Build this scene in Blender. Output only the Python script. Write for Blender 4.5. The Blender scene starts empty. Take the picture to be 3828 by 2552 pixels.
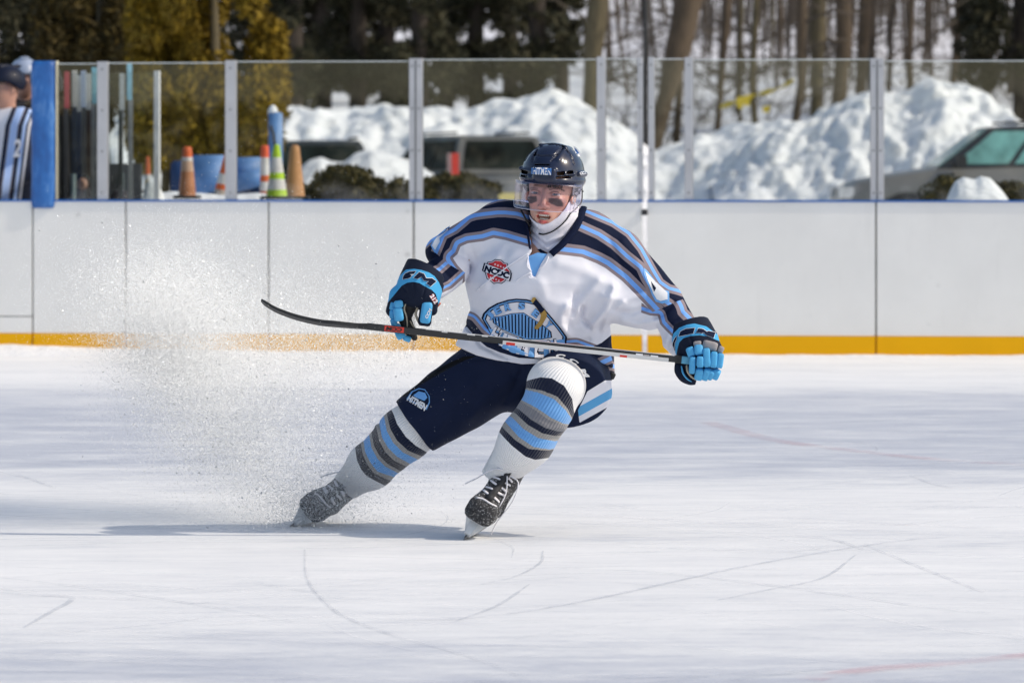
import bpy, bmesh, math, random
import numpy as np
from mathutils import Vector, Matrix

random.seed(7)
rng = np.random.default_rng(11)
S = bpy.context.scene
COL = S.collection

# ------------------------------------------------------------------ camera, sky, sun, exposure
F = 14950.0          # focal length in photograph pixels (3828 wide)
CX, HY, CZ = 1914.0, 625.0, 1.28
Y0 = 13.85           # distance to the skater
K = Y0 / F           # metres per photograph pixel at the skater

cam = bpy.data.cameras.new('camera')
cam.sensor_width = 36.0
cam.lens = F * 36.0 / 3828.0
cam.shift_y = -(1276.0 - HY) / 3828.0
cam.clip_start = 0.5
cam.clip_end = 2000.0
cam.dof.use_dof = True
cam.dof.focus_distance = 13.75
cam.dof.aperture_fstop = 5.6
camo = bpy.data.objects.new('camera', cam)
camo.location = (0, 0, CZ)
camo.rotation_euler = (math.pi / 2, 0, 0)
COL.objects.link(camo)
S.camera = camo

SUN_DIR = Vector((1.0, -0.22, 0.88)).normalized()     # from the scene towards the sun
sun_el = math.asin(SUN_DIR.z)
sun_az = math.atan2(SUN_DIR.x, SUN_DIR.y)              # clockwise from +Y
world = bpy.data.worlds.new('World')
S.world = world
world.use_nodes = True
wn = world.node_tree
wn.nodes.clear()
sky = wn.nodes.new('ShaderNodeTexSky')
sky.sky_type = 'NISHITA'
sky.sun_disc = False
sky.sun_elevation = sun_el
sky.sun_rotation = sun_az
sky.air_density = 1.0
sky.dust_density = 1.6
bg = wn.nodes.new('ShaderNodeBackground')
bg.inputs['Strength'].default_value = 0.15
wo = wn.nodes.new('ShaderNodeOutputWorld')
wn.links.new(sky.outputs[0], bg.inputs[0])
wn.links.new(bg.outputs[0], wo.inputs[0])

sl = bpy.data.lights.new('sun', 'SUN')
sl.energy = 2.2
sl.angle = math.radians(0.8)
sl.color = (1.0, 0.95, 0.87)
so = bpy.data.objects.new('sun', sl)
so.rotation_euler = SUN_DIR.to_track_quat('Z', 'Y').to_euler()
so.location = (20, -6, 20)
COL.objects.link(so)

S.view_settings.view_transform = 'Standard'
S.view_settings.look = 'None'
S.view_settings.gamma = 1.0
S.view_settings.use_curve_mapping = False
S.view_settings.use_white_balance = True       # camera set for the bluish winter light
S.view_settings.white_balance_temperature = 7100
S.view_settings.exposure = 0.22
S.render.engine = 'CYCLES'
S.cycles.use_denoising = True
S.cycles.max_bounces = 14
S.cycles.transparent_max_bounces = 24
S.cycles.diffuse_bounces = 12
S.cycles.caustics_reflective = False
S.cycles.caustics_refractive = False
S.cycles.transmission_bounces = 12
S.cycles.sample_clamp_indirect = 8.0

# ------------------------------------------------------------------ small helpers
def at(px, py, Y):
    return Vector(((px - CX) * Y / F, Y, CZ - (py - HY) * Y / F))

def tag(o, label=None, cat=None, group=None, kind=None):
    if label: o['label'] = label
    if cat: o['category'] = cat
    if group: o['group'] = group
    if kind: o['kind'] = kind
    return o

def empty(name, loc=(0, 0, 0), rz=0.0, parent=None):
    o = bpy.data.objects.new(name, None)
    o.empty_display_size = 0.1
    o.location = loc
    o.rotation_euler = (0, 0, rz)
    if parent is not None:
        o.parent = parent
    COL.objects.link(o)
    return o

def link(name, me, mat=None, parent=None, smooth=False):
    o = bpy.data.objects.new(name, me)
    if mat is not None:
        if isinstance(mat, (list, tuple)):
            for m in mat: me.materials.append(m)
        else:
            me.materials.append(mat)
    if parent is not None:
        o.parent = parent
        # everything is built in world coordinates: undo the parent's own transform
        o.matrix_parent_inverse = world_matrix(parent).inverted()
    COL.objects.link(o)
    if smooth:
        me.polygons.foreach_set('use_smooth', np.ones(len(me.polygons), dtype=bool))
    return o

def world_matrix(o):
    m = Matrix.LocRotScale(o.location, o.rotation_euler, o.scale)
    if o.parent is not None:
        m = world_matrix(o.parent) @ o.matrix_parent_inverse @ m
    return m

def copy_tree(o, parent=None):
    c = o.copy()
    COL.objects.link(c)
    if parent is not None:
        c.parent = parent
        c.matrix_parent_inverse = o.matrix_parent_inverse.copy()
    for ch in list(o.children):
        copy_tree(ch, c)
    return c

def np_mesh(name, V, Q, mat=None, parent=None, smooth=True, attrs=None, tri=False):
    me = bpy.data.meshes.new(name)
    V = np.ascontiguousarray(V, dtype=np.float32)
    Q = np.ascontiguousarray(Q, dtype=np.int32)
    n = Q.shape[1]
    me.vertices.add(len(V))
    me.vertices.foreach_set('co', V.ravel())
    me.loops.add(Q.size)
    me.loops.foreach_set('vertex_index', Q.ravel())
    me.polygons.add(len(Q))
    me.polygons.foreach_set('loop_start', np.arange(0, Q.size, n, dtype=np.int32))
    me.update(calc_edges=True)
    me.validate()
    if attrs:
        for k, a in attrs.items():
            if a.ndim == 1:
                at_ = me.attributes.new(k, 'FLOAT', 'POINT')
                at_.data.foreach_set('value', np.ascontiguousarray(a, dtype=np.float32))
            else:
                at_ = me.attributes.new(k, 'FLOAT_COLOR', 'POINT')
                c = np.ones((len(V), 4), dtype=np.float32); c[:, :3] = a
                at_.data.foreach_set('color', c.ravel())
    return link(name, me, mat, parent, smooth)

class MB:
    """Collects simple shapes and links them as one mesh object."""
    def __init__(s): s.v, s.f = [], []
    def add(s, vs, fs):
        b = len(s.v)
        s.v += [tuple(p) for p in vs]
        s.f += [tuple(i + b for i in f) for f in fs]
    def hexa(s, p):   # 8 points: bottom ring, top ring
        s.add(p, [(3, 2, 1, 0), (4, 5, 6, 7), (0, 1, 5, 4), (1, 2, 6, 5), (2, 3, 7, 6), (3, 0, 4, 7)])
    def box(s, c, h, M=None):
        pts = [Vector((x * h[0], y * h[1], z * h[2])) for z in (-1, 1) for x, y in ((-1, -1), (1, -1), (1, 1), (-1, 1))]
        if M is not None: pts = [M @ p for p in pts]
        s.hexa([p + Vector(c) for p in pts])
    def tube(s, pts, rad, n=8, cap=True, flat=1.0):
        pts = [Vector(p) for p in pts]
        m = len(pts)
        if not hasattr(rad, '__len__'): rad = [rad] * m
        ring = []
        prev = None
        for i in range(m):
            d = (pts[min(i + 1, m - 1)] - pts[max(i - 1, 0)]).normalized()
            if prev is None:
                a = Vector((0, 0, 1)) if abs(d.z) < 0.9 else Vector((1, 0, 0))
                x = d.cross(a).normalized()
            else:
                x = (prev - d * prev.dot(d)).normalized()
            prev = x
            y = d.cross(x)
            ring.append([pts[i] + (x * math.cos(t) + y * math.sin(t) * flat) * rad[i] for t in (2 * math.pi * k / n for k in range(n))])
        vs = [p for r in ring for p in r]
        fs = []
        for i in range(m - 1):
            for k in range(n):
                k2 = (k + 1) % n
                fs.append((i * n + k, i * n + k2, (i + 1) * n + k2, (i + 1) * n + k))
        if cap:
            fs.append(tuple(range(n - 1, -1, -1)))
            fs.append(tuple((m - 1) * n + k for k in range(n)))
        s.add(vs, fs)
    def lathe(s, base, prof, n=16, sx=1.0, sy=1.0):
        vs, fs = [], []
        for r, z in prof:
            for k in range(n):
                t = 2 * math.pi * k / n
                vs.append((base[0] + r * sx * math.cos(t), base[1] + r * sy * math.sin(t), base[2] + z))
        m = len(prof)
        for i in range(m - 1):
            for k in range(n):
                k2 = (k + 1) % n
                fs.append((i * n + k, i * n + k2, (i + 1) * n + k2, (i + 1) * n + k))
        fs.append(tuple(range(n - 1, -1, -1)))
        fs.append(tuple((m - 1) * n + k for k in range(n)))
        s.add(vs, fs)
    def build(s, name, mat=None, parent=None, smooth=False):
        me = bpy.data.meshes.new(name)
        me.from_pydata(s.v, [], s.f)
        me.update()
        return link(name, me, mat, parent, smooth)

def catmull(pts, n=8):
    P = [np.array(p, dtype=float) for p in pts]
    P = [2 * P[0] - P[1]] + P + [2 * P[-1] - P[-2]]
    out = []
    for i in range(1, len(P) - 2):
        for k in range(n):
            t = k / n
            a, b, c, d = P[i - 1], P[i], P[i + 1], P[i + 2]
            out.append(0.5 * ((2 * b) + (-a + c) * t + (2 * a - 5 * b + 4 * c - d) * t * t + (-a + 3 * b - 3 * c + d) * t ** 3))
    out.append(P[-2])
    return np.array(out)

# ------------------------------------------------------------------ materials
def srgb(r, g, b):
    f = lambda c: ((c / 255) / 12.92) if c / 255 <= 0.04045 else (((c / 255) + 0.055) / 1.055) ** 2.4
    return (f(r), f(g), f(b))

def new_mat(name):
    m = bpy.data.materials.new(name)
    m.use_nodes = True
    nt = m.node_tree
    nt.nodes.clear()
    out = nt.nodes.new('ShaderNodeOutputMaterial')
    p = nt.nodes.new('ShaderNodeBsdfPrincipled')
    nt.links.new(p.outputs[0], out.inputs[0])
    return m, nt, p, out

def N(nt, kind, **kw):
    n = nt.nodes.new(kind)
    for k, v in kw.items():
        setattr(n, k, v)
    return n

def coords(nt, scale=(1, 1, 1), which='Object'):
    tc = N(nt, 'ShaderNodeTexCoord')
    mp = N(nt, 'ShaderNodeMapping')
    mp.inputs['Scale'].default_value = scale
    nt.links.new(tc.outputs[which], mp.inputs[0])
    return mp.outputs[0]

def noise(nt, vec, scale, detail=4, rough=0.55):
    n = N(nt, 'ShaderNodeTexNoise')
    n.inputs['Scale'].default_value = scale
    n.inputs['Detail'].default_value = detail
    n.inputs['Roughness'].default_value = rough
    nt.links.new(vec, n.inputs['Vector'])
    return n.outputs['Fac']

def ramp(nt, fac, stops, interp='LINEAR'):
    r = N(nt, 'ShaderNodeValToRGB')
    r.color_ramp.interpolation = interp
    el = r.color_ramp.elements
    while len(el) > 1: el.remove(el[-1])
    for i, (p, c) in enumerate(stops):
        c = tuple(c) if len(c) == 4 else tuple(c) + (1.0,)
        if i == 0:
            el[0].position = p; el[0].color = c
        else:
            e = el.new(p); e.color = c
    nt.links.new(fac, r.inputs[0])
    return r

def mixc(nt, fac, a, b, mode='MIX'):
    m = N(nt, 'ShaderNodeMix', data_type='RGBA', blend_type=mode)
    for sock, v in ((m.inputs[0], fac), (m.inputs[6], a), (m.inputs[7], b)):
        if hasattr(v, 'links'): nt.links.new(v, sock)
        elif isinstance(v, (int, float)): sock.default_value = v
        else: sock.default_value = tuple(v) + ((1.0,) if len(v) == 3 else ())
    return m.outputs[2]

def bump(nt, p, h, dist=0.002, strength=0.5):
    b = N(nt, 'ShaderNodeBump')
    b.inputs['Distance'].default_value = dist
    b.inputs['Strength'].default_value = strength
    nt.links.new(h, b.inputs['Height'])
    nt.links.new(b.outputs[0], p.inputs['Normal'])
    return b

MATS = {}
def simple(name, col, rough=0.6, metal=0.0, var=0.12, scale=20.0, bmp=0.0, spec=0.5, coat=0.0, bdist=0.002):
    """A plain surface with a little procedural unevenness of colour, gloss and relief."""
    if name in MATS: return MATS[name]
    m, nt, p, out = new_mat(name)
    v = coords(nt)
    n = noise(nt, v, scale, 5)
    lo = tuple(max(0, c * (1 - var)) for c in col); hi = tuple(min(1, c * (1 + var)) for c in col)
    r = ramp(nt, n, [(0.3, lo), (0.7, hi)])
    nt.links.new(r.outputs[0], p.inputs['Base Color'])
    p.inputs['Roughness'].default_value = rough
    p.inputs['Metallic'].default_value = metal
    p.inputs['Specular IOR Level'].default_value = spec
    p.inputs['Coat Weight'].default_value = coat
    if bmp > 0:
        n2 = noise(nt, v, scale * 4, 4)
        bump(nt, p, n2, bdist, bmp)
    MATS[name] = m
    return m

def clear_sheet(name, tint=(1, 1, 1), refl=1.0, rough=0.02):
    m = bpy.data.materials.new(name)
    m.use_nodes = True
    nt = m.node_tree
    nt.nodes.clear()
    out = N(nt, 'ShaderNodeOutputMaterial')
    tr = N(nt, 'ShaderNodeBsdfTransparent'); tr.inputs[0].default_value = tuple(tint) + (1,)
    gl = N(nt, 'ShaderNodeBsdfGlossy'); gl.inputs['Roughness'].default_value = rough
    fr = N(nt, 'ShaderNodeFresnel'); fr.inputs['IOR'].default_value = 1.5
    mu = N(nt, 'ShaderNodeMath', operation='MULTIPLY'); mu.inputs[1].default_value = refl
    mx = N(nt, 'ShaderNodeMixShader')
    v = coords(nt)
    n = noise(nt, v, 1.3, 5)
    rr = ramp(nt, n, [(0.35, (0.8,) * 3), (0.7, (1.25,) * 3)])
    m2 = N(nt, 'ShaderNodeMath', operation='MULTIPLY')
    nt.links.new(fr.outputs[0], mu.inputs[0]); nt.links.new(mu.outputs[0], m2.inputs[0]); nt.links.new(rr.outputs[0], m2.inputs[1])
    nt.links.new(m2.outputs[0], mx.inputs[0]); nt.links.new(tr.outputs[0], mx.inputs[1]); nt.links.new(gl.outputs[0], mx.inputs[2])
    nt.links.new(mx.outputs[0], out.inputs[0])
    return m

# ------------------------------------------------------------------ signed distance shapes -> meshes
def smin(a, b, k):
    h = np.clip(0.5 + 0.5 * (b - a) / k, 0, 1)
    return b + (a - b) * h - k * h * (1 - h)
def smax(a, b, k): return -smin(-a, -b, k)

def sd_cap(P, a, b, ra, rb, ws=1.0):
    U, V, W_ = P
    a = np.array(a, np.float32); b = np.array(b, np.float32); d = b - a
    dd = float(d[0] ** 2 + d[1] ** 2 + (d[2] / ws) ** 2)
    t = np.clip(((U - a[0]) * d[0] + (V - a[1]) * d[1] + (W_ - a[2]) * d[2] / ws ** 2) / dd, 0, 1)
    return np.sqrt((U - a[0] - t * d[0]) ** 2 + (V - a[1] - t * d[1]) ** 2 + ((W_ - a[2] - t * d[2]) / ws) ** 2) - (ra + (rb - ra) * t)

def sd_ell(P, c, r, R=None):
    d = [P[i] - c[i] for i in range(3)]
    if R is not None:
        d = [R[i][0] * d[0] + R[i][1] * d[1] + R[i][2] * d[2] for i in range(3)]
    k0 = np.sqrt(sum((d[i] / r[i]) ** 2 for i in range(3)))
    k1 = np.sqrt(sum((d[i] / r[i] ** 2) ** 2 for i in range(3))) + 1e-6
    return k0 * (k0 - 1) / k1

def sd_box(P, c, h, rad=0.0, R=None):
    d = [P[i] - c[i] for i in range(3)]
    if R is not None:
        d = [R[i][0] * d[0] + R[i][1] * d[1] + R[i][2] * d[2] for i in range(3)]
    q = [np.abs(d[i]) - (h[i] - rad) for i in range(3)]
    o = np.sqrt(sum(np.maximum(x, 0) ** 2 for x in q))
    i_ = np.minimum(np.maximum(q[0], np.maximum(q[1], q[2])), 0)
    return o + i_ - rad

def vnoise(P, s, seed=0):
    """cheap smooth noise made of a few rotated sine products, about -1..1"""
    r = np.random.default_rng(seed)
    out = 0
    for _ in range(5):
        k = r.normal(size=3); k /= np.linalg.norm(k)
        k2 = r.normal(size=3); k2 /= np.linalg.norm(k2)
        ph = r.uniform(0, 6.28, 2); m = r.uniform(0.7, 1.6)
        out = out + np.sin((P[0] * k[0] + P[1] * k[1] + P[2] * k[2]) * m / s + ph[0]) * np.sin((P[0] * k2[0] + P[1] * k2[1] + P[2] * k2[2]) * m * 0.8 / s + ph[1])
    return out / 2.6

def surface_net(f, lo, hi, h):
    lo = np.array(lo, np.float32); hi = np.array(hi, np.float32)
    n = np.ceil((hi - lo) / h).astype(int) + 1
    ax = [lo[i] + h * np.arange(n[i], dtype=np.float32) for i in range(3)]
    vals = np.empty(tuple(n), np.float32)
    step = max(1, int(1.2e6 // (n[1] * n[2])))
    for i in range(0, n[0], step):
        P = np.broadcast_arrays(ax[0][i:i + step, None, None], ax[1][None, :, None], ax[2][None, None, :])
        vals[i:i + step] = f(P)
    # close the surface at the box
    vals[0] = np.maximum(vals[0], 0.01); vals[-1] = np.maximum(vals[-1], 0.01)
    vals[:, 0] = np.maximum(vals[:, 0], 0.01); vals[:, -1] = np.maximum(vals[:, -1], 0.01)
    vals[:, :, 0] = np.maximum(vals[:, :, 0], 0.01); vals[:, :, -1] = np.maximum(vals[:, :, -1], 0.01)
    ins = vals < 0
    c = [ins[i:n[0] - 1 + i, j:n[1] - 1 + j, k:n[2] - 1 + k] for i in (0, 1) for j in (0, 1) for k in (0, 1)]
    cnt = sum(x.astype(np.int8) for x in c)
    act = (cnt > 0) & (cnt < 8)
    idx = np.argwhere(act)
    cid = np.full(act.shape, -1, np.int64)
    cid[act] = np.arange(len(idx))
    acc = np.zeros((len(idx), 3), np.float32); num = np.zeros(len(idx), np.float32)
    I, J, Kk = idx.T
    cv = {(i, j, k): vals[I + i, J + j, Kk + k] for i in (0, 1) for j in (0, 1) for k in (0, 1)}
    for a in range(3):
        o = [x for x in range(3) if x != a]
        for p in (0, 1):
            for q in (0, 1):
                A = [0, 0, 0]; A[o[0]] = p; A[o[1]] = q
                B = list(A); B[a] = 1
                va, vb = cv[tuple(A)], cv[tuple(B)]
                m = (va < 0) != (vb < 0)
                t = np.where(m, va / np.where(m, va - vb, 1), 0)
                pos = np.zeros((len(idx), 3), np.float32)
                pos[:, o[0]] = p; pos[:, o[1]] = q; pos[:, a] = t
                acc += pos * m[:, None]; num += m
    V = lo + h * (idx + acc / num[:, None])
    quads = []
    for a in range(3):
        o = [x for x in range(3) if x != a]
        sl0 = [slice(None)] * 3; sl1 = [slice(None)] * 3
        sl0[a] = slice(0, -1); sl1[a] = slice(1, None)
        for x in o:
            sl0[x] = slice(1, -1); sl1[x] = slice(1, -1)
        s0, s1 = ins[tuple(sl0)], ins[tuple(sl1)]
        e = np.argwhere(s0 != s1)
        if not len(e): continue
        flip = s0[tuple(e.T)]
        base = e.copy()
        ids = []
        for p, q in ((0, 0), (1, 0), (1, 1), (0, 1)):
            b = base.copy(); b[:, o[0]] += p; b[:, o[1]] += q
            ids.append(cid[tuple(b.T)])
        Q = np.stack(ids, 1)
        if a == 1: flip = ~flip
        Q[~flip] = Q[~flip][:, ::-1]
        quads.append(Q)
    return V, np.concatenate(quads)

def relax(V, Q, n=2, lam=0.5):
    e = np.concatenate([Q[:, [0, 1]], Q[:, [1, 2]], Q[:, [2, 3]], Q[:, [3, 0]]])
    e = np.concatenate([e, e[:, ::-1]])
    deg = np.bincount(e[:, 0], minlength=len(V)).astype(np.float32)
    for _ in range(n):
        s = np.stack([np.bincount(e[:, 0], weights=V[e[:, 1], k], minlength=len(V)) for k in range(3)], 1)
        V = V + lam * (s / np.maximum(deg, 1)[:, None] - V)
    return V.astype(np.float32)

def W(uvw):
    """(u, v, w): photograph pixels at the skater's distance and depth in the same unit -> metres"""
    a = np.asarray(uvw, dtype=np.float64)
    Y = Y0 + a[..., 2] * K
    return np.stack([(a[..., 0] - CX) * Y / F, Y, CZ - (a[..., 1] - HY) * Y / F], -1)

def front(f, u, v, w0=-420.0, w1=500.0, n=110):
    """depth at which the shape f is first met going away from the front at (u, v)"""
    u = np.asarray(u, np.float32); v = np.asarray(v, np.float32)
    w = np.full(u.shape, w0, np.float32)
    for _ in range(n):
        w = np.minimum(w + np.clip(f((u, v, w)) * 0.6, 0.05, 25), w1)
    return w

def poly_sd(pts, U, V, ext=True):
    """signed distance to an open polyline, + on its left side when walking along it with v down"""
    p = np.array(pts, float)
    if ext:
        a = p[0] + (p[0] - p[1]) / np.linalg.norm(p[0] - p[1]) * 600
        b = p[-1] + (p[-1] - p[-2]) / np.linalg.norm(p[-1] - p[-2]) * 600
        p = np.vstack([a, p, b])
    best = np.full(U.shape, 1e9); sg = np.zeros(U.shape)
    for a, b in zip(p[:-1], p[1:]):
        d = b - a; L2 = d @ d
        t = np.clip(((U - a[0]) * d[0] + (V - a[1]) * d[1]) / L2, 0, 1)
        du = U - a[0] - t * d[0]; dv = V - a[1] - t * d[1]
        D = du * du + dv * dv
        cr = (d[0] * (V - a[1]) - d[1] * (U - a[0]))
        m = D < best - 1e-6
        best = np.where(m, D, best); sg = np.where(m, -np.sign(cr), sg)
    return np.sqrt(best) * np.where(sg == 0, 1, sg)

def inside(poly, U, V):
    """+distance inside a closed polygon, - outside"""
    p = np.array(poly, float)
    q = np.roll(p, -1, 0)
    best = np.full(U.shape, 1e9); ins = np.zeros(U.shape, bool)
    for a, b in zip(p, q):
        d = b - a
        t = np.clip(((U - a[0]) * d[0] + (V - a[1]) * d[1]) / (d @ d + 1e-9), 0, 1)
        best = np.minimum(best, (U - a[0] - t * d[0]) ** 2 + (V - a[1] - t * d[1]) ** 2)
        c = ((a[1] > V) != (b[1] > V)) & (U < (b[0] - a[0]) * (V - a[1]) / ((b[1] - a[1]) + 1e-12) + a[0])
        ins ^= c
    return np.sqrt(best) * np.where(ins, 1, -1)

def bands(polys, U, V):
    """k + fraction between successive boundary lines (each line's + side is the next band)"""
    s = [poly_sd(p, U, V) for p in polys]
    out = np.where(s[0] < 0, np.maximum(s[0] / 100, -1), 0.0)
    for k in range(len(s)):
        a = s[k]
        if k + 1 < len(s):
            b = s[k + 1]
            fr = np.clip(a / np.maximum(a - b, 1e-3), 0, 1)
            fr = np.where(b >= 0, 1.0, fr)
        else:
            fr = np.clip(a / 100, 0, 0.99)
        out = np.where(a >= 0, k + fr, out)
    return out
# ================================================================== ICE
def ice_material():
    m, nt, p, out = new_mat('ice')
    tc = N(nt, 'ShaderNodeTexCoord')
    def mp(s, rz=0.0):
        q = N(nt, 'ShaderNodeMapping'); q.inputs['Scale'].default_value = s; q.inputs['Rotation'].default_value = (0, 0, rz)
        nt.links.new(tc.outputs['Object'], q.inputs[0]); return q.outputs[0]
    # frosty skated snow against clear, bluish bare ice: long streaks lying across the rink
    broad = noise(nt, mp((0.22, 0.75, 1), 0.03), 1.0, 5, 0.55)
    mid = noise(nt, mp((1.1, 2.5, 1), -0.04), 1.0, 7, 0.66)
    fine = noise(nt, mp((3.2, 13.0, 1), 0.05), 1.0, 7, 0.7)
    grain = noise(nt, mp((26, 60, 1)), 1.0, 5, 0.7)
    sep = N(nt, 'ShaderNodeSeparateXYZ'); nt.links.new(tc.outputs['Object'], sep.inputs[0])
    # bluish tree-shadow bands, painted into the ice colour row by row (distance across the rink in metres / 30)
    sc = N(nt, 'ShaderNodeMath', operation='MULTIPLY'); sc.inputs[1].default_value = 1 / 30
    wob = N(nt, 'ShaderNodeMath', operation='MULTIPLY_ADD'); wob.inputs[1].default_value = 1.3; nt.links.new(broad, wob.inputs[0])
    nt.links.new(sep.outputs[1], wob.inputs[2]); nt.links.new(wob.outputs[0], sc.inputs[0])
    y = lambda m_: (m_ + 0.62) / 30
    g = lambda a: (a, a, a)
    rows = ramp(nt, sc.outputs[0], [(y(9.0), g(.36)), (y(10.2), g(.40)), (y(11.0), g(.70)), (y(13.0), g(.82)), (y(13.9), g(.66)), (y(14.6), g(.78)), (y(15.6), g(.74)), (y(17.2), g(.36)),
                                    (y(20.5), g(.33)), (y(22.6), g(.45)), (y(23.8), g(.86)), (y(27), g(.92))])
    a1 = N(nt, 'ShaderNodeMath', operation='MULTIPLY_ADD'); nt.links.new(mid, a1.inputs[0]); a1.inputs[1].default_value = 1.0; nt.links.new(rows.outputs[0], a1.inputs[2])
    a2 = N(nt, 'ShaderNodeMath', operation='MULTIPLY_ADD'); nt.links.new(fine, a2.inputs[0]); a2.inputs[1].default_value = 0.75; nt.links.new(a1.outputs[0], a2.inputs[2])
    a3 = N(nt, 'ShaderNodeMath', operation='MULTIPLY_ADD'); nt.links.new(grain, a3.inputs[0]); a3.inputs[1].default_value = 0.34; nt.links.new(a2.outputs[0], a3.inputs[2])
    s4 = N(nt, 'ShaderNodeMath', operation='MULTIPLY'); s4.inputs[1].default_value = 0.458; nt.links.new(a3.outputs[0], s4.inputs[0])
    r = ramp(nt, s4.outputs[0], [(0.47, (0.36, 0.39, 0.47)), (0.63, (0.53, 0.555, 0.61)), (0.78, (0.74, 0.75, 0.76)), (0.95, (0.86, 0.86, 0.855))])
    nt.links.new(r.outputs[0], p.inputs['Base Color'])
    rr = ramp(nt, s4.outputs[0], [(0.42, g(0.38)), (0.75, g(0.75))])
    nt.links.new(rr.outputs[0], p.inputs['Roughness'])
    p.inputs['Specular IOR Level'].default_value = 0.3
    p.inputs['IOR'].default_value = 1.31
    hb = N(nt, 'ShaderNodeMath', operation='ADD'); nt.links.new(fine, hb.inputs[0]); nt.links.new(grain, hb.inputs[1])
    bump(nt, p, hb.outputs[0], 0.004, 0.35)
    return m

BX0, BSL = 27.12, -0.081            # line of the far boards: Y = BX0 + BSL * X
def board_x(px, off=0.0):
    y0 = BX0 + off
    return (px - CX) * y0 / (F - BSL * (px - CX))
def board_pt(px, z, off=0.0):       # point on the board line, off = metres behind its front face
    x = board_x(px, off)
    return Vector((x, BX0 + off + BSL * x, z))
BDIR = Vector((1, BSL, 0)).normalized()
BNRM = Vector((-BSL, 1, 0)).normalized()
BROT = Matrix((BDIR, BNRM, (0, 0, 1))).transposed()

ice = MB()
def ice_edge(x): return BX0 + BSL * x + 0.03
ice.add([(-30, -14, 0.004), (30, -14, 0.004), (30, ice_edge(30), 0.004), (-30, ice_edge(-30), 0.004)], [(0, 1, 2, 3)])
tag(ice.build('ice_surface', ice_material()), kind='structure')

# faint lines painted under the ice
def paint_line(name, pts, w, col):
    m, nt, p, out = new_mat(name + '_paint')
    v = coords(nt, (1.2, 5, 1))
    n = noise(nt, v, 1.5, 6, 0.7)
    r = ramp(nt, n, [(0.38, (0, 0, 0)), (0.8, (0.34, 0.34, 0.34))])
    p.inputs['Base Color'].default_value = col + (1,)
    p.inputs['Roughness'].default_value = 0.6
    nt.links.new(r.outputs[0], p.inputs['Alpha'])
    c = catmull(pts, 12)
    vs, fs = [], []
    for i, q in enumerate(c):
        d = c[min(i + 1, len(c) - 1)] - c[max(i - 1, 0)]
        d = d / np.linalg.norm(d); nn = np.array([-d[1], d[0]])
        vs += [tuple(q + nn * w / 2) + (0.008,), tuple(q - nn * w / 2) + (0.008,)]
        if i: fs.append((2 * i - 2, 2 * i - 1, 2 * i + 1, 2 * i))
    b = MB(); b.add(vs, fs)
    return tag(b.build(name, m), kind='structure')
def gp(px, py):
    Y = F * CZ / (py - HY); return ((px - CX) * Y / F, Y)
paint_line('face_off_circle', [gp(2640, 1582), gp(2900, 1650), gp(3200, 1690), gp(3500, 1722), gp(3900, 1746)], 0.10, (0.62, 0.23, 0.25))
paint_line('red_line', [gp(3020, 2548), gp(3250, 2510), gp(3500, 2490), gp(3900, 2452)], 0.08, (0.66, 0.12, 0.16))

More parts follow.
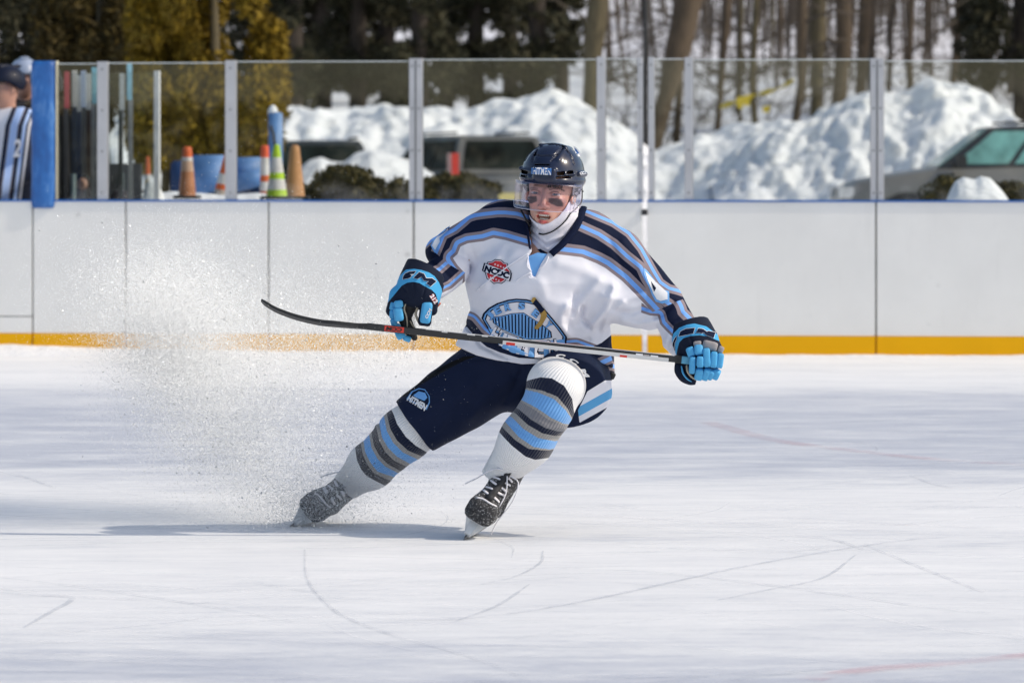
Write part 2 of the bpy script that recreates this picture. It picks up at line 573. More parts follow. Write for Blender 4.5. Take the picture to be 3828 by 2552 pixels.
# skate marks cut into the frost: thin arcs
def skate_marks():
    b_d, b_l = MB(), MB()
    def arc(pts, w, b):
        c = catmull(pts, 8); vs, fs = [], []
        for i, q in enumerate(c):
            d = c[min(i + 1, len(c) - 1)] - c[max(i - 1, 0)]
            d = d / (np.linalg.norm(d) + 1e-9); nn = np.array([-d[1], d[0]])
            e = w * math.sin(math.pi * min(max(i / (len(c) - 1), 0.03), 0.97)) ** 0.4
            vs += [tuple(q + nn * e / 2) + (0.0075,), tuple(q - nn * e / 2) + (0.0075,)]
            if i: fs.append((2 * i - 2, 2 * i - 1, 2 * i + 1, 2 * i))
        b.add(vs, fs)
    known = [([(1400, 2326), (1800, 2312), (2200, 2250), (2800, 2120), (3300, 2035), (3580, 2008)], .022),
             ([(2100, 2130), (2500, 2150), (3000, 2210), (3500, 2280), (3828, 2310)], .014),
             ([(2680, 2250), (2900, 2205), (3080, 2165), (3200, 2080)], .016),
             ([(1140, 2060), (1150, 2170), (1230, 2270), (1330, 2330), (1500, 2390), (1750, 2460), (1980, 2550)], .012),
             ([(2030, 2065), (2020, 2110), (1930, 2160), (1800, 2190)], .012),
             ([(90, 2352), (180, 2300), (270, 2245), (180, 2232), (0, 2222)], .02),
             ([(1700, 2330), (1860, 2270), (1980, 2190)], .014), ([(2300, 2045), (2600, 2060), (2900, 2070), (3100, 2052)], .012),
             ([(2900, 2005), (3100, 2020), (3230, 2060)], .02), ([(3230, 2040), (3500, 2150), (3680, 2220)], .012),
             ([(0, 2165), (300, 2200), (700, 2260), (1100, 2330)], .012), ([(2640, 1960), (2900, 1940), (3300, 1960), (3828, 1990)], .012),
             ([(3400, 1780), (3480, 1810), (3560, 1830)], .016), ([(0, 1770), (100, 1790), (210, 1830)], .016)]
    for k, (p, w) in enumerate(known):
        arc([gp(*q) for q in p], w, b_d if k % 4 else b_d)
    r = random.Random(5)
    for i in range(800):
        x, y = r.uniform(-3.8, 3.8), 9.5 + 16.5 * r.random() ** 1.5
        a = r.gauss(0, 0.35) + (math.pi if r.random() < .5 else 0); L = r.uniform(0.3, 2.2); k = r.gauss(0, 0.35)
        pts = []
        for j in range(6):
            pts.append((x, y)); x += math.cos(a) * L / 5; y += math.sin(a) * L / 5; a += k * L / 5
        arc(pts, r.uniform(.003, .010), b_l if r.random() < .45 else b_d)
    for b, nm, c0, al in ((b_d, 'skate_marks', (0.48, 0.51, 0.56), 0.36), (b_l, 'skate_scratches', (0.9, 0.9, 0.9), 0.55)):
        m, nt, p, out = new_mat(nm)
        n = noise(nt, coords(nt), 9, 4, 0.7)
        r_ = ramp(nt, n, [(0.3, (0.1 * al,) * 3), (0.65, (al,) * 3)])
        nt.links.new(r_.outputs[0], p.inputs['Alpha'])
        p.inputs['Base Color'].default_value = c0 + (1,); p.inputs['Roughness'].default_value = 0.6
        tag(b.build(nm, m), kind='stuff')
skate_marks()

# ================================================================== GROUND, HILL
def snow_material(name='snow', c=(0.80, 0.81, 0.83), dirt=0.0):
    m, nt, p, out = new_mat(name)
    v = coords(nt)
    n = noise(nt, v, 1.7, 6)
    if dirt:
        n2 = noise(nt, coords(nt, (0.35, 0.35, 1.2)), 1.0, 7, 0.72)
        r2 = ramp(nt, n2, [(0.50, (0, 0, 0)), (0.62, (dirt,) * 3)])
        r = ramp(nt, n, [(0.3, tuple(x * 0.94 for x in c)), (0.7, tuple(min(1, x * 1.03) for x in c))])
        nt.links.new(mixc(nt, r2.outputs[0], r.outputs[0], (0.10, 0.075, 0.05)), p.inputs['Base Color'])
    else:
        r = ramp(nt, n, [(0.3, tuple(x * 0.96 for x in c)), (0.7, tuple(min(1, x * 1.04) for x in c))])
        nt.links.new(r.outputs[0], p.inputs['Base Color'])
    p.inputs['Roughness'].default_value = 0.85
    p.inputs['Specular IOR Level'].default_value = 0.2
    n3 = noise(nt, v, 14, 5)
    bump(nt, p, n3, 0.05, 0.5)
    return m
SNOW = snow_material()

def fbm(x, y, s, seed, oct=4):
    o = 0; a = 1; t = 0
    for k in range(oct):
        r = np.random.default_rng(seed + k)
        v = 0
        for _ in range(6):
            th = r.uniform(0, 6.28); ph = r.uniform(0, 6.28); m = r.uniform(0.6, 1.5)
            v = v + np.sin((x * np.cos(th) + y * np.sin(th)) * m / s + ph)
        o = o + a * v / 3.2; t += a; a *= 0.55; s *= 0.48
    return o / t

def hill_z(x, y):
    t = np.maximum(y - 74.0, 0)
    return 0.105 * t + 0.35 * np.minimum(t / 12, 1) * fbm(np.asarray(x, float), np.asarray(y, float), 5.0, 3)

def ground():
    xs = np.linspace(-160, 160, 161); ys = np.concatenate([np.linspace(-220, 26, 12), np.linspace(28, 72, 12), np.linspace(74, 300, 100)])
    X, Y = np.meshgrid(xs, ys)
    Z = hill_z(X, Y)
    V = np.stack([X, Y, Z], -1).reshape(-1, 3)
    n = len(xs)
    i, j = np.meshgrid(np.arange(len(ys) - 1), np.arange(n - 1), indexing='ij')
    a = (i * n + j).ravel()
    Q = np.stack([a, a + 1, a + n + 1, a + n], 1)
    o = np_mesh('snow_ground', V, Q, snow_material('hill_snow', (0.80, 0.80, 0.83), 0.55))
    tag(o, kind='structure')
ground()

# ------------------------------------------------------------------ ploughed snow banks
def bank(name, sil, Y, depth=5.0, seed=1, res=0.055, lump=0.22, base=-0.1, fwd=6.0):
    sil = np.array(sil, float)
    x0 = (sil[0, 0] - CX) * Y / F; x1 = (sil[-1, 0] - CX) * Y / F
    xs = np.arange(x0, x1, res)
    top = CZ - (np.interp(xs * F / Y + CX, sil[:, 0], sil[:, 1]) - HY) * Y / F
    ss = np.concatenate([np.linspace(0, 1, 64), np.linspace(1, 2, 18)[1:]])
    X, Sg = np.meshgrid(xs, ss)
    T = np.broadcast_to(top, X.shape)
    prof = np.where(Sg < 1, np.sin(np.clip(Sg, 0, 1) * math.pi / 2) ** 0.9, 1 - (Sg - 1) ** 1.6)
    Yv = np.where(Sg < 1, Y - fwd * (1 - Sg), Y + depth * (Sg - 1))
    n1 = fbm(X * 1.0, Yv * 0.8 + T * 0, 0.55, seed, 5)
    n2 = np.abs(fbm(X, Yv * 1.1, 0.30, seed + 40, 4)) + .35 * np.abs(fbm(X + 3, Yv * 1.2 + Sg, 0.12, seed + 80, 3))
    n2 = n2 + .15 * np.abs(fbm(X * 1.0 + 7, Yv * 1.3 + 2 * Sg, 0.055, seed + 120, 2))
    env = np.clip(Sg * 3, 0, 1) * np.clip(1.15 - np.abs(Sg - 0.55) * 0.9, 0.2, 1)
    Z = base + (T - base) * prof + env * (lump * n1 + lump * 0.6 * (n2 - 0.3))
    Yd = Yv - env * lump * 1.2 * n2 - env * lump * n1
    V = np.stack([X, Yd, Z], -1).reshape(-1, 3)
    n = len(xs)
    i, j = np.meshgrid(np.arange(len(ss) - 1), np.arange(n - 1), indexing='ij')
    a = (i * n + j).ravel()
    Q = np.stack([a, a + 1, a + n + 1, a + n], 1)
    o = np_mesh(name, V, Q, SNOW)
    tag(o, kind='structure')
    return o
bank('snow_bank', [(-1800, 440), (-1200, 400), (-700, 430), (-100, 460), (250, 560), (330, 520), (400, 455), (440, 420), (480, 372), (530, 340), (600, 350), (720, 400), (900, 420), (1040, 418), (1200, 412), (1430, 398), (1520, 410), (1650, 408), (1750, 418),
                   (1850, 372), (1990, 354), (2080, 352), (2150, 382), (2230, 432), (2300, 480), (2400, 545), (2440, 562), (2520, 530), (2620, 495), (2740, 462), (2900, 478), (3000, 500), (3150, 520), (3300, 540)], 67.0, seed=3)
bank('snow_bank', [(2640, 640), (2760, 560), (2900, 495), (2985, 470), (3040, 438), (3100, 402), (3160, 378), (3250, 368), (3330, 388), (3400, 352), (3440, 312), (3480, 294), (3530, 312), (3600, 326), (3680, 348),
                   (3740, 392), (3800, 450), (3900, 470), (4050, 430), (4500, 400), (5200, 440), (6000, 420)], 64.0, seed=9, lump=0.26, fwd=4.5)
bank('snow_mound', [(1085, 690), (1117, 635), (1153, 602), (1204, 586), (1245, 606), (1280, 606), (1326, 570), (1388, 556), (1460, 575), (1540, 610), (1620, 660), (1700, 720)], 49.0, seed=21, res=0.05, lump=0.10, fwd=2.5, depth=2.0)
# snow the skates and the shovel pushed against the foot of the boards
def board_snow():
    xs = np.arange(board_x(-60), board_x(3900), 0.03)
    px = xs * F / (BX0 + BSL * xs) + CX
    h = np.interp(px, [-60, 200, 330, 420, 900, 1500, 2300, 3200, 3900], [0.062, 0.06, 0.045, 0.052, 0.03, 0.03, 0.02, 0.014, 0.016]) + 0.012 * fbm(xs, xs * 0, 0.35, 5)
    ss = np.linspace(0, 1, 8)
    X, Sg = np.meshgrid(xs, ss)
    H = np.broadcast_to(np.maximum(h, 0.004), X.shape)
    d = 0.42 * (1 - Sg)
    Z = 0.003 + H * np.clip(Sg, 0, 1) ** 1.6 + 0.006 * fbm(X, d, 0.05, 8) * np.clip(Sg * 4, 0, 1)
    Yv = BX0 + BSL * X - d - 0.001
    V = np.stack([X, Yv, Z], -1).reshape(-1, 3); n = len(xs)
    i, j = np.meshgrid(np.arange(len(ss) - 1), np.arange(n - 1), indexing='ij'); a = (i * n + j).ravel()
    tag(np_mesh('snow_ridge', V, np.stack([a, a + 1, a + n + 1, a + n], 1), SNOW), kind='structure')
board_snow()

# ================================================================== BOARDS
BH = 1.057
def board_mat(name, col, rough=0.45, scuff=0.5):
    m, nt, p, out = new_mat(name)
    v = coords(nt)
    n = noise(nt, v, 2.2, 5, 0.6)
    r = ramp(nt, n, [(0.3, tuple(c * 0.955 for c in col)), (0.7, tuple(min(1, c * 1.03) for c in col))])
    # puck marks: small dark smudges, and fine vertical streaks
    vo = N(nt, 'ShaderNodeTexVoronoi'); vo.inputs['Scale'].default_value = 4.6; nt.links.new(coords(nt, (1, 1, 1.15)), vo.inputs['Vector'])
    r2 = ramp(nt, vo.outputs['Distance'], [(0.04, (scuff,) * 3), (0.13, (0, 0, 0))])
    n3 = noise(nt, v, 1.1, 3); r3 = ramp(nt, n3, [(0.44, (0, 0, 0)), (0.58, (1, 1, 1))])
    mm = mixc(nt, 1.0, r2.outputs[0], r3.outputs[0], 'MULTIPLY')
    c1 = mixc(nt, mm, r.outputs[0], tuple(c * 0.35 for c in col))
    st = noise(nt, coords(nt, (9, 9, 0.8)), 2.0, 6, 0.7); r4 = ramp(nt, st, [(0.58, (0, 0, 0)), (0.8, (0.22,) * 3)])
    c2 = mixc(nt, r4.outputs[0], c1, tuple(c * 0.72 for c in col))
    nt.links.new(c2, p.inputs['Base Color'])
    p.inputs['Roughness'].default_value = rough
    p.inputs['Specular IOR Level'].default_value = 0.2
    return m
M_BOARD = board_mat('board_plastic', (0.83, 0.82, 0.795))
M_KICK = board_mat('kick_plastic', (0.85, 0.42, 0.004), 0.6, 0.5)
M_CAP = simple('cap_blue', (0.016, 0.13, 0.43), 0.8, scale=3, spec=0.1)
M_SEAM = simple('seam_dark', (0.17, 0.17, 0.17), 0.7); M_SEAML = simple('seam_grey', (0.55, 0.55, 0.55), 0.7)
M_ALU = simple('stanchion_aluminium', (0.52, 0.52, 0.54), 0.42, metal=0.35, var=0.08, scale=5)
M_BOLT = simple('bolt_steel', (0.25, 0.25, 0.26), 0.4, metal=0.8)

boards = empty('rink_boards', board_pt(1914, 0.0))
tag(boards, 'long white dasher board wall with yellow kickplate and blue cap', 'rink boards')
def slab(name, pxa, pxb, z0, z1, o0, o1, m, parent, gap=0.0):
    xa, xb = board_x(pxa) + gap, board_x(pxb) - gap
    b = MB(); c = 0.004
    P = lambda x, z, o: Vector((x, BX0 + BSL * x, z)) + BNRM * o
    # front edges eased so that joints read as joints
    b.hexa([P(xa + c, z0, o0), P(xb - c, z0, o0), P(xb, z0, o1), P(xa, z0, o1), P(xa + c, z1, o0), P(xb - c, z1, o0), P(xb, z1, o1), P(xa, z1, o1)])
    return b.build(name, m, parent)
SEAMS = [-3300, -2700, -2050, -1400, -780, -420, 122, 470, 1004, 1546, 2402]
SEAMS2 = [2417, 3275, 4180, 5000, 5800, 6600]
KZ = 0.1437
for L in (SEAMS, SEAMS2):
    for a, b_ in zip(L[:-1], L[1:]):
        g0 = 0.0035
        if a == -420:
            slab('board_panel', a, b_, 0.262, BH - 0.012, 0.0, 0.035, M_BOARD, boards, g0)
            slab('board_panel', a, b_, KZ + 0.002, 0.255, 0.0, 0.035, M_BOARD, boards, g0)
        else:
            slab('board_panel', a, b_, KZ + 0.002, BH - 0.012, 0.0, 0.035, M_BOARD, boards, g0)
        slab('kick_plate', a, b_, 0.0, KZ, -0.006, 0.035, M_KICK, boards, 0.0015)
    slab('cap_rail', L[0], L[-1], BH - 0.012, BH, -0.012, 0.12, M_CAP, boards)
    for px in L[1:-1]:
        slab('seam_backing', px - 14, px + 14, 0.0, BH - 0.014, 0.0352, 0.06, M_SEAML if px < 1200 else M_SEAM, boards)
slab('seam_backing', -420, 130, 0.24, 0.28, 0.0352, 0.05, M_SEAM, boards)
slab('gate_latch', 2398, 2421, 0.955, 0.995, -0.02, -0.002, simple('latch_black', (0.02, 0.02, 0.022), 0.5), boards)

# ------------------------------------------------------------------ glass and stanchions
glass = empty('rink_glass', board_pt(1914, BH))
tag(glass, 'row of clear safety glass panes standing on the white boards', 'glass')
M_GLASS = clear_sheet('safety_glass', (0.93, 0.955, 0.95), 1.45)
M_EDGE = simple('glass_edge', (0.75, 0.80, 0.80), 0.25, var=0.05)
def zt(px): return CZ + (HY - np.interp(px, [0, 380, 1200, 1500, 2250, 2700, 3828], [236, 234, 228, 225, 220, 223, 232])) * 27.12 / F
STAN = [(360, 402, 1), (839, 882, 1), (1527, 1579, 2), (2229, 2264, 1), (2382, 2403, 1), (2422, 2446, 1), (2558, 2591, 1), (3253, 3305, 2), (4160, 4200, 1), (4980, 5020, 1), (5780, 5820, 1), (-2720, -2680, 1), (-2070, -2030, 1), (-1420, -1380, 1), (-800, -760, 1)]
def stan_obj(a, b_, n, z1, off=0.03):
    s = slab('stanchion', a, b_, BH, z1 + 0.012, off - 0.022, off + 0.028, M_ALU, glass)
    xa, xb = board_x(a), board_x(b_)
    mid = [(xa + xb) / 2] if n == 1 else [xa * .75 + xb * .25, xa * .25 + xb * .75]
    for x in mid:
        for z in np.linspace(BH + 0.05, z1 - 0.04, 4):
            q = MB(); c = Vector((x, BX0 + BSL * x, z)) + BNRM * (off - 0.024)
            q.add([c + BDIR * 0.008 * math.cos(t) + Vector((0, 0, 0.008 * math.sin(t))) for t in np.linspace(0, 2 * math.pi, 9)[:-1]] + [c - BNRM * 0.004], [(i, (i + 1) % 8, 8) for i in range(8)])
            q.build('bolt', M_BOLT, s)
    if n == 2:
        x = (xa + xb) / 2
        q = MB(); P = lambda xx, z, o: Vector((xx, BX0 + BSL * xx, z)) + BNRM * o
        q.hexa([P(x - .006, BH, off - .0235), P(x + .006, BH, off - .0235), P(x + .006, BH, off - .0225), P(x - .006, BH, off - .0225), P(x - .006, z1, off - .0235), P(x + .006, z1, off - .0235), P(x + .006, z1, off - .0225), P(x - .006, z1, off - .0225)])
        q.build('joint_strip', M_SEAM, s)
for a, b_, n in STAN: stan_obj(a, b_, n, zt((a + b_) / 2))
PANES = [(212, 360), (402, 839), (882, 1527), (1579, 2229), (2264, 2382), (2446, 2558), (2591, 3253), (3305, 4160), (4200, 4980), (5020, 5780), (5820, 6600), (-2680, -2070), (-2030, -1420), (-1380, -800)]
for a, b_ in PANES:
    z1 = zt((a + b_) / 2)
    o = slab('pane', a, b_, BH, z1 - 0.004, 0.027, 0.039, M_GLASS, glass)
    slab('pane_edge', a, b_, z1 - 0.004, z1 + 0.002, 0.027, 0.039, M_EDGE, o)
# the lower pane of the open bench gate, standing a little behind
gz = CZ + (HY - 268) * 27.6 / F
gate = empty('bench_gate_glass', board_pt(470, 0.0, 0.5))
tag(gate, 'lower glass pane with slim white end post beside the blue padded post', 'glass pane')
slab('pane', 212, 528, 0.6, gz, 0.5, 0.512, M_GLASS, gate)
slab('end_post', 528, 551, 0.6, gz + 0.01, 0.485, 0.525, simple('white_post', (0.72, 0.72, 0.72), 0.4), gate)
# blue padded post
pad = MB()
def pad_build():
    xa, xb = board_x(116, 0.0), board_x(206, 0.0)
    z1 = CZ + (HY - 226) * 27.2 / F
    nu, nv = 14, 40
    V, Q = [], []
    for j in range(nv + 1):
        z = 1.0 + (z1 - 1.0) * j / nv
        for i in range(nu):
            t = 2 * math.pi * i / nu
            cx, cy = math.cos(t), math.sin(t)
            sx = math.copysign(abs(cx) ** 0.45, cx) * (xb - xa) / 2; sy = math.copysign(abs(cy) ** 0.45, cy) * 0.07
            w = 1 + 0.03 * math.sin(z * 23 + 3 * t) * math.sin(7 * z + t)
            e = 1.0 if 0 < j < nv else 0.9
            x = (xa + xb) / 2 + sx * w * e
            V.append(Vector((x, BX0 + BSL * x, z)) + BNRM * (0.04 + sy * w * e))
    for j in range(nv):
        for i in range(nu):
            k = (i + 1) % nu
            Q.append((j * nu + i, j * nu + k, (j + 1) * nu + k, (j + 1) * nu + i))
    b = MB(); b.add(V, Q + [tuple(nv * nu + i for i in range(nu)), tuple(range(nu - 1, -1, -1))])
    m, nt, p, out = new_mat('blue_pad')
    n = noise(nt, coords(nt, (1, 1, 0.5)), 7, 5, 0.65)
    r = ramp(nt, n, [(0.38, (0.012, 0.085, 0.30)), (0.58, (0.018, 0.14, 0.44)), (0.72, (0.10, 0.26, 0.56))])
    nt.links.new(r.outputs[0], p.inputs['Base Color']); p.inputs['Roughness'].default_value = 0.42
    n2 = noise(nt, coords(nt, (1, 1, 0.4)), 9, 4); bump(nt, p, n2, 0.02, 0.6)
    r0 = empty('padded_post', board_pt(160, 1.0, 0.04)); tag(r0, 'post wrapped in scuffed blue vinyl padding beside the bench', 'padded post')
    b.build('padding', m, r0, True)
    slab('trim_strip', 206, 214, BH, z1, 0.0, 0.05, simple('trim_cream', (0.55, 0.52, 0.40), 0.5), r0)
pad_build()

# ================================================================== TREES, SHRUBS
def foliage_mat(name, cols, rough=0.75):
    m, nt, p, out = new_mat(name)
    g = N(nt, 'ShaderNodeNewGeometry')
    r = ramp(nt, g.outputs['Random Per Island'], [(i / max(1, len(cols) - 1), c) for i, c in enumerate(cols)])
    nt.links.new(r.outputs[0], p.inputs['Base Color'])
    p.inputs['Roughness'].default_value = rough
    p.inputs['Specular IOR Level'].default_value = 0.25
    return m
def bark_mat(name, col):
    m, nt, p, out = new_mat(name)
    n = noise(nt, coords(nt, (6, 6, 0.9)), 3, 7, 0.7)
    r = ramp(nt, n, [(0.32, tuple(c * 0.45 for c in col)), (0.6, col), (0.8, tuple(min(1, c * 1.5) for c in col))])
    nt.links.new(r.outputs[0], p.inputs['Base Color']); p.inputs['Roughness'].default_value = 0.9
    bump(nt, p, n, 0.03, 0.9)
    return m
M_BARK = bark_mat('bark_brown', (0.115, 0.082, 0.052))
M_BARKO = bark_mat('bark_olive', (0.13, 0.105, 0.058))
M_BARKD = bark_mat('bark_dark', (0.055, 0.042, 0.032))
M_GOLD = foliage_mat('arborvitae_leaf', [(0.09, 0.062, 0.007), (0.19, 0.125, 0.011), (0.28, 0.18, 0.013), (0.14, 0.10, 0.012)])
M_DARKC = foliage_mat('conifer_leaf', [(0.018, 0.020, 0.012), (0.04, 0.04, 0.02), (0.065, 0.058, 0.03), (0.028, 0.03, 0.016)])
M_BUSH = foliage_mat('bush_leaf', [(0.025, 0.028, 0.012), (0.06, 0.05, 0.018), (0.10, 0.08, 0.025)])
M_TWIG = bark_mat('twig', (0.10, 0.078, 0.058))

def leaves(C, size, R=None, stretch=1.0, droop=0.0):
    """one small bent leaf spray (two triangles' worth of quad) at every centre"""
    n = len(C)
    a = rng.normal(size=(n, 3)); a[:, 2] -= droop; a /= np.linalg.norm(a, axis=1)[:, None]
    b = rng.normal(size=(n, 3)); b -= (b * a).sum(1)[:, None] * a; b /= np.linalg.norm(b, axis=1)[:, None]
    s = size * rng.uniform(0.6, 1.4, n)[:, None]
    p0 = C - a * s * stretch; p2 = C + a * s * stretch
    p1 = C + b * s * 0.5; p3 = C - b * s * 0.5
    V = np.stack([p0, p1, p2, p3], 1).reshape(-1, 3)
    Q = np.arange(4 * n).reshape(-1, 4)
    return V, Q

def clump_points(n, centre, rad, seed=0, hollow=0.35):
    d = rng.normal(size=(n, 3)); d /= np.linalg.norm(d, axis=1)[:, None]
    r = rng.uniform(hollow, 1, n)[:, None] ** 0.6
    return np.array(centre) + d * r * np.array(rad)

def tree(name, label, cat, base, trunk_pts, trunk_r, crowns, n, leaf, mat, bark, group=None, droop=0.5, stretch=1.6, limbs=()):
    root = empty(name, base)
    tag(root, label, cat, group)
    b = MB(); b.tube(trunk_pts, trunk_r, 9)
    for l in limbs: b.tube(l[0], l[1], 6)
    b.build('trunk', bark, root, True)
    if crowns:
        tot = sum(c[1][0] * c[1][2] for c in crowns)
        C = np.concatenate([clump_points(max(8, int(n * c[1][0] * c[1][2] / tot)), c[0], c[1]) for c in crowns])
        V, Q = leaves(C, leaf, stretch=stretch, droop=droop)
        np_mesh('crown', V, Q, mat, root, smooth=False)
    return root

# golden arborvitae behind the bench end: drooping fans in vertical columns
def arborvitae(label, px0, px1, Y, vbot, mat, n, seed, stems):
    r = random.Random(seed)
    crowns = []
    for k in range(46):
        px = r.uniform(px0, px1)
        py = r.uniform(-420, vbot(px) - 20)
        c = at(px, py, Y + r.uniform(-0.9, 0.9))
        rx = r.uniform(0.14, 0.30)
        crowns.append((tuple(c), (rx, rx, rx * r.uniform(1.2, 2.6))))
    for k in range(20):                      # ragged lower fringe
        px = r.uniform(px0, px1); c = at(px, vbot(px) - r.uniform(25, 70), Y + r.uniform(-0.7, 0.7))
        crowns.append((tuple(c), (0.2, 0.2, 0.26)))
    base = at((px0 + px1) / 2, HY + CZ * F / Y, Y)
    tp = [(base.x, Y, 0), (base.x + .05, Y, 1.5), (base.x, Y, 4.2)]
    limbs = []
    for sx, ex in stems:
        a = at(sx, HY + CZ * F / Y, Y + r.uniform(-.3, .3)); e = at(ex, 300, Y)
        limbs.append(([a, a.lerp(e, .5), e], [.075, .06, .03]))
    return tree('arborvitae', label, 'tree', base, tp, [.09, .07, .03], crowns, int(n * 2.4), 0.034, mat, M_BARKO, droop=0.9, stretch=1.7, limbs=limbs)
arborvitae('golden arborvitae with drooping branches behind the orange and lime cones', 540, 1045, 44.0,
           lambda p: np.interp(p, [500, 560, 640, 700, 800, 860, 920, 1000, 1050], [560, 560, 600, 590, 640, 590, 640, 560, 420]), M_GOLD, 26000, 4, [(600, 640), (640, 700), (690, 720)])
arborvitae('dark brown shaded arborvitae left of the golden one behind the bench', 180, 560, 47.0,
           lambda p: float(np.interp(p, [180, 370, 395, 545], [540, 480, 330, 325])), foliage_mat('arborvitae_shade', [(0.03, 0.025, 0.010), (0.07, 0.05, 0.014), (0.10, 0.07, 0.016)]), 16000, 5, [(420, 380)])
arborvitae('darkest evergreen at the left edge above the helmets of the bench players', -260, 200, 50.0, lambda p: 560, M_DARKC, 14000, 6, [(60, 20)])

# dark pines behind the snow bank
def pine(label, px, Y, vlow, spread, n, seed, dens=1.0):
    r = random.Random(seed)
    b = at(px, 0, Y); gz = float(hill_z(b.x, Y)) - 0.1
    H = 16.0
    crowns, limbs = [], []
    z_low = CZ + (HY - vlow) * Y / F
    for k in range(int(34 * dens)):
        z = r.uniform(z_low + 0.2, z_low + 5.0)
        a = r.uniform(0, 6.28); L = spread * r.uniform(0.45, 1.0)
        e = Vector((b.x + math.cos(a) * L, Y + math.sin(a) * L * 0.6, z - 0.25 * L))
        limbs.append(([(b.x, Y, z + 0.15), e], [.05, .012]))
        for q in (0.45, 0.72, 1.0):
            c = Vector((b.x, Y, z + .1)).lerp(e, q)
            crowns.append((tuple(c), (0.34 * r.uniform(.6, 1.2), 0.34, 0.19 * r.uniform(.7, 1.3))))
    return tree('pine_tree', label, 'tree', (b.x, Y, gz), [(b.x, Y, gz), (b.x + .05, Y, 3), (b.x, Y, 9), (b.x, Y, H)], [.19, .17, .12, .04], crowns, n, 0.06, M_DARKC, M_BARKD,
                group='dark pines behind the snow bank', droop=0.2, stretch=2.2, limbs=limbs)
PINES = sorted([(1090, 74, 400, 1.0), (1200, 79, 390, 1.1), (1330, 76, 405, 1.0), (1440, 82, 395, 1.1), (1560, 75, 430, 1.0), (1660, 84, 300, .9), (1770, 78, 430, .9), (1900, 83, 330, .9), (2000, 77, 390, .9),
                (2090, 85, 260, .8), (960, 80, 380, 1.2), (700, 82, 380, 1.4), (1180, 94, 350, 1.4), (1330, 100, 300, 1.3), (1000, 101, 330, 1.5), (420, 84, 380, 1.6), (100, 88, 380, 1.6)])
ORD = ['first', 'second', 'third', 'fourth', 'fifth', 'sixth', 'seventh', 'eighth', 'ninth', 'tenth', 'eleventh', 'twelfth', 'thirteenth', 'fourteenth', 'fifteenth', 'sixteenth', 'seventeenth', 'eighteenth', 'nineteenth', 'twentieth', 'twenty first', 'twenty second', 'twenty third', 'twenty fourth', 'twenty fifth', 'twenty sixth', 'twenty seventh', 'twenty eighth', 'twenty ninth', 'thirtieth', 'thirty first']
for k, (px, Y, vl, sp) in enumerate(PINES):
    wh = 'behind the golden arborvitae' if px < 1050 else 'hanging low over the snow bank' if vl > 395 else 'behind the snow bank'
    pine('dark pine %s, %s from the left in its row' % (wh, ORD[k]), px, Y, vl, sp, 5200, 100 + k)

# bare trunks on the snowy hill
def bare_tree(label, p0, p1, w0, w1, Y, seed, bark=None, group='bare trunks on the snowy slope', nb=5):
    r = random.Random(seed)
    a = at(p0[0], p0[1], Y); e = at(p1[0], p1[1], Y)
    d = (e - a)
    lo = a - d.normalized() * 0.4
    gz = float(hill_z(a.x, Y)) - 0.15
    if a.z > gz: lo = a - d * ((a.z - gz) / max(d.z, .1))
    hi = e + d.normalized() * 5.0
    s = Y / F
    pts = [lo, a, a.lerp(e, .33) + Vector((r.gauss(0, .03), 0, 0)), a.lerp(e, .66) + Vector((r.gauss(0, .03), 0, 0)), e, hi]
    rad = [w0 * s * .56, w0 * s * .5, w0 * s * .47, w1 * s * .52, w1 * s * .5, w1 * s * .3]
    root = empty('bare_tree', lo); tag(root, label, 'tree', group)
    b = MB(); b.tube(pts, rad, 10); b.build('trunk', bark or M_BARK, root, True)
    br = MB()
    for k in range(nb):
        t = r.uniform(.2, 1.0); q = a.lerp(e, t)
        an = r.choice([-1, 1]) * r.uniform(.5, 1.2); L = r.uniform(.6, 1.8)
        m1 = q + Vector((math.sin(an) * L * .5, r.uniform(-.3, .3), math.cos(an) * L * .25))
        m2 = q + Vector((math.sin(an) * L, r.uniform(-.5, .5), math.cos(an) * L * .5 + r.uniform(-.3, .2)))
        br.tube([q, m1, m2], [.03, .02, .008], 5)
        for _ in range(3):
            m3 = m1.lerp(m2, r.random()); br.tube([m3, m3 + Vector((r.gauss(0, .35), r.gauss(0, .3), r.uniform(-.3, .4)))], [.012, .005], 4)
    if nb: br.build('branches', M_TWIG, root)['kind'] = 'stuff'
    return root
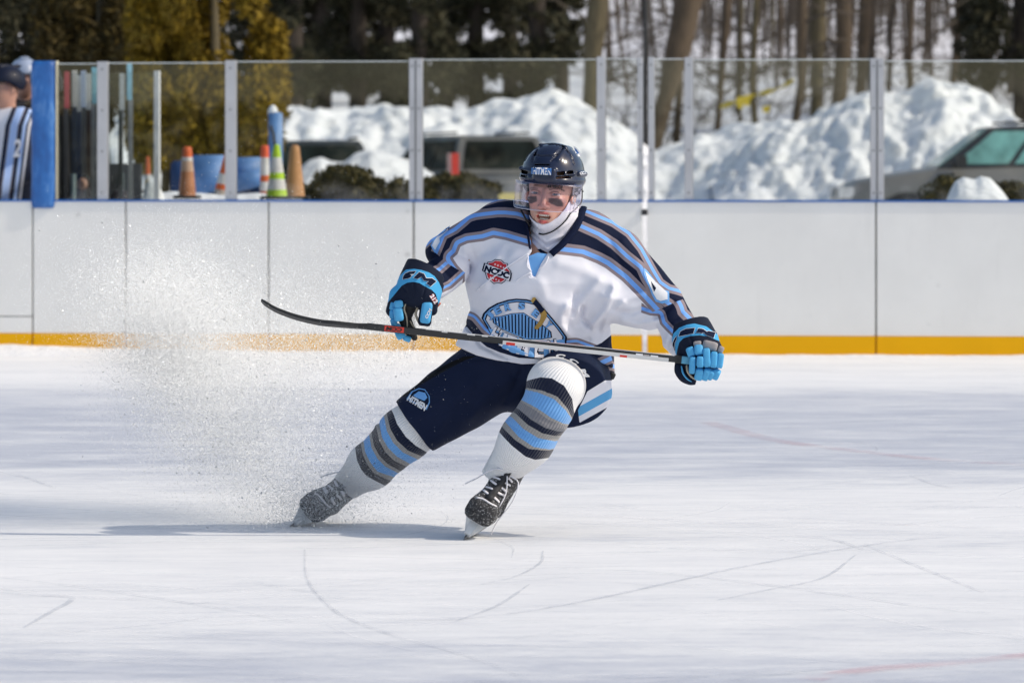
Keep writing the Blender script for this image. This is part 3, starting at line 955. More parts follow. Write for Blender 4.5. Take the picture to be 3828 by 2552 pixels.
TR = [  # base px, top px, widths, distance, bark
    ((2205, 420), (2238, -10), 62, 80, 70, M_BARKO, 'thick olive trunk standing just right of the dark pines'),
    ((2440, 540), (2580, -10), 70, 100, 71, M_BARK, 'thick trunk leaning to the right behind the door stanchions'),
    ((2685, 450), (2722, -10), 24, 28, 79, M_BARK, 'slim trunk tied with yellow tape nearest the leaning trunk'),
    ((2765, 420), (2775, -10), 16, 18, 88, M_BARKO, None), ((2822, 455), (2828, -10), 26, 28, 79, M_BARKO, 'straight olive trunk in the middle of the yellow tape'),
    ((2972, 468), (3000, -10), 32, 38, 77, M_BARK, 'brown trunk at the right end of the yellow tape'),
    ((3050, 430), (3062, -10), 44, 62, 82, M_BARKO, None), ((3135, 400), (3150, -10), 60, 62, 79, M_BARK, 'stoutest straight trunk left of the double stanchion at right'),
    ((3215, 380), (3235, -10), 44, 50, 86, M_BARK, None), ((3255, 380), (3262, -10), 30, 30, 95, M_BARKD, None),
    ((3405, 350), (3408, -10), 30, 28, 78, M_BARK, 'slim trunk directly left of the tallest snow peak'),
    ((3320, 370), (3345, -10), 22, 22, 100, M_BARKD, None), ((3560, 330), (3580, -10), 26, 24, 92, M_BARK, None), ((3690, 340), (3720, -10), 40, 44, 90, M_BARKD, None),
    ((2540, 330), (2560, -10), 30, 26, 90, M_BARK, None), ((2350, 420), (2300, -10), 14, 14, 104, M_BARK, None), ((2880, 330), (2890, -10), 14, 14, 112, M_BARKO, None),
    ((2930, 300), (2915, -10), 16, 16, 108, M_BARK, None), ((2640, 260), (2655, -10), 13, 13, 116, M_BARKD, None), ((3480, 260), (3470, -10), 20, 20, 108, M_BARK, None),
    ((2420, 240), (2400, -10), 20, 22, 112, M_BARKD, None), ((2720, 210), (2738, -10), 12, 12, 122, M_BARK, None), ((2800, 190), (2795, -10), 12, 12, 126, M_BARKD, None),
    ((3020, 250), (3008, -10), 14, 14, 118, M_BARKO, None), ((3180, 230), (3190, -10), 18, 18, 120, M_BARKD, None), ((3620, 250), (3600, -10), 18, 18, 112, M_BARK, None), ((3780, 260), (3800, -10), 24, 24, 104, M_BARKD, None),
    ((2330, 250), (2345, -10), 12, 12, 124, M_BARK, None), ((2490, 170), (2480, -10), 14, 14, 128, M_BARK, None), ((2580, 200), (2600, -10), 12, 12, 130, M_BARKO, None)]
TR.sort(key=lambda t: t[0][0])
for k, (a, b_, w0, w1, Y, bk, lb) in enumerate(TR):
    bare_tree(lb or 'bare %s trunk on the snowy slope, %s trunk from the left' % ('thin far' if w0 < 17 else 'slim' if w0 < 28 else 'stout', ORD[k]), a, b_, w0, w1, Y, 300 + k, bk, nb=7 if Y < 90 else 4)

# brush and fallen branches on the slope
def brush(n, seed, region, name):
    r = random.Random(seed); b = MB()
    for _ in range(n):
        px = r.uniform(region[0], region[1]); Y = r.uniform(region[2], region[3])
        x = (px - CX) * Y / F; z = float(hill_z(x, Y))
        a = r.uniform(-1.3, 1.3); L = r.uniform(.3, 1.5)
        p = Vector((x, Y, z)); q = p + Vector((math.sin(a) * L, r.uniform(-.3, .3), abs(math.cos(a)) * L))
        b.tube([p, p.lerp(q, .5) + Vector((r.gauss(0, .08), 0, r.gauss(0, .06))), q], [.016, .011, .004], 4, cap=False)
        for _ in range(3):
            m = p.lerp(q, r.uniform(.3, 1)); b.tube([m, m + Vector((r.gauss(0, .25), r.gauss(0, .2), r.uniform(-.1, .35)))], [.008, .003], 3, cap=False)
    tag(b.build(name, M_TWIG), kind='stuff')
brush(700, 8, (2240, 3900, 82, 135), 'brushwood')
brush(260, 9, (3420, 3950, 74, 84), 'twig_thicket')
brush(60, 10, (2400, 2620, 70.5, 74), 'dead_brush')

tree('pine_tree', 'dark evergreen at the far right corner above the champagne car', 'tree', (11.2, 88, 1.4), [(11.2, 88, 1.2), (11.2, 88, 12)], [.2, .1],
     [((11.5 + random.uniform(-1.4, 1.4), 88 + random.uniform(-1, 1), random.uniform(3.2, 7.5)), (.5, .5, .4)) for _ in range(34)], 9000, .07, M_DARKC, M_BARKD, limbs=())

# the woods go on to both sides of the picture
def far_woods():
    r = random.Random(91); C = []
    b = MB()
    for k in range(60):
        px = r.uniform(-3200, -350) if k % 2 else r.uniform(4000, 6800)
        Y = r.uniform(74, 100); x = (px - CX) * Y / F; z0 = float(hill_z(x, Y))
        b.tube([(x, Y, z0 - .2), (x + r.gauss(0, .1), Y, z0 + 5), (x + r.gauss(0, .3), Y, z0 + 13)], [.18, .14, .05], 7)
        if k % 3:
            for _ in range(14): C.append(clump_points(60, (x + r.gauss(0, .8), Y + r.gauss(0, .6), z0 + r.uniform(1.5, 9)), (.6, .6, .35)))
    tag(b.build('far_trunks', M_BARK, None, True), kind='stuff')
    V, Q = leaves(np.concatenate(C), .10, stretch=2.0, droop=.2)
    tag(np_mesh('far_woods', V, Q, M_DARKC, None, smooth=False), kind='stuff')
far_woods()
# low dark hedge along the near side of the rink, behind the camera: it shows in the lower half of the glass
def hedge():
    r = np.random.default_rng(8); n = 5200
    C = np.column_stack([r.uniform(-70, 70, n), -40 + r.normal(size=n) * .5, r.uniform(0, 1, n) ** .8 * 2.75 + r.normal(size=n) * .08])
    V, Q = leaves(C, .42, stretch=1.0); tag(np_mesh('near_hedge', V, Q, M_BUSH, None, smooth=False), kind='stuff')
hedge()
# thin saplings far up the slope
def saplings():
    r = random.Random(17); b = MB()
    for k in range(150):
        Y = r.uniform(98, 150); px = r.uniform(2250, 4000); x = (px - CX) * Y / F; z = float(hill_z(x, Y)); t = r.gauss(0, .5); R_ = r.uniform(.025, .075)
        b.tube([(x, Y, z - .1), (x + t * .3, Y, z + 2.5), (x + t, Y, z + 7)], [R_, R_ * .8, R_ * .4], 5, cap=False)
        for _ in range(3):
            h = r.uniform(.5, 5); a = r.choice([-1, 1]); b.tube([(x + t * h / 7, Y, z + h), (x + t * h / 7 + a * r.uniform(.4, 1.3), Y, z + h + r.uniform(-.2, .7))], [.022, .008], 3, cap=False)
    tag(b.build('far_saplings', M_TWIG), kind='stuff')
saplings()

# yellow tape tied between trunks
def tape():
    b = MB()
    path = catmull([at(2692, 400, 78.6), at(2770, 375, 78.4), at(2825, 355, 78.4), at(2900, 335, 78), at(2968, 300, 76.8)], 8)
    for i in range(len(path) - 1):
        p, q = Vector(path[i]), Vector(path[i + 1]); h = 0.035 + 0.02 * math.sin(i * .7)
        b.add([p + Vector((0, 0, h)), p - Vector((0, .02, h)), q - Vector((0, .02, h)), q + Vector((0, 0, h))], [(0, 1, 2, 3)])
    for px, py, l in ((2765, 375, .35), (2862, 410, .12), (2790, 370, .3)):
        p = at(px, py, 78.3); b.add([p + Vector((-.06, 0, .06)), p + Vector((.10, 0, .08)), p + Vector((.06, .02, -l * .5)), p + Vector((-.05, .01, -l * .4))], [(0, 1, 2, 3)])
    tag(b.build('caution_tape', simple('tape_yellow', (0.75, 0.55, 0.02), 0.5)), 'yellow caution tape sagging between trunks on the slope', 'tape')
tape()

# lamp post behind the door gap
lp = empty('lamp_post', (at(2412, 0, 69.5).x, 69.5, 0)); tag(lp, 'slim black lamp post rising behind the door gap', 'lamp post')
b = MB(); x = at(2412, 0, 69.5).x
b.tube([(x, 69.5, 0), (x, 69.5, 1.0), (x + .005, 69.5, 3.2), (x + .005, 69.5, 7.0)], [.09, .056, .052, .05], 12); b.build('post', simple('post_black', (0.012, 0.012, 0.013), 0.5), lp, True)
b = MB(); b.lathe((x, 69.5, 0), [(.2, 0), (.2, .06), (.12, .12), (.1, .5)], 14); b.build('base', simple('post_black', (0, 0, 0)), lp)
b = MB(); b.lathe((x + .005, 69.5, 7.0), [(.05, 0), (.17, .05), (.19, .35), (.10, .5), (.02, .55)], 14); b.build('lamp_head', simple('post_black', (0, 0, 0)), lp)

# shrubs just behind the glass
def shrub(label, px0, px1, tops, Y, n, seed, mat=M_BUSH, name='shrub', leaf=0.022):
    r = random.Random(seed); crowns = []; b = MB()
    bx = at((px0 + px1) / 2, 0, Y).x
    for k in range(30):
        px = r.uniform(px0 + 20, px1 - 20); t = np.interp(px, [p for p, _ in tops], [v for _, v in tops])
        py = r.uniform(t + 18, max(t + 30, 790)); c = at(px, py, Y + r.uniform(-.4, .4))
        crowns.append((tuple(c), (.11, .13, .06 + .04 * r.random())))
        b.tube([(bx + r.uniform(-.2, .2), Y, 0.0), (bx * .5 + c.x * .5, Y, c.z * .45), c], [.014, .010, .004], 5)
    root = empty(name, (bx, Y, 0)); tag(root, label, 'shrub')
    b.build('stems', M_TWIG, root)
    tot = len(crowns)
    C = np.concatenate([clump_points(n // tot, c[0], c[1]) for c in crowns])
    V, Q = leaves(C, leaf, stretch=1.5, droop=-.3)
    np_mesh('foliage', V, Q, mat, root, smooth=False)
shrub('dark evergreen shrub below the snow mound behind the third pane', 1105, 1530, [(1105, 690), (1150, 648), (1204, 624), (1265, 624), (1357, 650), (1433, 672), (1530, 700)], 32.0, 9000, 1)
shrub('low evergreen shrub in front of the grey hatchback with yellow plate', 1560, 1860, [(1560, 690), (1620, 655), (1740, 655), (1820, 680), (1860, 720)], 33.0, 7000, 2)
shrub('scraggy dark shrub in front of the champagne car wheel', 3455, 3620, [(3455, 720), (3490, 690), (3535, 655), (3560, 680), (3620, 700)], 33.0, 1800, 3)
shrub('low dark shrub right of the snow clump at the right edge', 3700, 3900, [(3700, 700), (3760, 690), (3900, 690)], 33.5, 4000, 4)
bank('snow_clump', [(3535, 760), (3552, 715), (3570, 680), (3600, 664), (3640, 672), (3665, 660), (3700, 668), (3725, 695), (3750, 722), (3772, 760)], 30.0, seed=41, res=0.012, lump=0.035, fwd=0.35, depth=0.35, base=0.9)
# ================================================================== CARS IN THE LOT
M_TYRE = simple('tyre_rubber', (0.02, 0.02, 0.02), 0.8)
M_RIM = simple('rim_alloy', (0.45, 0.45, 0.46), 0.35, metal=0.8)
M_CARGLASS = simple('car_glass', (0.012, 0.017, 0.016), 0.15, spec=0.06, var=.9, scale=1.6)  # strong tone variation paints pale reflections into the glass colour
M_RED = simple('lamp_red', (0.55, 0.02, 0.015), 0.25, coat=0.5)
M_LAMP = simple('lamp_clear', (0.55, 0.56, 0.58), 0.15, coat=0.5)
M_BLACKPL = simple('black_plastic', (0.02, 0.02, 0.022), 0.55)

def car(name, label, loc, rz, paint, L=4.6, Wd=1.86, H=1.74, cowl=1.35, belt=1.10, plate=None, glassm=None, cabinm=None):
    root = empty(name, loc, rz); tag(root, label, 'car')
    glassm = glassm or M_CARGLASS
    base = root.matrix_basis if False else world_matrix(root)
    def put(mb, nm, m, parent=root, smooth=False):
        mb.v = [tuple(base @ Vector(p)) for p in mb.v]
        return mb.build(nm, m, parent, smooth)
    hw = Wd / 2
    st = [(0.0, .70, .42, .66), (.05, .80, .36, .80), (.25, .88, .30, .93), (.7, .93, .28, 1.02), (cowl, .94, .28, belt), (L * .55, .95, .28, belt + .02), (L - .5, .94, .28, belt + .04), (L - .12, .90, .32, belt + .02), (L, .82, .45, belt - .15)]
    V, Q = [], []
    for x, w, z0, z1 in st:
        w = w * hw / .95
        for y, z in ((-w * .9, z0), (-w, z0 + .1), (-w * 1.0, z0 + (z1 - z0) * .7), (-w * .95, z1 - .05), (-w * .86, z1), (0, z1 + .025), (w * .86, z1), (w * .95, z1 - .05), (w * 1.0, z0 + (z1 - z0) * .7), (w, z0 + .1), (w * .9, z0), (0, z0)):
            V.append((x, y, z))
    n = 12
    for i in range(len(st) - 1):
        for k in range(n):
            k2 = (k + 1) % n
            Q.append((i * n + k, (i + 1) * n + k, (i + 1) * n + k2, i * n + k2))
    Q += [tuple(range(n)), tuple((len(st) - 1) * n + k for k in range(n - 1, -1, -1))]
    b = MB(); b.add(V, Q); put(b, 'body', paint, smooth=True)
    # cabin: belt corners and roof corners
    wb, wr = hw * .87, hw * .66
    B = [(cowl, -wb, belt), (cowl, wb, belt), (L - .10, wb * .98, belt + .03), (L - .10, -wb * .98, belt + .03)]
    R = [(cowl + .78, -wr, H - .04), (cowl + .78, wr, H - .04), (L - .42, wr * .96, H - .03), (L - .42, -wr * .96, H - .03)]
    b = MB(); b.add(B + R + [(cowl + 1.5, -wr * .98, H), (cowl + 1.5, wr * .98, H), (L - .9, wr * .97, H), (L - .9, -wr * .97, H)],
                    [(0, 1, 5, 4), (1, 2, 6, 10, 9, 5), (2, 3, 7, 6), (3, 0, 4, 8, 11, 7), (4, 5, 9, 8), (8, 9, 10, 11), (11, 10, 6, 7)])
    put(b, 'cabin', cabinm or paint)
    def pane(nm, c, inset, off, m):
        c = [Vector(p) for p in c]; nrm = (c[1] - c[0]).cross(c[3] - c[0]).normalized()
        lerp2 = lambda u, v: (c[0] * (1 - u) + c[1] * u) * (1 - v) + (c[3] * (1 - u) + c[2] * u) * v
        (u0, u1, v0, v1) = inset
        p = [lerp2(u0, v0), lerp2(u1, v0), lerp2(u1, v1), lerp2(u0, v1)]
        b = MB(); b.hexa([q - nrm * .01 for q in p] + [q + nrm * off for q in p]); return put(b, nm, m)
    pane('windscreen', (B[1], B[0], R[0], R[1]), (.05, .95, .06, .93), .012, glassm)
    pane('rear_window', (B[3], B[2], R[2], R[3]), (.08, .92, .12, .9), .012, glassm)
    for a, b0, r0, r1 in ((B[0], B[3], R[3], R[0]), (B[2], B[1], R[1], R[2])):
        rev = a is B[2]
        for u0, u1 in ((.06, .30), (.33, .62), (.65, .93)):
            if rev: u0, u1 = 1 - u1, 1 - u0
            q = pane('side_window', (a, b0, r0, r1), (u0, u1, .10, .90), .012, glassm)
    for sx in (.92, L - .95):
        for s in (-1, 1):
            ring = MB(); rim = MB()
            def disc(mb, r, y0, y1, n=20):
                vs = [(sx + r * math.cos(2 * math.pi * k / n), y, .36 + r * math.sin(2 * math.pi * k / n)) for y in (y0, y1) for k in range(n)]
                mb.add(vs, [(k, (k + 1) % n, n + (k + 1) % n, n + k) for k in range(n)] + [tuple(range(n)), tuple(range(2 * n - 1, n - 1, -1))])
            well = MB(); disc(well, .43, s * (hw - .2), s * (hw + .004)); put(well, 'wheel_arch', M_BLACKPL)
            disc(ring, .36, s * (hw - .2), s * (hw + .012)); w = put(ring, 'wheel', M_TYRE)
            disc(rim, .23, s * (hw - .1), s * (hw + .02)); put(rim, 'rim', M_RIM, w)
    for s in (-1, 1):
        b = MB(); b.box((.10, s * hw * .70, .78), (.09, .17, .08)); put(b, 'headlight', M_LAMP)
        b = MB(); b.box((L - .11, s * hw * .86, belt + .02), (.10, .055, .30)); b.box((L - .05, s * hw * .80, belt - .28), (.10, .15, .05)); put(b, 'tail_light', M_RED)
        b = MB(); b.box((cowl + .32, s * (hw + .10), belt + .10), (.07, .11, .08)); put(b, 'mirror', M_BLACKPL)
        b = MB(); b.tube([(cowl + 1.0, s * wr * .92, H + .03), (L - .7, s * wr * .9, H + .04)], .018, 6); put(b, 'roof_rail', M_BLACKPL)
    b = MB(); b.box((L - .0, 0, .52), (.10, hw * .9, .12)); put(b, 'bumper', M_BLACKPL)
    b = MB(); b.box((.02, 0, .50), (.06, hw * .8, .12)); put(b, 'bumper', M_BLACKPL)
    if plate:
        b = MB(); b.box((L + .045, 0, belt - .33), (.012, .16, .08)); put(b, 'number_plate', plate)
    return root
def paint(name, c, rough=0.35):
    return simple(name, c, rough, metal=0.15, var=0.06, scale=2, coat=0.4)
car('champagne_car', 'champagne estate car parked side on at the right edge', (at(3140, 0, 56).x, 57.0, 0.14), 0.03, paint('champagne', (0.20, 0.19, 0.175)), H=1.74, belt=1.12, L=4.7, cabinm=paint('cabin_dark', (0.022, 0.023, 0.026)),
    glassm=simple('teal_glass', (0.16, 0.36, 0.33), 0.12, var=0.4, scale=3))
def rear_car(name, label, px, Y, rz, mat, H, **k):
    L = 4.6; x = at(px, 0, Y).x
    a = -math.pi / 2 + rz
    return car(name, label, (x - math.cos(a) * L, Y - math.sin(a) * L, 0.0), a, mat, L=L, H=H, **k)
rear_car('grey_hatchback', 'grey hatchback with red tail lights and a yellow number plate, seen from behind', 1900, 57.5, 0.33, paint('car_grey', (0.115, 0.12, 0.125)), 1.74, belt=1.16, cabinm=paint('cabin_grey', (0.085, 0.088, 0.09)), plate=simple('plate_yellow', (0.5, 0.42, 0.12), 0.5))
rear_car('dark_car', 'dark car almost buried behind the snow mound left of the double stanchion', 1205, 55.0, 0.12, paint('car_dark', (0.03, 0.035, 0.035)), 1.65, belt=1.12, Wd=1.8)

# ================================================================== CONES AND CLUTTER BEHIND THE GLASS
led = bank('snow_ledge', [(545, 735), (600, 722), (650, 716), (760, 722), (830, 730), (960, 722), (1100, 735), (1160, 760)], 29.6, seed=51, res=0.02, lump=0.012, fwd=0.9, depth=1.6, base=0.3)
def cone_stripes(name, cols):
    """cols: (height fraction, colour) steps from the ground up"""
    m, nt, p, out = new_mat(name)
    a = N(nt, 'ShaderNodeAttribute'); a.attribute_name = 'height'
    r = ramp(nt, a.outputs['Fac'], cols, 'CONSTANT')
    n = noise(nt, coords(nt), 16, 5)
    r2 = ramp(nt, n, [(0.4, (1, 1, 1)), (0.75, (0.72, 0.70, 0.68))])
    nt.links.new(mixc(nt, 1.0, r.outputs[0], r2.outputs[0], 'MULTIPLY'), p.inputs['Base Color'])
    p.inputs['Roughness'].default_value = 0.55
    return m
def cone(name, label, px, vtop, vbot, wtop, wbot, Y, cols, tilt=0.0, dome=False):
    s = Y / F
    c = at(px, vbot, Y); h = (vbot - vtop) * s
    root = empty(name, c); tag(root, label, 'traffic cone', 'cones and markers on the snow ledge')
    prof = [(wbot * s * .5, 0), (wbot * s * .5, .012)] + [((wbot + (wtop - wbot) * t) * s * .5, h * t) for t in np.linspace(.03, .97, 14)]
    prof += [(wtop * s * .42, h * .99), (wtop * s * .2, h)]
    if dome: prof[-2:] = [(wtop * s * .44, h * .985), (wtop * s * .3, h * 1.01), (wtop * s * .1, h * 1.02)]
    b = MB(); b.lathe((0, 0, 0), prof, 20)
    M = Matrix.Translation(c) @ Matrix.Rotation(tilt, 4, 'Y')
    zs = [p[2] / h for p in b.v]
    b.v = [tuple(M @ Vector(p)) for p in b.v]
    o = b.build('cone_body', cone_stripes(name + label[:12], cols), root, True)
    a = o.data.attributes.new('height', 'FLOAT', 'POINT'); a.data.foreach_set('value', zs)
    f = MB(); f.box((0, 0, .01), (wbot * s * .72, wbot * s * .72, .012)); f.v = [tuple(M @ Vector(p)) for p in f.v]
    f.build('cone_foot', M_BLACKPL, root)
OR, WH, LI = (0.72, 0.13, 0.03), (0.70, 0.68, 0.66), (0.45, 0.68, 0.02)
FA = (0.50, 0.20, 0.09)
cone('traffic_cone', 'faded orange traffic cone with one white collar in front of the blue mats', 700, 548, 742, 32, 68, 29.2, [(0, FA), (.52, (.62, .40, .28)), (.72, WH), (.79, OR)])
cone('traffic_cone', 'leaning orange cone half hidden by the single stanchion beside the blue mats', 828, 560, 738, 26, 66, 29.9, [(0, (.6, .5, .42)), (.16, OR), (.28, WH), (.50, OR)], 0.16)
cone('traffic_cone', 'small orange and white cone just right of the slim white gate post', 552, 585, 720, 14, 26, 30.2, [(0, (.6, .45, .25)), (.35, WH), (.5, OR)])
cone('marker_post', 'straight red and white banded marker post beside the lime cone', 990, 543, 738, 30, 38, 29.9, [(0, OR), (.12, WH), (.30, OR), (.42, WH), (.76, (.80, .10, .03))])
cone('traffic_cone', 'lime green traffic cone with two white bands', 1034, 540, 744, 22, 82, 28.9, [(0, LI), (.17, WH), (.36, LI), (.48, WH), (.76, LI)])
cone('traffic_cone', 'plain sun bleached orange cone with round top beside the lime cone', 1102, 545, 744, 34, 78, 29.1, [(0, (0.55, 0.27, 0.11))], dome=True)
M_MAT = simple('mat_blue', (0.11, 0.26, 0.55), 0.5, scale=4, var=0.3)
M_MATD = simple('mat_navy', (0.012, 0.045, 0.14), 0.5, scale=4)
def mat_stack():
    root = empty('blue_mats', at(830, 740, 33)); tag(root, 'pile of folded blue vinyl mats behind the orange cones', 'mats')
    Y = 33.0; s = Y / F
    for k, (a, b_, v0, v1, dy, m, tl) in enumerate([(715, 852, 580, 760, 0, M_MAT, .0), (640, 712, 600, 760, .25, M_MATD, .0), (858, 985, 588, 690, .1, M_MAT, .02), (870, 1000, 640, 705, -.25, M_MAT, .22), (872, 1000, 690, 760, -.1, M_MATD, .0)]):
        c = at((a + b_) / 2, (v0 + v1) / 2, Y + dy)
        R = Matrix.Rotation(-tl, 3, 'Y')
        bm = bmesh.new(); bmesh.ops.create_cube(bm, size=1.0)
        for v in bm.verts: v.co = R @ Vector((v.co.x * (b_ - a) * s, v.co.y * .18, v.co.z * (v1 - v0) * s)) + c
        bmesh.ops.bevel(bm, geom=bm.edges[:], offset=.02, segments=3, affect='EDGES')
        me = bpy.data.meshes.new('mat_fold'); bm.to_mesh(me); bm.free(); link('mat_fold', me, m, root, True)
mat_stack()
def blue_post():
    Y = 31.5; s = Y / F; c = at(1030, 760, Y)
    root = empty('blue_post', c); tag(root, 'upright light blue padded post topped with snow behind the cones', 'post')
    bm = bmesh.new(); bmesh.ops.create_cube(bm, size=1.0)
    for v in bm.verts: v.co = Vector((v.co.x * 52 * s + c.x - .0 * v.co.z, Y + v.co.y * .1, 0.9 + (v.co.z + .5) * (1.28 + 205 * s - .9)))
    bmesh.ops.bevel(bm, geom=bm.edges[:], offset=.012, segments=2, affect='EDGES')
    me = bpy.data.meshes.new('pad'); bm.to_mesh(me); bm.free(); link('pad', me, simple('post_blue', (0.10, 0.24, 0.50), 0.5, scale=5), root, True)
    b = MB(); b.tube([at(1012, 470, Y - .13), at(1022, 500, Y - .13), at(1030, 560, Y - .13)], .012, 6); b.build('strap', M_BLACKPL, root)
    V, Q = [], []
    b = MB(); p = at(1020, 424, Y); b.lathe(p, [(18 * s, -.02), (19 * s, .015), (14 * s, .045), (6 * s, .062), (.002, .066)], 14); b.build('snow_cap', SNOW, root, True)
blue_post()
bank('snow_lump', [(530, 760), (545, 690), (560, 672), (580, 680), (600, 705), (615, 735), (625, 765)], 28.6, seed=61, res=0.012, lump=0.008, fwd=0.12, depth=0.15, base=0.9)

# ================================================================== PEOPLE AND GEAR AT THE BENCH
def mscale(V): return V
def figure(name, label, px, Y, face_yaw, jersey_mat, helmet_mat, ztop, stripes=None, coat=False, arm=1):
    """a standing person from a distance field in metres, origin on the bench floor; the body is one surface, clothes are children"""
    x0 = at(px, 0, Y).x
    H = ztop
    cy, sy = math.cos(face_yaw), math.sin(face_yaw)
    def loc(P):   # world -> person's own axes (x right, y front is -Y, z up)
        X, Yv, Z = P[0] - x0, P[1] - Y, P[2]
        return (X * cy + Yv * sy, -X * sy + Yv * cy, Z)
    hz = H - .15
    sh = H - .36
    def skin(P):
        p = loc(P)
        d = sd_ell(p, (0, 0, hz + .01), (.075, .098, .115))
        d = smin(d, sd_ell(p, (0, -.03, hz - .06), (.058, .07, .07)), .03)
        d = smin(d, sd_cap(p, (0, -.098, hz + .0), (0, -.112, hz - .028), .010, .017), .012)      # nose
        d = smax(d, -sd_ell(p, (.032, -.105, hz + .008), (.018, .02, .011)), .008)
        d = smax(d, -sd_ell(p, (-.032, -.105, hz + .008), (.018, .02, .011)), .008)
        d = smax(d, -sd_ell(p, (0, -.105, hz - .065), (.024, .012, .005)), .004)
        for s in (-1, 1): d = smin(d, sd_ell(p, (s * .078, .01, hz - .01), (.012, .022, .032)), .01)
        d = smin(d, sd_cap(p, (0, .01, hz - .05), (0, .02, sh), .055, .06), .03)
        d = smin(d, sd_cap(p, (0, .02, sh - .08), (0, .02, H - .85), .15, .13, .75), .06)
        for s in (-1, 1):
            d = smin(d, sd_cap(p, (s * .17, .02, sh - .04), (s * .24, .02, sh - .32), .055, .045), .04)
            d = smin(d, sd_cap(p, (s * .24, .02, sh - .32), (s * .20, -.20, sh - .48), .043, .034), .02)
            d = smin(d, sd_ell(p, (s * .195, -.25, sh - .50), (.035, .06, .045)), .02)
            d = smin(d, sd_cap(p, (s * .09, .02, H - .88), (s * .11, .0, .5), .085, .055), .05)
            d = smin(d, sd_cap(p, (s * .11, .0, .5), (s * .11, .02, .1), .055, .04), .03)
            d = smin(d, sd_cap(p, (s * .11, .02, .07), (s * .11, -.15, .06), .04, .035), .03)
        return d
    def top(P):
        p = loc(P)
        d = sd_cap(p, (0, .02, sh - .10), (0, .03, H - .92), .215, .235, .72)
        d = smin(d, sd_cap(p, (-.17, .02, sh - .05), (.17, .02, sh - .05), .115, .115), .08)
        for s in (-1, 1):
            d = smin(d, sd_cap(p, (s * .20, .02, sh - .07), (s * .275, .02, sh - .34), .115, .095), .05)
            d = smin(d, sd_cap(p, (s * .275, .02, sh - .34), (s * .21, -.19, sh - .48), .09, .07), .04)
        d = d + .008 * vnoise(P, .06, 3)
        return d
    def trousers(P):
        p = loc(P)
        d = sd_cap(p, (0, .02, H - .85), (0, .02, H - 1.0), .2, .2, .8)
        for s in (-1, 1):
            d = smin(d, sd_cap(p, (s * .10, .02, H - 1.0), (s * .12, .0, .5), .13, .10), .06)
            d = smin(d, sd_cap(p, (s * .12, .0, .5), (s * .12, .03, .12), .09, .07), .05)
        return np.maximum(d, .10 - p[2])
    lo, hi = (x0 - .42, Y - .42, 0.0), (x0 + .42, Y + .42, H + .02)
    V, Q = surface_net(skin, lo, hi, .0135)
    body = np_mesh(name, V - np.array([x0, Y, 0]), Q, simple('skin_far', (0.50, 0.27, 0.20), 0.5, scale=12))
    body.location = (x0, Y, 0)
    tag(body, label, 'person', None)
    V, Q = surface_net(top, (x0 - .5, Y - .5, H - 1.16), (x0 + .5, Y + .5, H - .2), .014)
    at_ = {}
    if stripes is not None:
        p = loc((V[:, 0], V[:, 1], V[:, 2])); u_ = V[:, 0] * F / V[:, 1] + CX; v_ = HY - (V[:, 2] - CZ) * F / V[:, 1]; at_['band'] = np.clip((u_ + (v_ - 560) * .13 + 18 - np.clip(470 - v_, 0, 99) * .25) / 130, 0, 1)
    j = np_mesh('coat' if coat else 'jersey', V, Q, jersey_mat, body, attrs=at_)
    V, Q = surface_net(trousers, (x0 - .35, Y - .35, .05), (x0 + .35, Y + .35, H - .6), .02)
    np_mesh('trousers', V, Q, simple('trousers_dark', (0.015, 0.016, 0.02), 0.8), body)
    if helmet_mat:
        def helm(P):
            p = loc(P)
            d = sd_ell(p, (0, .01, hz + .045), (.112, .142, .115))
            d = np.maximum(d, -(p[2] - (hz + .035 - .5 * np.clip(p[1] + .03, 0, .09))))
            d = smax(d, -sd_ell(p, (0, 0, hz), (.085, .115, .13)), .01)
            d = np.minimum(d, sd_box(p, (0, .02, hz + .155), (.03, .09, .012), .008))
            return d
        V, Q = surface_net(helm, (x0 - .2, Y - .2, hz - .1), (x0 + .2, Y + .2, hz + .2), .0075)
        h = np_mesh('helmet', V, Q, helmet_mat, body)
        b = MB(); vs = []
        for k in range(13):
            t = math.radians(-70 + 140 * k / 12); q = Vector((math.sin(t) * .118, -math.cos(t) * .15, 0))
            w = Vector((q.x * cy - q.y * sy, q.x * sy + q.y * cy, 0)) + Vector((x0, Y, hz))
            vs += [w + Vector((0, 0, .045)), w + Vector((0, 0, -.045))]
        b.add(vs, [(2 * k, 2 * k + 1, 2 * k + 3, 2 * k + 2) for k in range(12)])
        b.build('visor', clear_sheet('visor_far', (.9, .9, .95)), h, True)
    if coat:
        C = clump_points(2600, (x0 + .03, Y - .02, sh + .045), (.17, .17, .075), hollow=.6)
        V, Q = leaves(C, .016, stretch=1.6); np_mesh('fur_collar', V, Q, foliage_mat('fur', [(.22, .15, .08), (.40, .30, .18), (.12, .08, .05)]), j, smooth=False)
    return body, j
def stripe_mat(name, stops):
    m, nt, p, out = new_mat(name)
    a = N(nt, 'ShaderNodeAttribute'); a.attribute_name = 'band'
    r = ramp(nt, a.outputs['Fac'], stops, 'CONSTANT')
    nt.links.new(r.outputs[0], p.inputs['Base Color']); p.inputs['Roughness'].default_value = 0.8
    n = noise(nt, coords(nt), 20, 3); bump(nt, p, n, 0.004, 0.4)
    return m
NAVY, LBLUE, TAUPE, WHITEC = (0.010, 0.016, 0.040), (0.20, 0.42, 0.85), (0.26, 0.22, 0.235), (0.70, 0.71, 0.76)
def diag(p, sh):
    return None
st = [(0, WHITEC), (.20, NAVY), (.32, TAUPE), (.345, (.42, .58, .90)), (.56, TAUPE), (.585, NAVY), (.70, (.42, .58, .90)), (.80, NAVY), (.86, WHITEC), (.93, NAVY)]
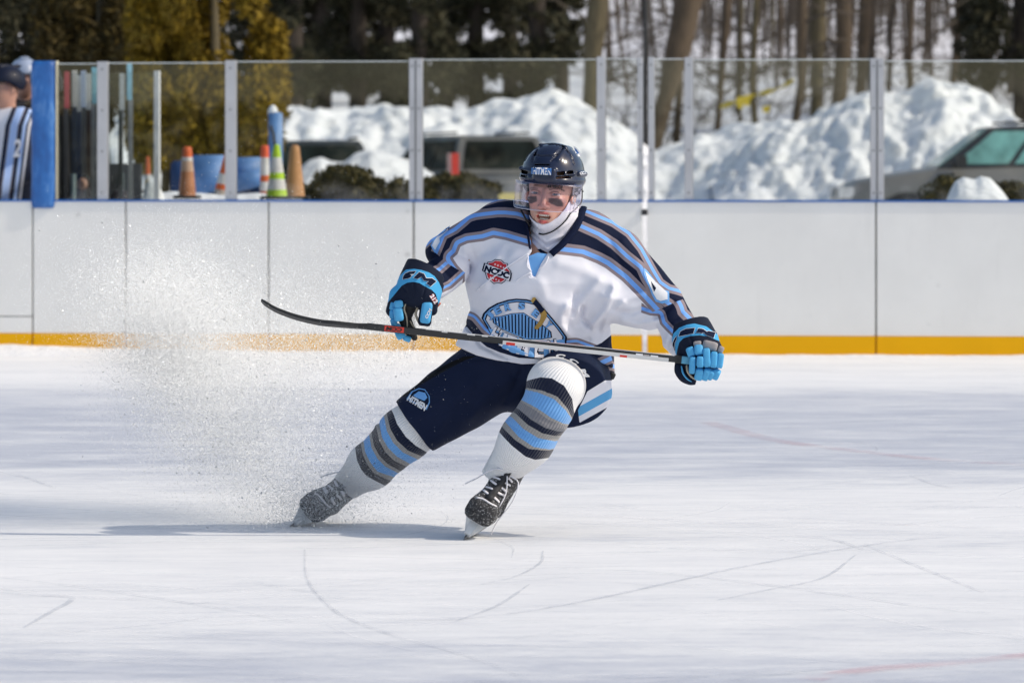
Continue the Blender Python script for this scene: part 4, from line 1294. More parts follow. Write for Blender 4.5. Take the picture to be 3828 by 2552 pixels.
bp, bj = figure('person', 'bench player in navy helmet and white striped jersey with number 2', 22, 28.15, -0.9, stripe_mat('bench_stripes', st), simple('helmet_far_navy', (0.006, 0.010, 0.026), 0.5, coat=.05, spec=.2), 1.985, stripes=diag)
figure('person', 'player in pale blue helmet half hidden behind the blue padded post', 92, 28.9, 0.2, simple('dark_jersey', (0.02, 0.02, 0.025), 0.8), simple('helmet_far_pale', (0.30, 0.36, 0.48), 0.3, coat=.4), 2.06)
figure('person', 'person in a dark winter coat with tan fur collar behind the padded post', 172, 28.55, 0.4, simple('coat_dark', (0.022, 0.023, 0.028), 0.85, bmp=.5, scale=12), simple('dark_cap', (0.015, 0.015, 0.017), 0.7), 2.02, coat=True)

def text_mesh(s, offset=0.0, shear=0.0, spacing=1.0):
    c = bpy.data.curves.new('lettering', 'FONT'); c.body = s; c.offset = offset; c.shear = shear; c.space_character = spacing
    c.resolution_u = 3
    o = bpy.data.objects.new('lettering', c); COL.objects.link(o)
    dg = bpy.context.evaluated_depsgraph_get(); dg.update()
    me = bpy.data.meshes.new_from_object(o.evaluated_get(dg))
    bpy.data.objects.remove(o); bpy.data.curves.remove(c)
    V = np.array([v.co[:2] for v in me.vertices]); Fc = [tuple(p.vertices) for p in me.polygons]
    bpy.data.meshes.remove(me)
    V -= V.min(0)
    V /= max(V[:, 1].max(), 1e-6)        # height 1
    return V, Fc
V, Fc = text_mesh('2', 0.03)
b = MB(); Yn = 27.86
b.add([at(48 + x * 42 + y * 8, 588 - y * 68, Yn - 0.0) for x, y in V], Fc); b.build('number', simple('number_white', (0.75, 0.76, 0.80), 0.7), bj)

# hockey sticks standing in the rack
def rack():
    r = random.Random(3); Y = 28.4
    cols = [((.45, .06, .08), (.05, .05, .055)), ((.62, .62, .56), (.04, .04, .04)), ((.62, .62, .62), (.05, .05, .06)), ((.40, .46, .60), (.05, .05, .06)), ((.58, .58, .58), (.06, .03, .03)), ((.20, .50, .62), (.30, .30, .32)), ((.55, .55, .55), (.05, .05, .05)), ((.3, .6, .75), (.3, .3, .3))]
    spec = [(250, 268, 'dark red tipped'), (279, 264, 'cream tipped'), (296, 282, 'white lettered'), (312, 265, 'pale blue tipped'), (330, 275, 'grey tipped'), (352, 252, 'turquoise tipped'), (456, 275, 'plain grey'), (484, 238, 'sky blue tipped')]
    for k, ((px, vt, nm), (c1, c2)) in enumerate(zip(spec, cols)):
        p = at(px, vt, Y + .06 * (k % 3)); lean = r.uniform(-.01, .01)
        root = empty('hockey_stick', (p.x, p.y, .5)); tag(root, nm + ' hockey stick standing upright in the rack by the coat wearer' if k < 6 else nm + ' hockey stick standing behind the lower gate glass', 'hockey stick', 'sticks standing at the bench')
        zb = .45
        m1 = simple('tape_%d' % k, c1, .7); m2 = simple('shaft_%d' % k, c2, .4)
        b = MB(); b.box((p.x, p.y, p.z - .13), (.017, .012, .13)); b.build('grip_tape', m1, root)
        b = MB(); b.box((p.x + lean, p.y, (p.z - .26 + zb) / 2), (.0155, .011, (p.z - .26 - zb) / 2)); b.build('shaft', m2, root)
        b = MB(); b.box((p.x + .06, p.y, zb - .02), (.09, .008, .035)); b.build('blade', m2, root)
    x = at(315, 0, 28.75).x
    b = MB(); b.box((x, 28.75, 1.30), (.13, .06, .30)); root = empty('stick_rack', (x, 28.75, 0)); tag(root, 'dark rack holding the upright hockey sticks at the bench', 'stick rack')
    b.build('back_board', simple('rack_dark', (.02, .02, .025), .8), root)
    b = MB(); b.box((at(325, 0, 28.6).x, 28.62, CZ + (HY - 478) * 28.6 / F), (.055, .02, .014)); b.build('red_bar', simple('rack_red', (.35, .02, .03), .5), root)
    b = MB(); b.box((at(320, 0, 28.6).x, 28.62, 1.20), (.05, .02, .10)); b.build('red_panel', simple('rack_maroon', (.10, .015, .02), .6), root)
    b = MB(); b.tube([at(274, 650, 28.2), at(274, 760, 28.2)], .02, 8); b.build('support', simple('rack_grey', (.22, .28, .29), .5), root)
    # grey bench wall and a dark kit bag low behind the gate glass
    root = empty('bench_box', (at(465, 0, 28.9).x, 28.9, 0)); tag(root, 'low grey bench wall behind the lower gate glass', 'bench wall')
    b = MB(); b.box((at(465, 0, 28.9).x, 28.9, .70), (.125, .03, CZ + (HY - 612) * 28.9 / F - .70)); b.build('wall_panel', simple('bench_grey', (.10, .10, .11), .7), root)
    b = MB(); b.box((at(458, 0, 28.85).x, 28.85, 1.1), (.008, .02, .14)); b.build('upright', simple('rack_grey', (0, 0, 0)), root)
    def bag(P): return sd_ell(P, (at(455, 0, 28.6).x, 28.6, 1.0), (.10, .12, .12)) + .01 * vnoise(P, .03, 1)
    c = at(455, 0, 28.6).x
    V, Q = surface_net(bag, (c - .15, 28.4, .8), (c + .15, 28.8, 1.2), .012)
    o = np_mesh('kit_bag', V, Q, simple('bag_dark', (.03, .022, .03), .7)); tag(o, 'dark rounded kit bag low behind the gate glass', 'bag')
rack()
# ================================================================== THE SKATER
from mathutils.bvhtree import BVHTree
SK_BASE = W((1900, 2005, 60)); SK_BASE[2] = 0.0

class Surf:
    """a meshed shape in (u, v, w), for laying trim and print on its front"""
    def __init__(s, V, Q):
        s.b = BVHTree.FromPolygons([tuple(map(float, p)) for p in V], [tuple(map(int, q)) for q in Q])
    def w(s, u, v, default=None):
        h = s.b.ray_cast(Vector((u, v, -900)), Vector((0, 0, 1)))
        if h[0] is None:
            n = s.b.find_nearest(Vector((u, v, 0 if default is None else default)))
            return n[0].z if default is None else default
        return h[0].z
def shape(name, f, lo, hi, h, mat, parent, n_relax=1, attrs=None, smooth=True, keep=False):
    V, Q = surface_net(f, lo, hi, h)
    if n_relax: V = relax(V, Q, n_relax, .5)
    a = attrs(V) if attrs else None
    o = np_mesh(name, W(V), Q, mat, parent, smooth, a)
    return (o, Surf(V, Q)) if keep else o
def subdiv_poly(poly, L=14):
    bm = bmesh.new()
    vs = [bm.verts.new((p[0], p[1], 0)) for p in poly]
    bm.faces.new(vs)
    bmesh.ops.triangulate(bm, faces=bm.faces[:])
    for _ in range(5):
        e = [x for x in bm.edges if x.calc_length() > L]
        if not e: break
        bmesh.ops.subdivide_edges(bm, edges=e, cuts=1)
        bmesh.ops.triangulate(bm, faces=bm.faces[:])
    bm.verts.index_update()
    V = [(v.co.x, v.co.y) for v in bm.verts]; Fc = [tuple(v.index for v in f.verts) for f in bm.faces]
    bm.free()
    return V, Fc
def lay(name, V2, Fc, surf, off, mat, parent, dflt=None):
    P = [(u, v, surf.w(u, v, dflt) - off) for u, v in V2]
    me = bpy.data.meshes.new(name)
    me.from_pydata([tuple(p) for p in W(np.array(P))], [], Fc); me.update()
    return link(name, me, mat, parent)
def lay_poly(name, poly, surf, off, mat, parent, L=14, dflt=None):
    V, Fc = subdiv_poly(poly, L)
    return lay(name, V, Fc, surf, off, mat, parent, dflt)
def glyphs(s, c, wd, ht, rot=0.0, bold=0.03, shear=0.0, mirror=1, warp=None):
    """letters as flat print: centre c, width, height, rotation in degrees (clockwise), all in (u, v)"""
    V, Fc = text_mesh(s, bold, shear)
    V = V.copy(); V[:, 0] /= V[:, 0].max()
    x = (V[:, 0] - .5) * wd; y = (V[:, 1] - .5) * ht
    if warp: x, y = warp(x, y)
    a = math.radians(rot)
    return [(c[0] + X * math.cos(a) + Yy * math.sin(a), c[1] + X * math.sin(a) - Yy * math.cos(a)) for X, Yy in zip(x, y)], Fc
def lay_text(name, s, c, wd, ht, surf, off, mat, parent, rot=0.0, bold=0.03, shear=0.0, warp=None, outline=None, ow=0.05, dflt=None):
    if outline is not None:
        V, Fc = glyphs(s, c, wd * (1 + ow * .6), ht * (1 + ow * 1.6), rot, bold + ow, shear, 1, warp)
        lay(name + '_outline', V, Fc, surf, off, outline, parent, dflt)
        off += 1.0
    V, Fc = glyphs(s, c, wd, ht, rot, bold, shear, 1, warp)
    return lay(name, V, Fc, surf, off, mat, parent, dflt)
def tubes(name, paths, rad, mat, parent, n=7, flat=1.0):
    b = MB()
    for p in paths: b.tube([tuple(q) for q in W(np.array(p, float))], rad * K, n, flat=flat)
    return b.build(name, mat, parent, True)
def two_d(P):
    if P[0].ndim == 3: return P[0][:, :, 0], P[1][:, :, 0], (lambda x: x[..., None])
    return P[0], P[1], (lambda x: x)
def prism(poly, P):
    u, v, b = two_d(P); return b(inside(poly, np.asarray(u, np.float64), np.asarray(v, np.float64)).astype(np.float32))
def ridge(path, wd, amp, P):
    u, v, b = two_d(P)
    d = np.abs(poly_sd(path, np.asarray(u, np.float64), np.asarray(v, np.float64), ext=False))
    # fade at the ends comes from the distance to the path itself
    return b((amp * np.exp(-(d / wd) ** 2)).astype(np.float32))

# ---------------------------------------------------------------- cloth with flat printed bands
def print_mat(name, base, layers, rough=0.75, weave=420.0, wb=0.25, sheen=0.15, spec=0.3, rib=None):
    """layers: (value attribute, mask attribute or None, [(threshold 0..1, colour or None)])"""
    m, nt, p, out = new_mat(name)
    cur = None
    n0 = noise(nt, coords(nt), 9, 4)
    r0 = ramp(nt, n0, [(0.35, tuple(c * .97 for c in base)), (0.65, tuple(min(1, c * 1.02) for c in base))])
    cur = r0.outputs[0]
    for val, mask, stops in layers:
        a = N(nt, 'ShaderNodeAttribute'); a.attribute_name = val
        r = ramp(nt, a.outputs['Fac'], [(t, (tuple(c) + (1,)) if c is not None else (0, 0, 0, 0)) for t, c in stops], 'CONSTANT')
        fac = r.outputs[1]
        if mask:
            a2 = N(nt, 'ShaderNodeAttribute'); a2.attribute_name = mask
            g = N(nt, 'ShaderNodeMath', operation='GREATER_THAN'); nt.links.new(a2.outputs['Fac'], g.inputs[0]); g.inputs[1].default_value = 0.0
            mu = N(nt, 'ShaderNodeMath', operation='MULTIPLY'); nt.links.new(g.outputs[0], mu.inputs[0]); nt.links.new(fac, mu.inputs[1])
            fac = mu.outputs[0]
        cur = mixc(nt, fac, cur, r.outputs[0])
    nt.links.new(cur, p.inputs['Base Color'])
    p.inputs['Roughness'].default_value = rough
    p.inputs['Specular IOR Level'].default_value = spec
    p.inputs['Sheen Weight'].default_value = sheen
    if rib:
        a = N(nt, 'ShaderNodeAttribute'); a.attribute_name = rib
        s = N(nt, 'ShaderNodeMath', operation='SINE'); nt.links.new(a.outputs['Fac'], s.inputs[0])
        bump(nt, p, s.outputs[0], 0.0018, 0.6)
    else:
        nn = noise(nt, coords(nt), weave, 2); bump(nt, p, nn, 0.0012, wb)
    return m
NAVY = (0.0065, 0.0115, 0.034); LBLUE = (0.17, 0.39, 0.84); TAUPE = (0.25, 0.205, 0.225); WHITEJ = (0.73, 0.735, 0.80)
def S0(d): return (d + 40.0) / 400.0           # distance in px -> 0..1
def band_attr(d): return np.clip((d + 40.0) / 400.0, 0, 1)

# ---------------------------------------------------------------- jersey
TV = [800, 880, 960, 1060, 1160, 1240, 1300, 1380]
TC = [2085, 2060, 2030, 2012, 2021, 2003, 1990, 1985]
TA = [140, 215, 262, 270, 262, 276, 296, 305]
TB = [110, 150, 168, 172, 168, 172, 182, 185]
TW = [70, 62, 58, 62, 84, 112, 130, 145]
HEM = [(1600, 1240), (1690, 1286), (1780, 1328), (1864, 1347), (1953, 1361), (2035, 1354), (2120, 1340), (2200, 1345), (2262, 1362), (2290, 1375), (2400, 1380)]
VOPEN = [(1968, 760), (1975, 841), (1984, 900), (1988, 940), (1974, 960), (1983, 1000), (1993, 1034), (2001, 1034), (2022, 985), (2047, 948), (2100, 905), (2137, 856), (2167, 776), (2110, 720), (2000, 715)]
FOLDS = [([(2123, 1144), (2100, 1178), (2098, 1217), (2123, 1251)], 16, 11), ([(2295, 1075), (2266, 1160), (2212, 1222)], 14, 13), ([(2179, 1150), (2172, 1190), (2207, 1226)], 9, -11),
         ([(2330, 1130), (2270, 1190), (2255, 1230)], 10, 8), ([(2150, 1100), (2140, 1160), (2160, 1210)], 10, -5), ([(2240, 1050), (2180, 1120), (2150, 1190)], 16, 6),
         ([(1760, 915), (1776, 965)], 8, -3), ([(1735, 925), (1740, 985)], 8, 3), ([(1860, 960), (1830, 1020), (1810, 1080)], 16, 4),
         ([(1890, 1180), (1840, 1230), (1760, 1260)], 14, 6), ([(1765, 1180), (1860, 1290), (1990, 1330)], 16, 8), ([(1745, 1215), (1800, 1290), (1900, 1338)], 9, -7),
         ([(2200, 1270), (2140, 1300), (2060, 1325)], 10, -5), ([(2020, 1060), (2040, 1120), (2110, 1150)], 22, 5), ([(1900, 930), (1870, 990), (1840, 1060)], 14, -4),
         ([(2400, 1100), (2330, 1120), (2260, 1110)], 16, 7), ([(2420, 1150), (2360, 1170), (2300, 1160)], 10, -8), ([(2450, 1200), (2380, 1215), (2330, 1200)], 12, 7),
         ([(2520, 1130), (2480, 1175), (2450, 1185)], 8, -7), ([(2545, 1175), (2500, 1215)], 8, -5), ([(2520, 1215), (2485, 1290)], 12, 6), ([(2530, 1240), (2505, 1300)], 8, -6),
         ([(1700, 870), (1680, 905), (1690, 950)], 9, -5), ([(1650, 900), (1640, 930), (1660, 960)], 8, 4), ([(1620, 985), (1650, 1010), (1690, 1040)], 8, -5), ([(1640, 1060), (1690, 1050)], 8, 5),
         ([(2330, 900), (2380, 970), (2420, 1060)], 14, 5), ([(2280, 900), (2330, 1000), (2390, 1090)], 12, -4), ([(2090, 980), (2180, 1010), (2280, 1060)], 24, 5)]
def jersey_f(P, hole=True):
    U, V, W_ = P
    cu = np.interp(V, TV, TC); a = np.interp(V, TV, TA); b = np.interp(V, TV, TB); cw = np.interp(V, TV, TW)
    d = (np.sqrt(((U - cu) / a) ** 2 + ((W_ - cw) / b) ** 2) - 1) * np.minimum(a, b) * .9
    d = np.maximum(d, 830 - V)
    d = smin(d, sd_cap(P, (1885, 842, 70), (2190, 892, 62), 98, 100), 45)
    d = smin(d, sd_cap(P, (1842, 864, 62), (1652, 941, 25), 96, 63), 26)          # left of picture: upper sleeve
    d = smin(d, sd_cap(P, (2190, 892, 62), (2302, 962, 45), 100, 104), 40)
    d = smin(d, sd_cap(P, (2302, 962, 45), (2478, 1124, 0), 103, 74), 26)         # right of picture: upper sleeve
    d = smin(d, sd_cap(P, (2240, 1085, 30), (2428, 1168, 5), 112, 66), 34)        # its hanging underside
    fl = sd_cap(P, (1684, 1004, 6), (1598, 1072, -85), 72, 66)                    # forearms
    fl = np.maximum(fl, -((W_ + 130) * .8 + 0 * U))
    d = smin(d, fl, 9)
    fr = sd_cap(P, (2500, 1152, -12), (2556, 1262, -48), 66, 76)
    d = smin(d, fr, 9)
    u, v, bc = two_d(P)
    hem = bc(np.interp(u, [h[0] for h in HEM], [h[1] for h in HEM]).astype(np.float32))
    d = smax(d, V - hem, 8)
    # flare of the hem over the hips
    for path, wd, amp in FOLDS: d = d - 1.5 * ridge(path, wd, amp, P) * np.clip((140 - W_) / 120, 0, 1)
    Pd = ((U * .8 + V * .6) * .22, (U * .6 - V * .8), W_ * .5)
    d = d - 2.2 * vnoise(P, 38, 2) - .8 * vnoise(P, 15, 4) - 1.5 * vnoise(Pd, 11, 6)
    if hole:
        cut = np.minimum(prism(VOPEN, P), 74 - W_)
        d = smax(d, cut, 5)
    return d
BL0 = [(1660, 1300), (1738, 1062), (1738, 1020), (1711, 991), (1694, 965), (1711, 950), (1722, 922), (1749, 910), (1808, 902), (1845, 890), (1888, 898), (1936, 912), (1971, 922), (2000, 931)]
CL0 = [(1644, 958), (1658, 924), (1671, 893), (1711, 873), (1744, 845), (1762, 829), (1781, 823), (1808, 819), (1861, 813), (1888, 813), (1928, 817), (1971, 830)]
DL0 = [(1650, 880), (1682, 851), (1701, 834), (1768, 792), (1808, 773), (1861, 757), (1931, 747)]
BR0 = [(2060, 948), (2174, 962), (2230, 985), (2262, 1002), (2325, 1050), (2373, 1098), (2401, 1128)]
CR0 = [(2160, 862), (2229, 893), (2284, 929), (2330, 972), (2379, 1011), (2398, 1052), (2424, 1094), (2456, 1129), (2484, 1148)]
DR0 = [(2186, 806), (2284, 847), (2340, 885), (2384, 940), (2421, 1008), (2433, 1029), (2456, 1067), (2494, 1093), (2529, 1102), (2567, 1115)]
FLM = [(1560, 990), (1572, 969), (1602, 934), (1628, 945), (1650, 964), (1679, 988), (1714, 1009), (1740, 1018), (1730, 1045), (1724, 1100), (1600, 1190), (1500, 1040)]
FL0 = [(1590, 1128), (1656, 1094), (1690, 1078), (1726, 1046)]
FRM = [(2398, 1130), (2440, 1166), (2484, 1148), (2526, 1128), (2566, 1114), (2600, 1120), (2660, 1230), (2560, 1360), (2470, 1340), (2396, 1200)]
FR0 = [(2400, 1170), (2430, 1180), (2459, 1182), (2467, 1212), (2488, 1235), (2510, 1256)]
WL0 = [(1690, 1232), (1745, 1222), (1778, 1262), (1818, 1296), (1870, 1318), (1940, 1338), (2010, 1342), (2080, 1327), (2150, 1322), (2230, 1352), (2300, 1400)]
WR0 = [(2150, 1312), (2206, 1300), (2249, 1280), (2284, 1252)]
def jersey_attrs(V):
    U, Vv = V[:, 0].astype(float), V[:, 1].astype(float)
    left = U < 2030
    o = {}
    def st(k, d, ok): o[k] = np.where(ok, band_attr(d), 0.0)
    st('bl', poly_sd(BL0, U, Vv), left); st('cl', poly_sd(CL0, U, Vv), left); st('dl', poly_sd(DL0, U, Vv), left)
    st('br', poly_sd(BR0, U, Vv), ~left); st('cr', poly_sd(CR0, U, Vv), ~left); st('dr', poly_sd(DR0, U, Vv), ~left)
    o['flm'] = inside(FLM, U, Vv); o['fl'] = band_attr(poly_sd(FL0, U, Vv))
    o['frm'] = inside(FRM, U, Vv); o['fr'] = band_attr(poly_sd(FR0, U, Vv))
    o['wl'] = band_attr(poly_sd(WL0, U, Vv)); o['wlm'] = inside([(1600, 1170), (1760, 1130), (1900, 1150), (2300, 1200), (2300, 1400), (1600, 1400)], U, Vv)
    o['wr'] = band_attr(-poly_sd(WR0, U, Vv)); o['wrm'] = inside([(2130, 1318), (2150, 1313), (2206, 1301), (2249, 1281), (2310, 1232), (2340, 1420), (2220, 1430)], U, Vv)
    return o
T, B, Nv, Wh = TAUPE, LBLUE, NAVY, WHITEJ
JLAY = [('bl', None, [(0, None), (S0(0), T), (S0(11), B), (S0(26), T), (S0(37), Nv)]),
        ('cl', None, [(0, None), (S0(0), T), (S0(11), B), (S0(25), T), (S0(37), Nv)]),
        ('dl', None, [(0, None), (S0(0), T), (S0(6), B), (S0(14), T), (S0(19), Nv)]),
        ('br', None, [(0, None), (S0(0), T), (S0(13), B), (S0(30), T), (S0(43), Nv)]),
        ('cr', None, [(0, None), (S0(0), T), (S0(12), B), (S0(27), T), (S0(39), Nv)]),
        ('dr', None, [(0, None), (S0(0), T), (S0(11), B), (S0(22), T), (S0(31), Nv)]),
        ('fl', 'flm', [(0, Wh), (S0(0), T), (S0(11), B), (S0(20), T), (S0(31), Nv), (S0(66), T), (S0(78), B), (S0(91), T), (S0(103), Nv)]),
        ('fr', 'frm', [(0, Wh), (S0(0), T), (S0(10), B), (S0(21), T), (S0(31), Nv), (S0(74), T), (S0(87), B), (S0(102), T), (S0(112), Nv)]),
        ('wl', 'wlm', [(0, None), (S0(0), Nv), (S0(30), T), (S0(42), B), (S0(52), T), (S0(60), None)]),
        ('wr', 'wrm', [(0, None), (S0(0), Nv), (S0(46), T), (S0(60), B), (S0(76), T), (S0(86), Nv), (S0(120), None)])]
M_JERSEY = print_mat('jersey_cloth', WHITEJ, JLAY, 0.75, spec=0.1, sheen=0.0)

# the body: head with a face, and the figure that fills the clothes, as one mesh
yaw, roll = math.radians(13), math.radians(5)
HC = np.array([2058.0, 722.0, -30.0])
_f = np.array([-math.sin(yaw), 0.03, -math.cos(yaw)]); _f /= np.linalg.norm(_f)
_r = np.array([math.cos(yaw), math.tan(roll), -math.sin(yaw)]); _r -= _f * (_r @ _f); _r /= np.linalg.norm(_r)
_u = np.cross(_f, _r); _u *= -np.sign(_u[1])
def head_loc(P):
    d = [P[i] - HC[i] for i in range(3)]
    return tuple(d[0] * a[0] + d[1] * a[1] + d[2] * a[2] for a in (_r, _u, _f))
def head_pt(x, y, z): return HC + x * _r + y * _u + z * _f
def skull(p):
    d = sd_ell(p, (0, 45, -20), (80, 84, 100))
    d = smin(d, sd_ell(p, (0, -18, 16), (70, 96, 80)), 20)
    d = smin(d, sd_ell(p, (0, -80, 26), (53, 43, 58)), 22)
    d = smin(d, sd_ell(p, (0, -101, 66), (22, 16, 18)), 16)
    return d
def face_loc(P):
    p = head_loc(P)
    return (p[0] / 1.08, p[1], p[2])
def face_f(P):
    p = face_loc(P)
    d = skull(p)
    for s in (-1, 1): d = smin(d, sd_ell(p, (s * 43, -24, 62), (24, 18, 22)), 16)
    d = smin(d, sd_cap(p, (-40, 19, 83), (40, 19, 83), 9, 9), 12)
    d = smin(d, sd_cap(p, (0, 10, 93), (0, -40, 114), 8, 11), 10)
    d = smin(d, sd_ell(p, (0, -43, 115), (11, 10, 10)), 6)
    for s in (-1, 1): d = smin(d, sd_ell(p, (s * 13, -48, 102), (9, 8, 10)), 6)
    for s in (-1, 1):
        d = smax(d, -sd_ell(p, (s * 7, -56, 107), (4, 4, 5)), 2)
        d = smax(d, -sd_ell(p, (s * 36, 2, 101), (21, 11, 17)), 7)
        d = smin(d, sd_ell(p, (s * 36, 9.0, 86.5), (20, 5.5, 11)), 4)         # upper lid
        d = smin(d, sd_ell(p, (s * 36, -6.2, 86), (18, 3.8, 9.5)), 4)         # lower lid
        d = smin(d, sd_ell(p, (s * 82, -18, -2), (8, 18, 30)), 6)           # ear
    # open mouth and lips
    d = smin(d, sd_ell(p, (0, -84, 74), (36, 30, 26)), 12)
    d = smin(d, sd_cap(p, (-29, -76, 79), (0, -72, 99), 5, 7.5), 4); d = smin(d, sd_cap(p, (29, -76, 79), (0, -72, 99), 5, 7.5), 4)
    d = smin(d, sd_cap(p, (-28, -79, 80), (0, -105, 94), 5.5, 8.5), 4); d = smin(d, sd_cap(p, (28, -79, 80), (0, -105, 94), 5.5, 8.5), 4)
    d = smax(d, -sd_ell(p, (1, -86.5, 100), (26, 11.5, 32)), 3)
    d = smin(d, sd_cap(p, (0, -70, -20), (0, -190, -50), 60, 66), 20)
    return d
EB_L = [(1968, 734), (2005, 733), (2008, 744), (2006, 755), (1990, 760), (1970, 758)]
EB_R = [(2051, 742), (2082, 740), (2098, 747), (2105, 760), (2104, 772), (2083, 771), (2062, 765), (2050, 756)]
BR_L = [(1970, 705), (1990, 699), (2010, 703), (2011, 707), (1991, 705), (1971, 710)]
BR_R = [(2052, 706), (2075, 701), (2098, 704), (2113, 713), (2110, 717), (2092, 710), (2070, 708), (2053, 712)]
FRINGE = [(2058, 690), (2114, 690), (2112, 703), (2105, 695), (2100, 705), (2094, 696), (2088, 707), (2082, 697), (2076, 705), (2070, 696), (2064, 703)]
def face_col(V):
    p = face_loc((V[:, 0], V[:, 1], V[:, 2]))
    U, Vv = V[:, 0].astype(float), V[:, 1].astype(float)
    c = np.tile(np.array([0.68, 0.385, 0.285]), (len(V), 1))
    P3 = (V[:, 0], V[:, 1], V[:, 2])
    n = vnoise(P3, 7, 5)[:, None]
    c = c * (1 + .06 * n)
    def mixin(wt, col):
        nonlocal c
        wt = np.clip(wt, 0, 1)[:, None]; c = c * (1 - wt) + np.array(col) * wt
    g = lambda q, r_: np.exp(-sum(((p[i] - q[i]) / r_[i]) ** 2 for i in range(3)))
    for s in (-1, 1): mixin(.55 * g((s * 46, -38, 70), (26, 26, 40)), (0.60, 0.23, 0.17))
    mixin(.5 * g((0, -45, 112), (18, 16, 20)), (0.62, 0.24, 0.18))
    mixin(.35 * g((0, -96, 80), (40, 26, 40)), (0.42, 0.23, 0.17))
    lip = np.maximum(g((0, -73, 97), (22, 6.5, 14)), g((0, -105, 94), (21, 8, 14)))
    lip = np.maximum(lip, np.maximum(g((-23, -84, 82), (8, 6, 10)), g((23, -84, 82), (8, 6, 10))))
    mixin(2.0 * lip - .35, (0.52, 0.085, 0.085))
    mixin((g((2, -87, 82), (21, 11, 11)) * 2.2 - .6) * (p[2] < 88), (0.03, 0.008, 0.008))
    fr = V[:, 2] < -60
    soft = lambda poly, s: np.clip(.5 + (inside(poly, U, Vv) + 1.2 * vnoise(P3, 4, 9)) / s, 0, 1) * fr
    mixin(.90 * soft(EB_L, 5), (0.028, 0.027, 0.028)); mixin(.90 * soft(EB_R, 5), (0.028, 0.027, 0.028))
    mixin(.7 * soft(BR_L, 3), (0.06, 0.038, 0.026)); mixin(.7 * soft(BR_R, 3), (0.06, 0.038, 0.026))
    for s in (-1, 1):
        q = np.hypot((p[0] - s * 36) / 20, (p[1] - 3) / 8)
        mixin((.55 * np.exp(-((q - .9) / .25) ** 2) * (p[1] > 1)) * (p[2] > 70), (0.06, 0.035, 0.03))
    return {'skin': c}
m, nt, p_, out_ = new_mat('skin'); a_ = N(nt, 'ShaderNodeAttribute'); a_.attribute_name = 'skin'
nt.links.new(a_.outputs['Color'], p_.inputs['Base Color']); p_.inputs['Roughness'].default_value = 0.42
p_.inputs['Subsurface Weight'].default_value = 0.12; p_.inputs['Subsurface Radius'].default_value = (0.006, 0.002, 0.001); p_.inputs['Subsurface Scale'].default_value = 1.0
nn_ = noise(nt, coords(nt), 600, 3); bump(nt, p_, nn_, 0.0006, 0.35)
M_SKIN = m
def body_f(P):
    d = sd_cap(P, (2060, 800, 0), (2045, 920, 40), 48, 56)
    d = smin(d, sd_cap(P, (2040, 960, 66), (1995, 1290, 150), 120, 118), 40)
    d = smin(d, sd_cap(P, (1880, 900, 66), (2230, 945, 55), 60, 62), 40)
    for a, b, c, r in (((1842, 872, 62), (1690, 985, 8), (1565, 1085, -90), 44), ((2290, 965, 45), (2482, 1130, -4), (2590, 1290, -80), 50)):
        d = smin(d, sd_cap(P, a, b, r, r * .8), 24); d = smin(d, sd_cap(P, b, c, r * .78, r * .55), 10)
    d = smin(d, sd_ell(P, (1530, 1120, -95), (34, 44, 26)), 14); d = smin(d, sd_ell(P, (2615, 1330, -115), (40, 36, 24)), 14)
    for a, b, c, r in (((1880, 1350, 185), (1545, 1590, 240), (1270, 1835, 520), 82), ((2110, 1350, 215), (2085, 1430, -95), (1862, 1765, 5), 82)):
        d = smin(d, sd_cap(P, a, b, r, r * .72), 40); d = smin(d, sd_cap(P, b, c, r * .66, r * .42), 10)
    return d
Vh, Qh = surface_net(face_f, (1950, 560, -170), (2190, 905, 110), 2.0); Vh = relax(Vh, Qh, 1, .4)
Vb, Qb = surface_net(body_f, (1230, 780, -300), (2700, 1880, 640), 13.0)
_ca = face_col(Vh)['skin']; _cb = np.tile(np.array([0.56, 0.30, 0.215]), (len(Vb), 1))
Vall = np.concatenate([W(Vh), W(Vb)]); Qall = np.concatenate([Qh, Qb + len(Vh)])
person = np_mesh('person', Vall - SK_BASE, Qall, M_SKIN, None, True, {'skin': np.concatenate([_ca, _cb])})
person.location = SK_BASE
tag(person, 'ice hockey skater in white and navy striped jersey braking hard on the ice', 'person')
headS = Surf(Vh, Qh)

# eyes, teeth, fringe
M_EYE = simple('eye_white', (0.50, 0.48, 0.47), 0.12, var=.03); M_IRIS = simple('iris_grey', (0.10, 0.13, 0.14), 0.1); M_PUP = simple('pupil', (0.005, 0.005, 0.005), 0.1)
M_TEETH = simple('teeth', (0.75, 0.72, 0.66), 0.25, var=.05); M_HAIR = simple('hair_dark', (0.035, 0.022, 0.016), 0.5)
def ball(name, c, r, mat, parent, n=12, squash=(1, 1, 1)):
    vs, fs = [], []
    for i in range(n + 1):
        th = math.pi * i / n
        for j in range(2 * n):
            ph = math.pi * j / n
            vs.append((c[0] + r * squash[0] * math.sin(th) * math.cos(ph), c[1] + r * squash[1] * math.cos(th), c[2] + r * squash[2] * math.sin(th) * math.sin(ph)))
    for i in range(n):
        for j in range(2 * n):
            k = (j + 1) % (2 * n); fs.append((i * 2 * n + j, (i + 1) * 2 * n + j, (i + 1) * 2 * n + k, i * 2 * n + k))
    b = MB(); b.add([tuple(q) for q in W(np.array(vs))], fs); return b.build(name, mat, parent, True)
for s in (-1, 1):
    ey = ball('eye', head_pt(s * 39, 1, 77), 15.5, M_EYE, person)
    gz = np.array([-0.10, 0.02, -1.0]); gz /= np.linalg.norm(gz)
    c0 = head_pt(s * 39, 1, 77)
    for nm, rr, d_, mt in (('iris', 8.0, 14.0, M_IRIS), ('pupil', 3.0, 15.6, M_PUP)):
        ball(nm, c0 + (gz * .75 + _f * .25) * d_, rr, mt, ey, 8, (1, 1, .35))
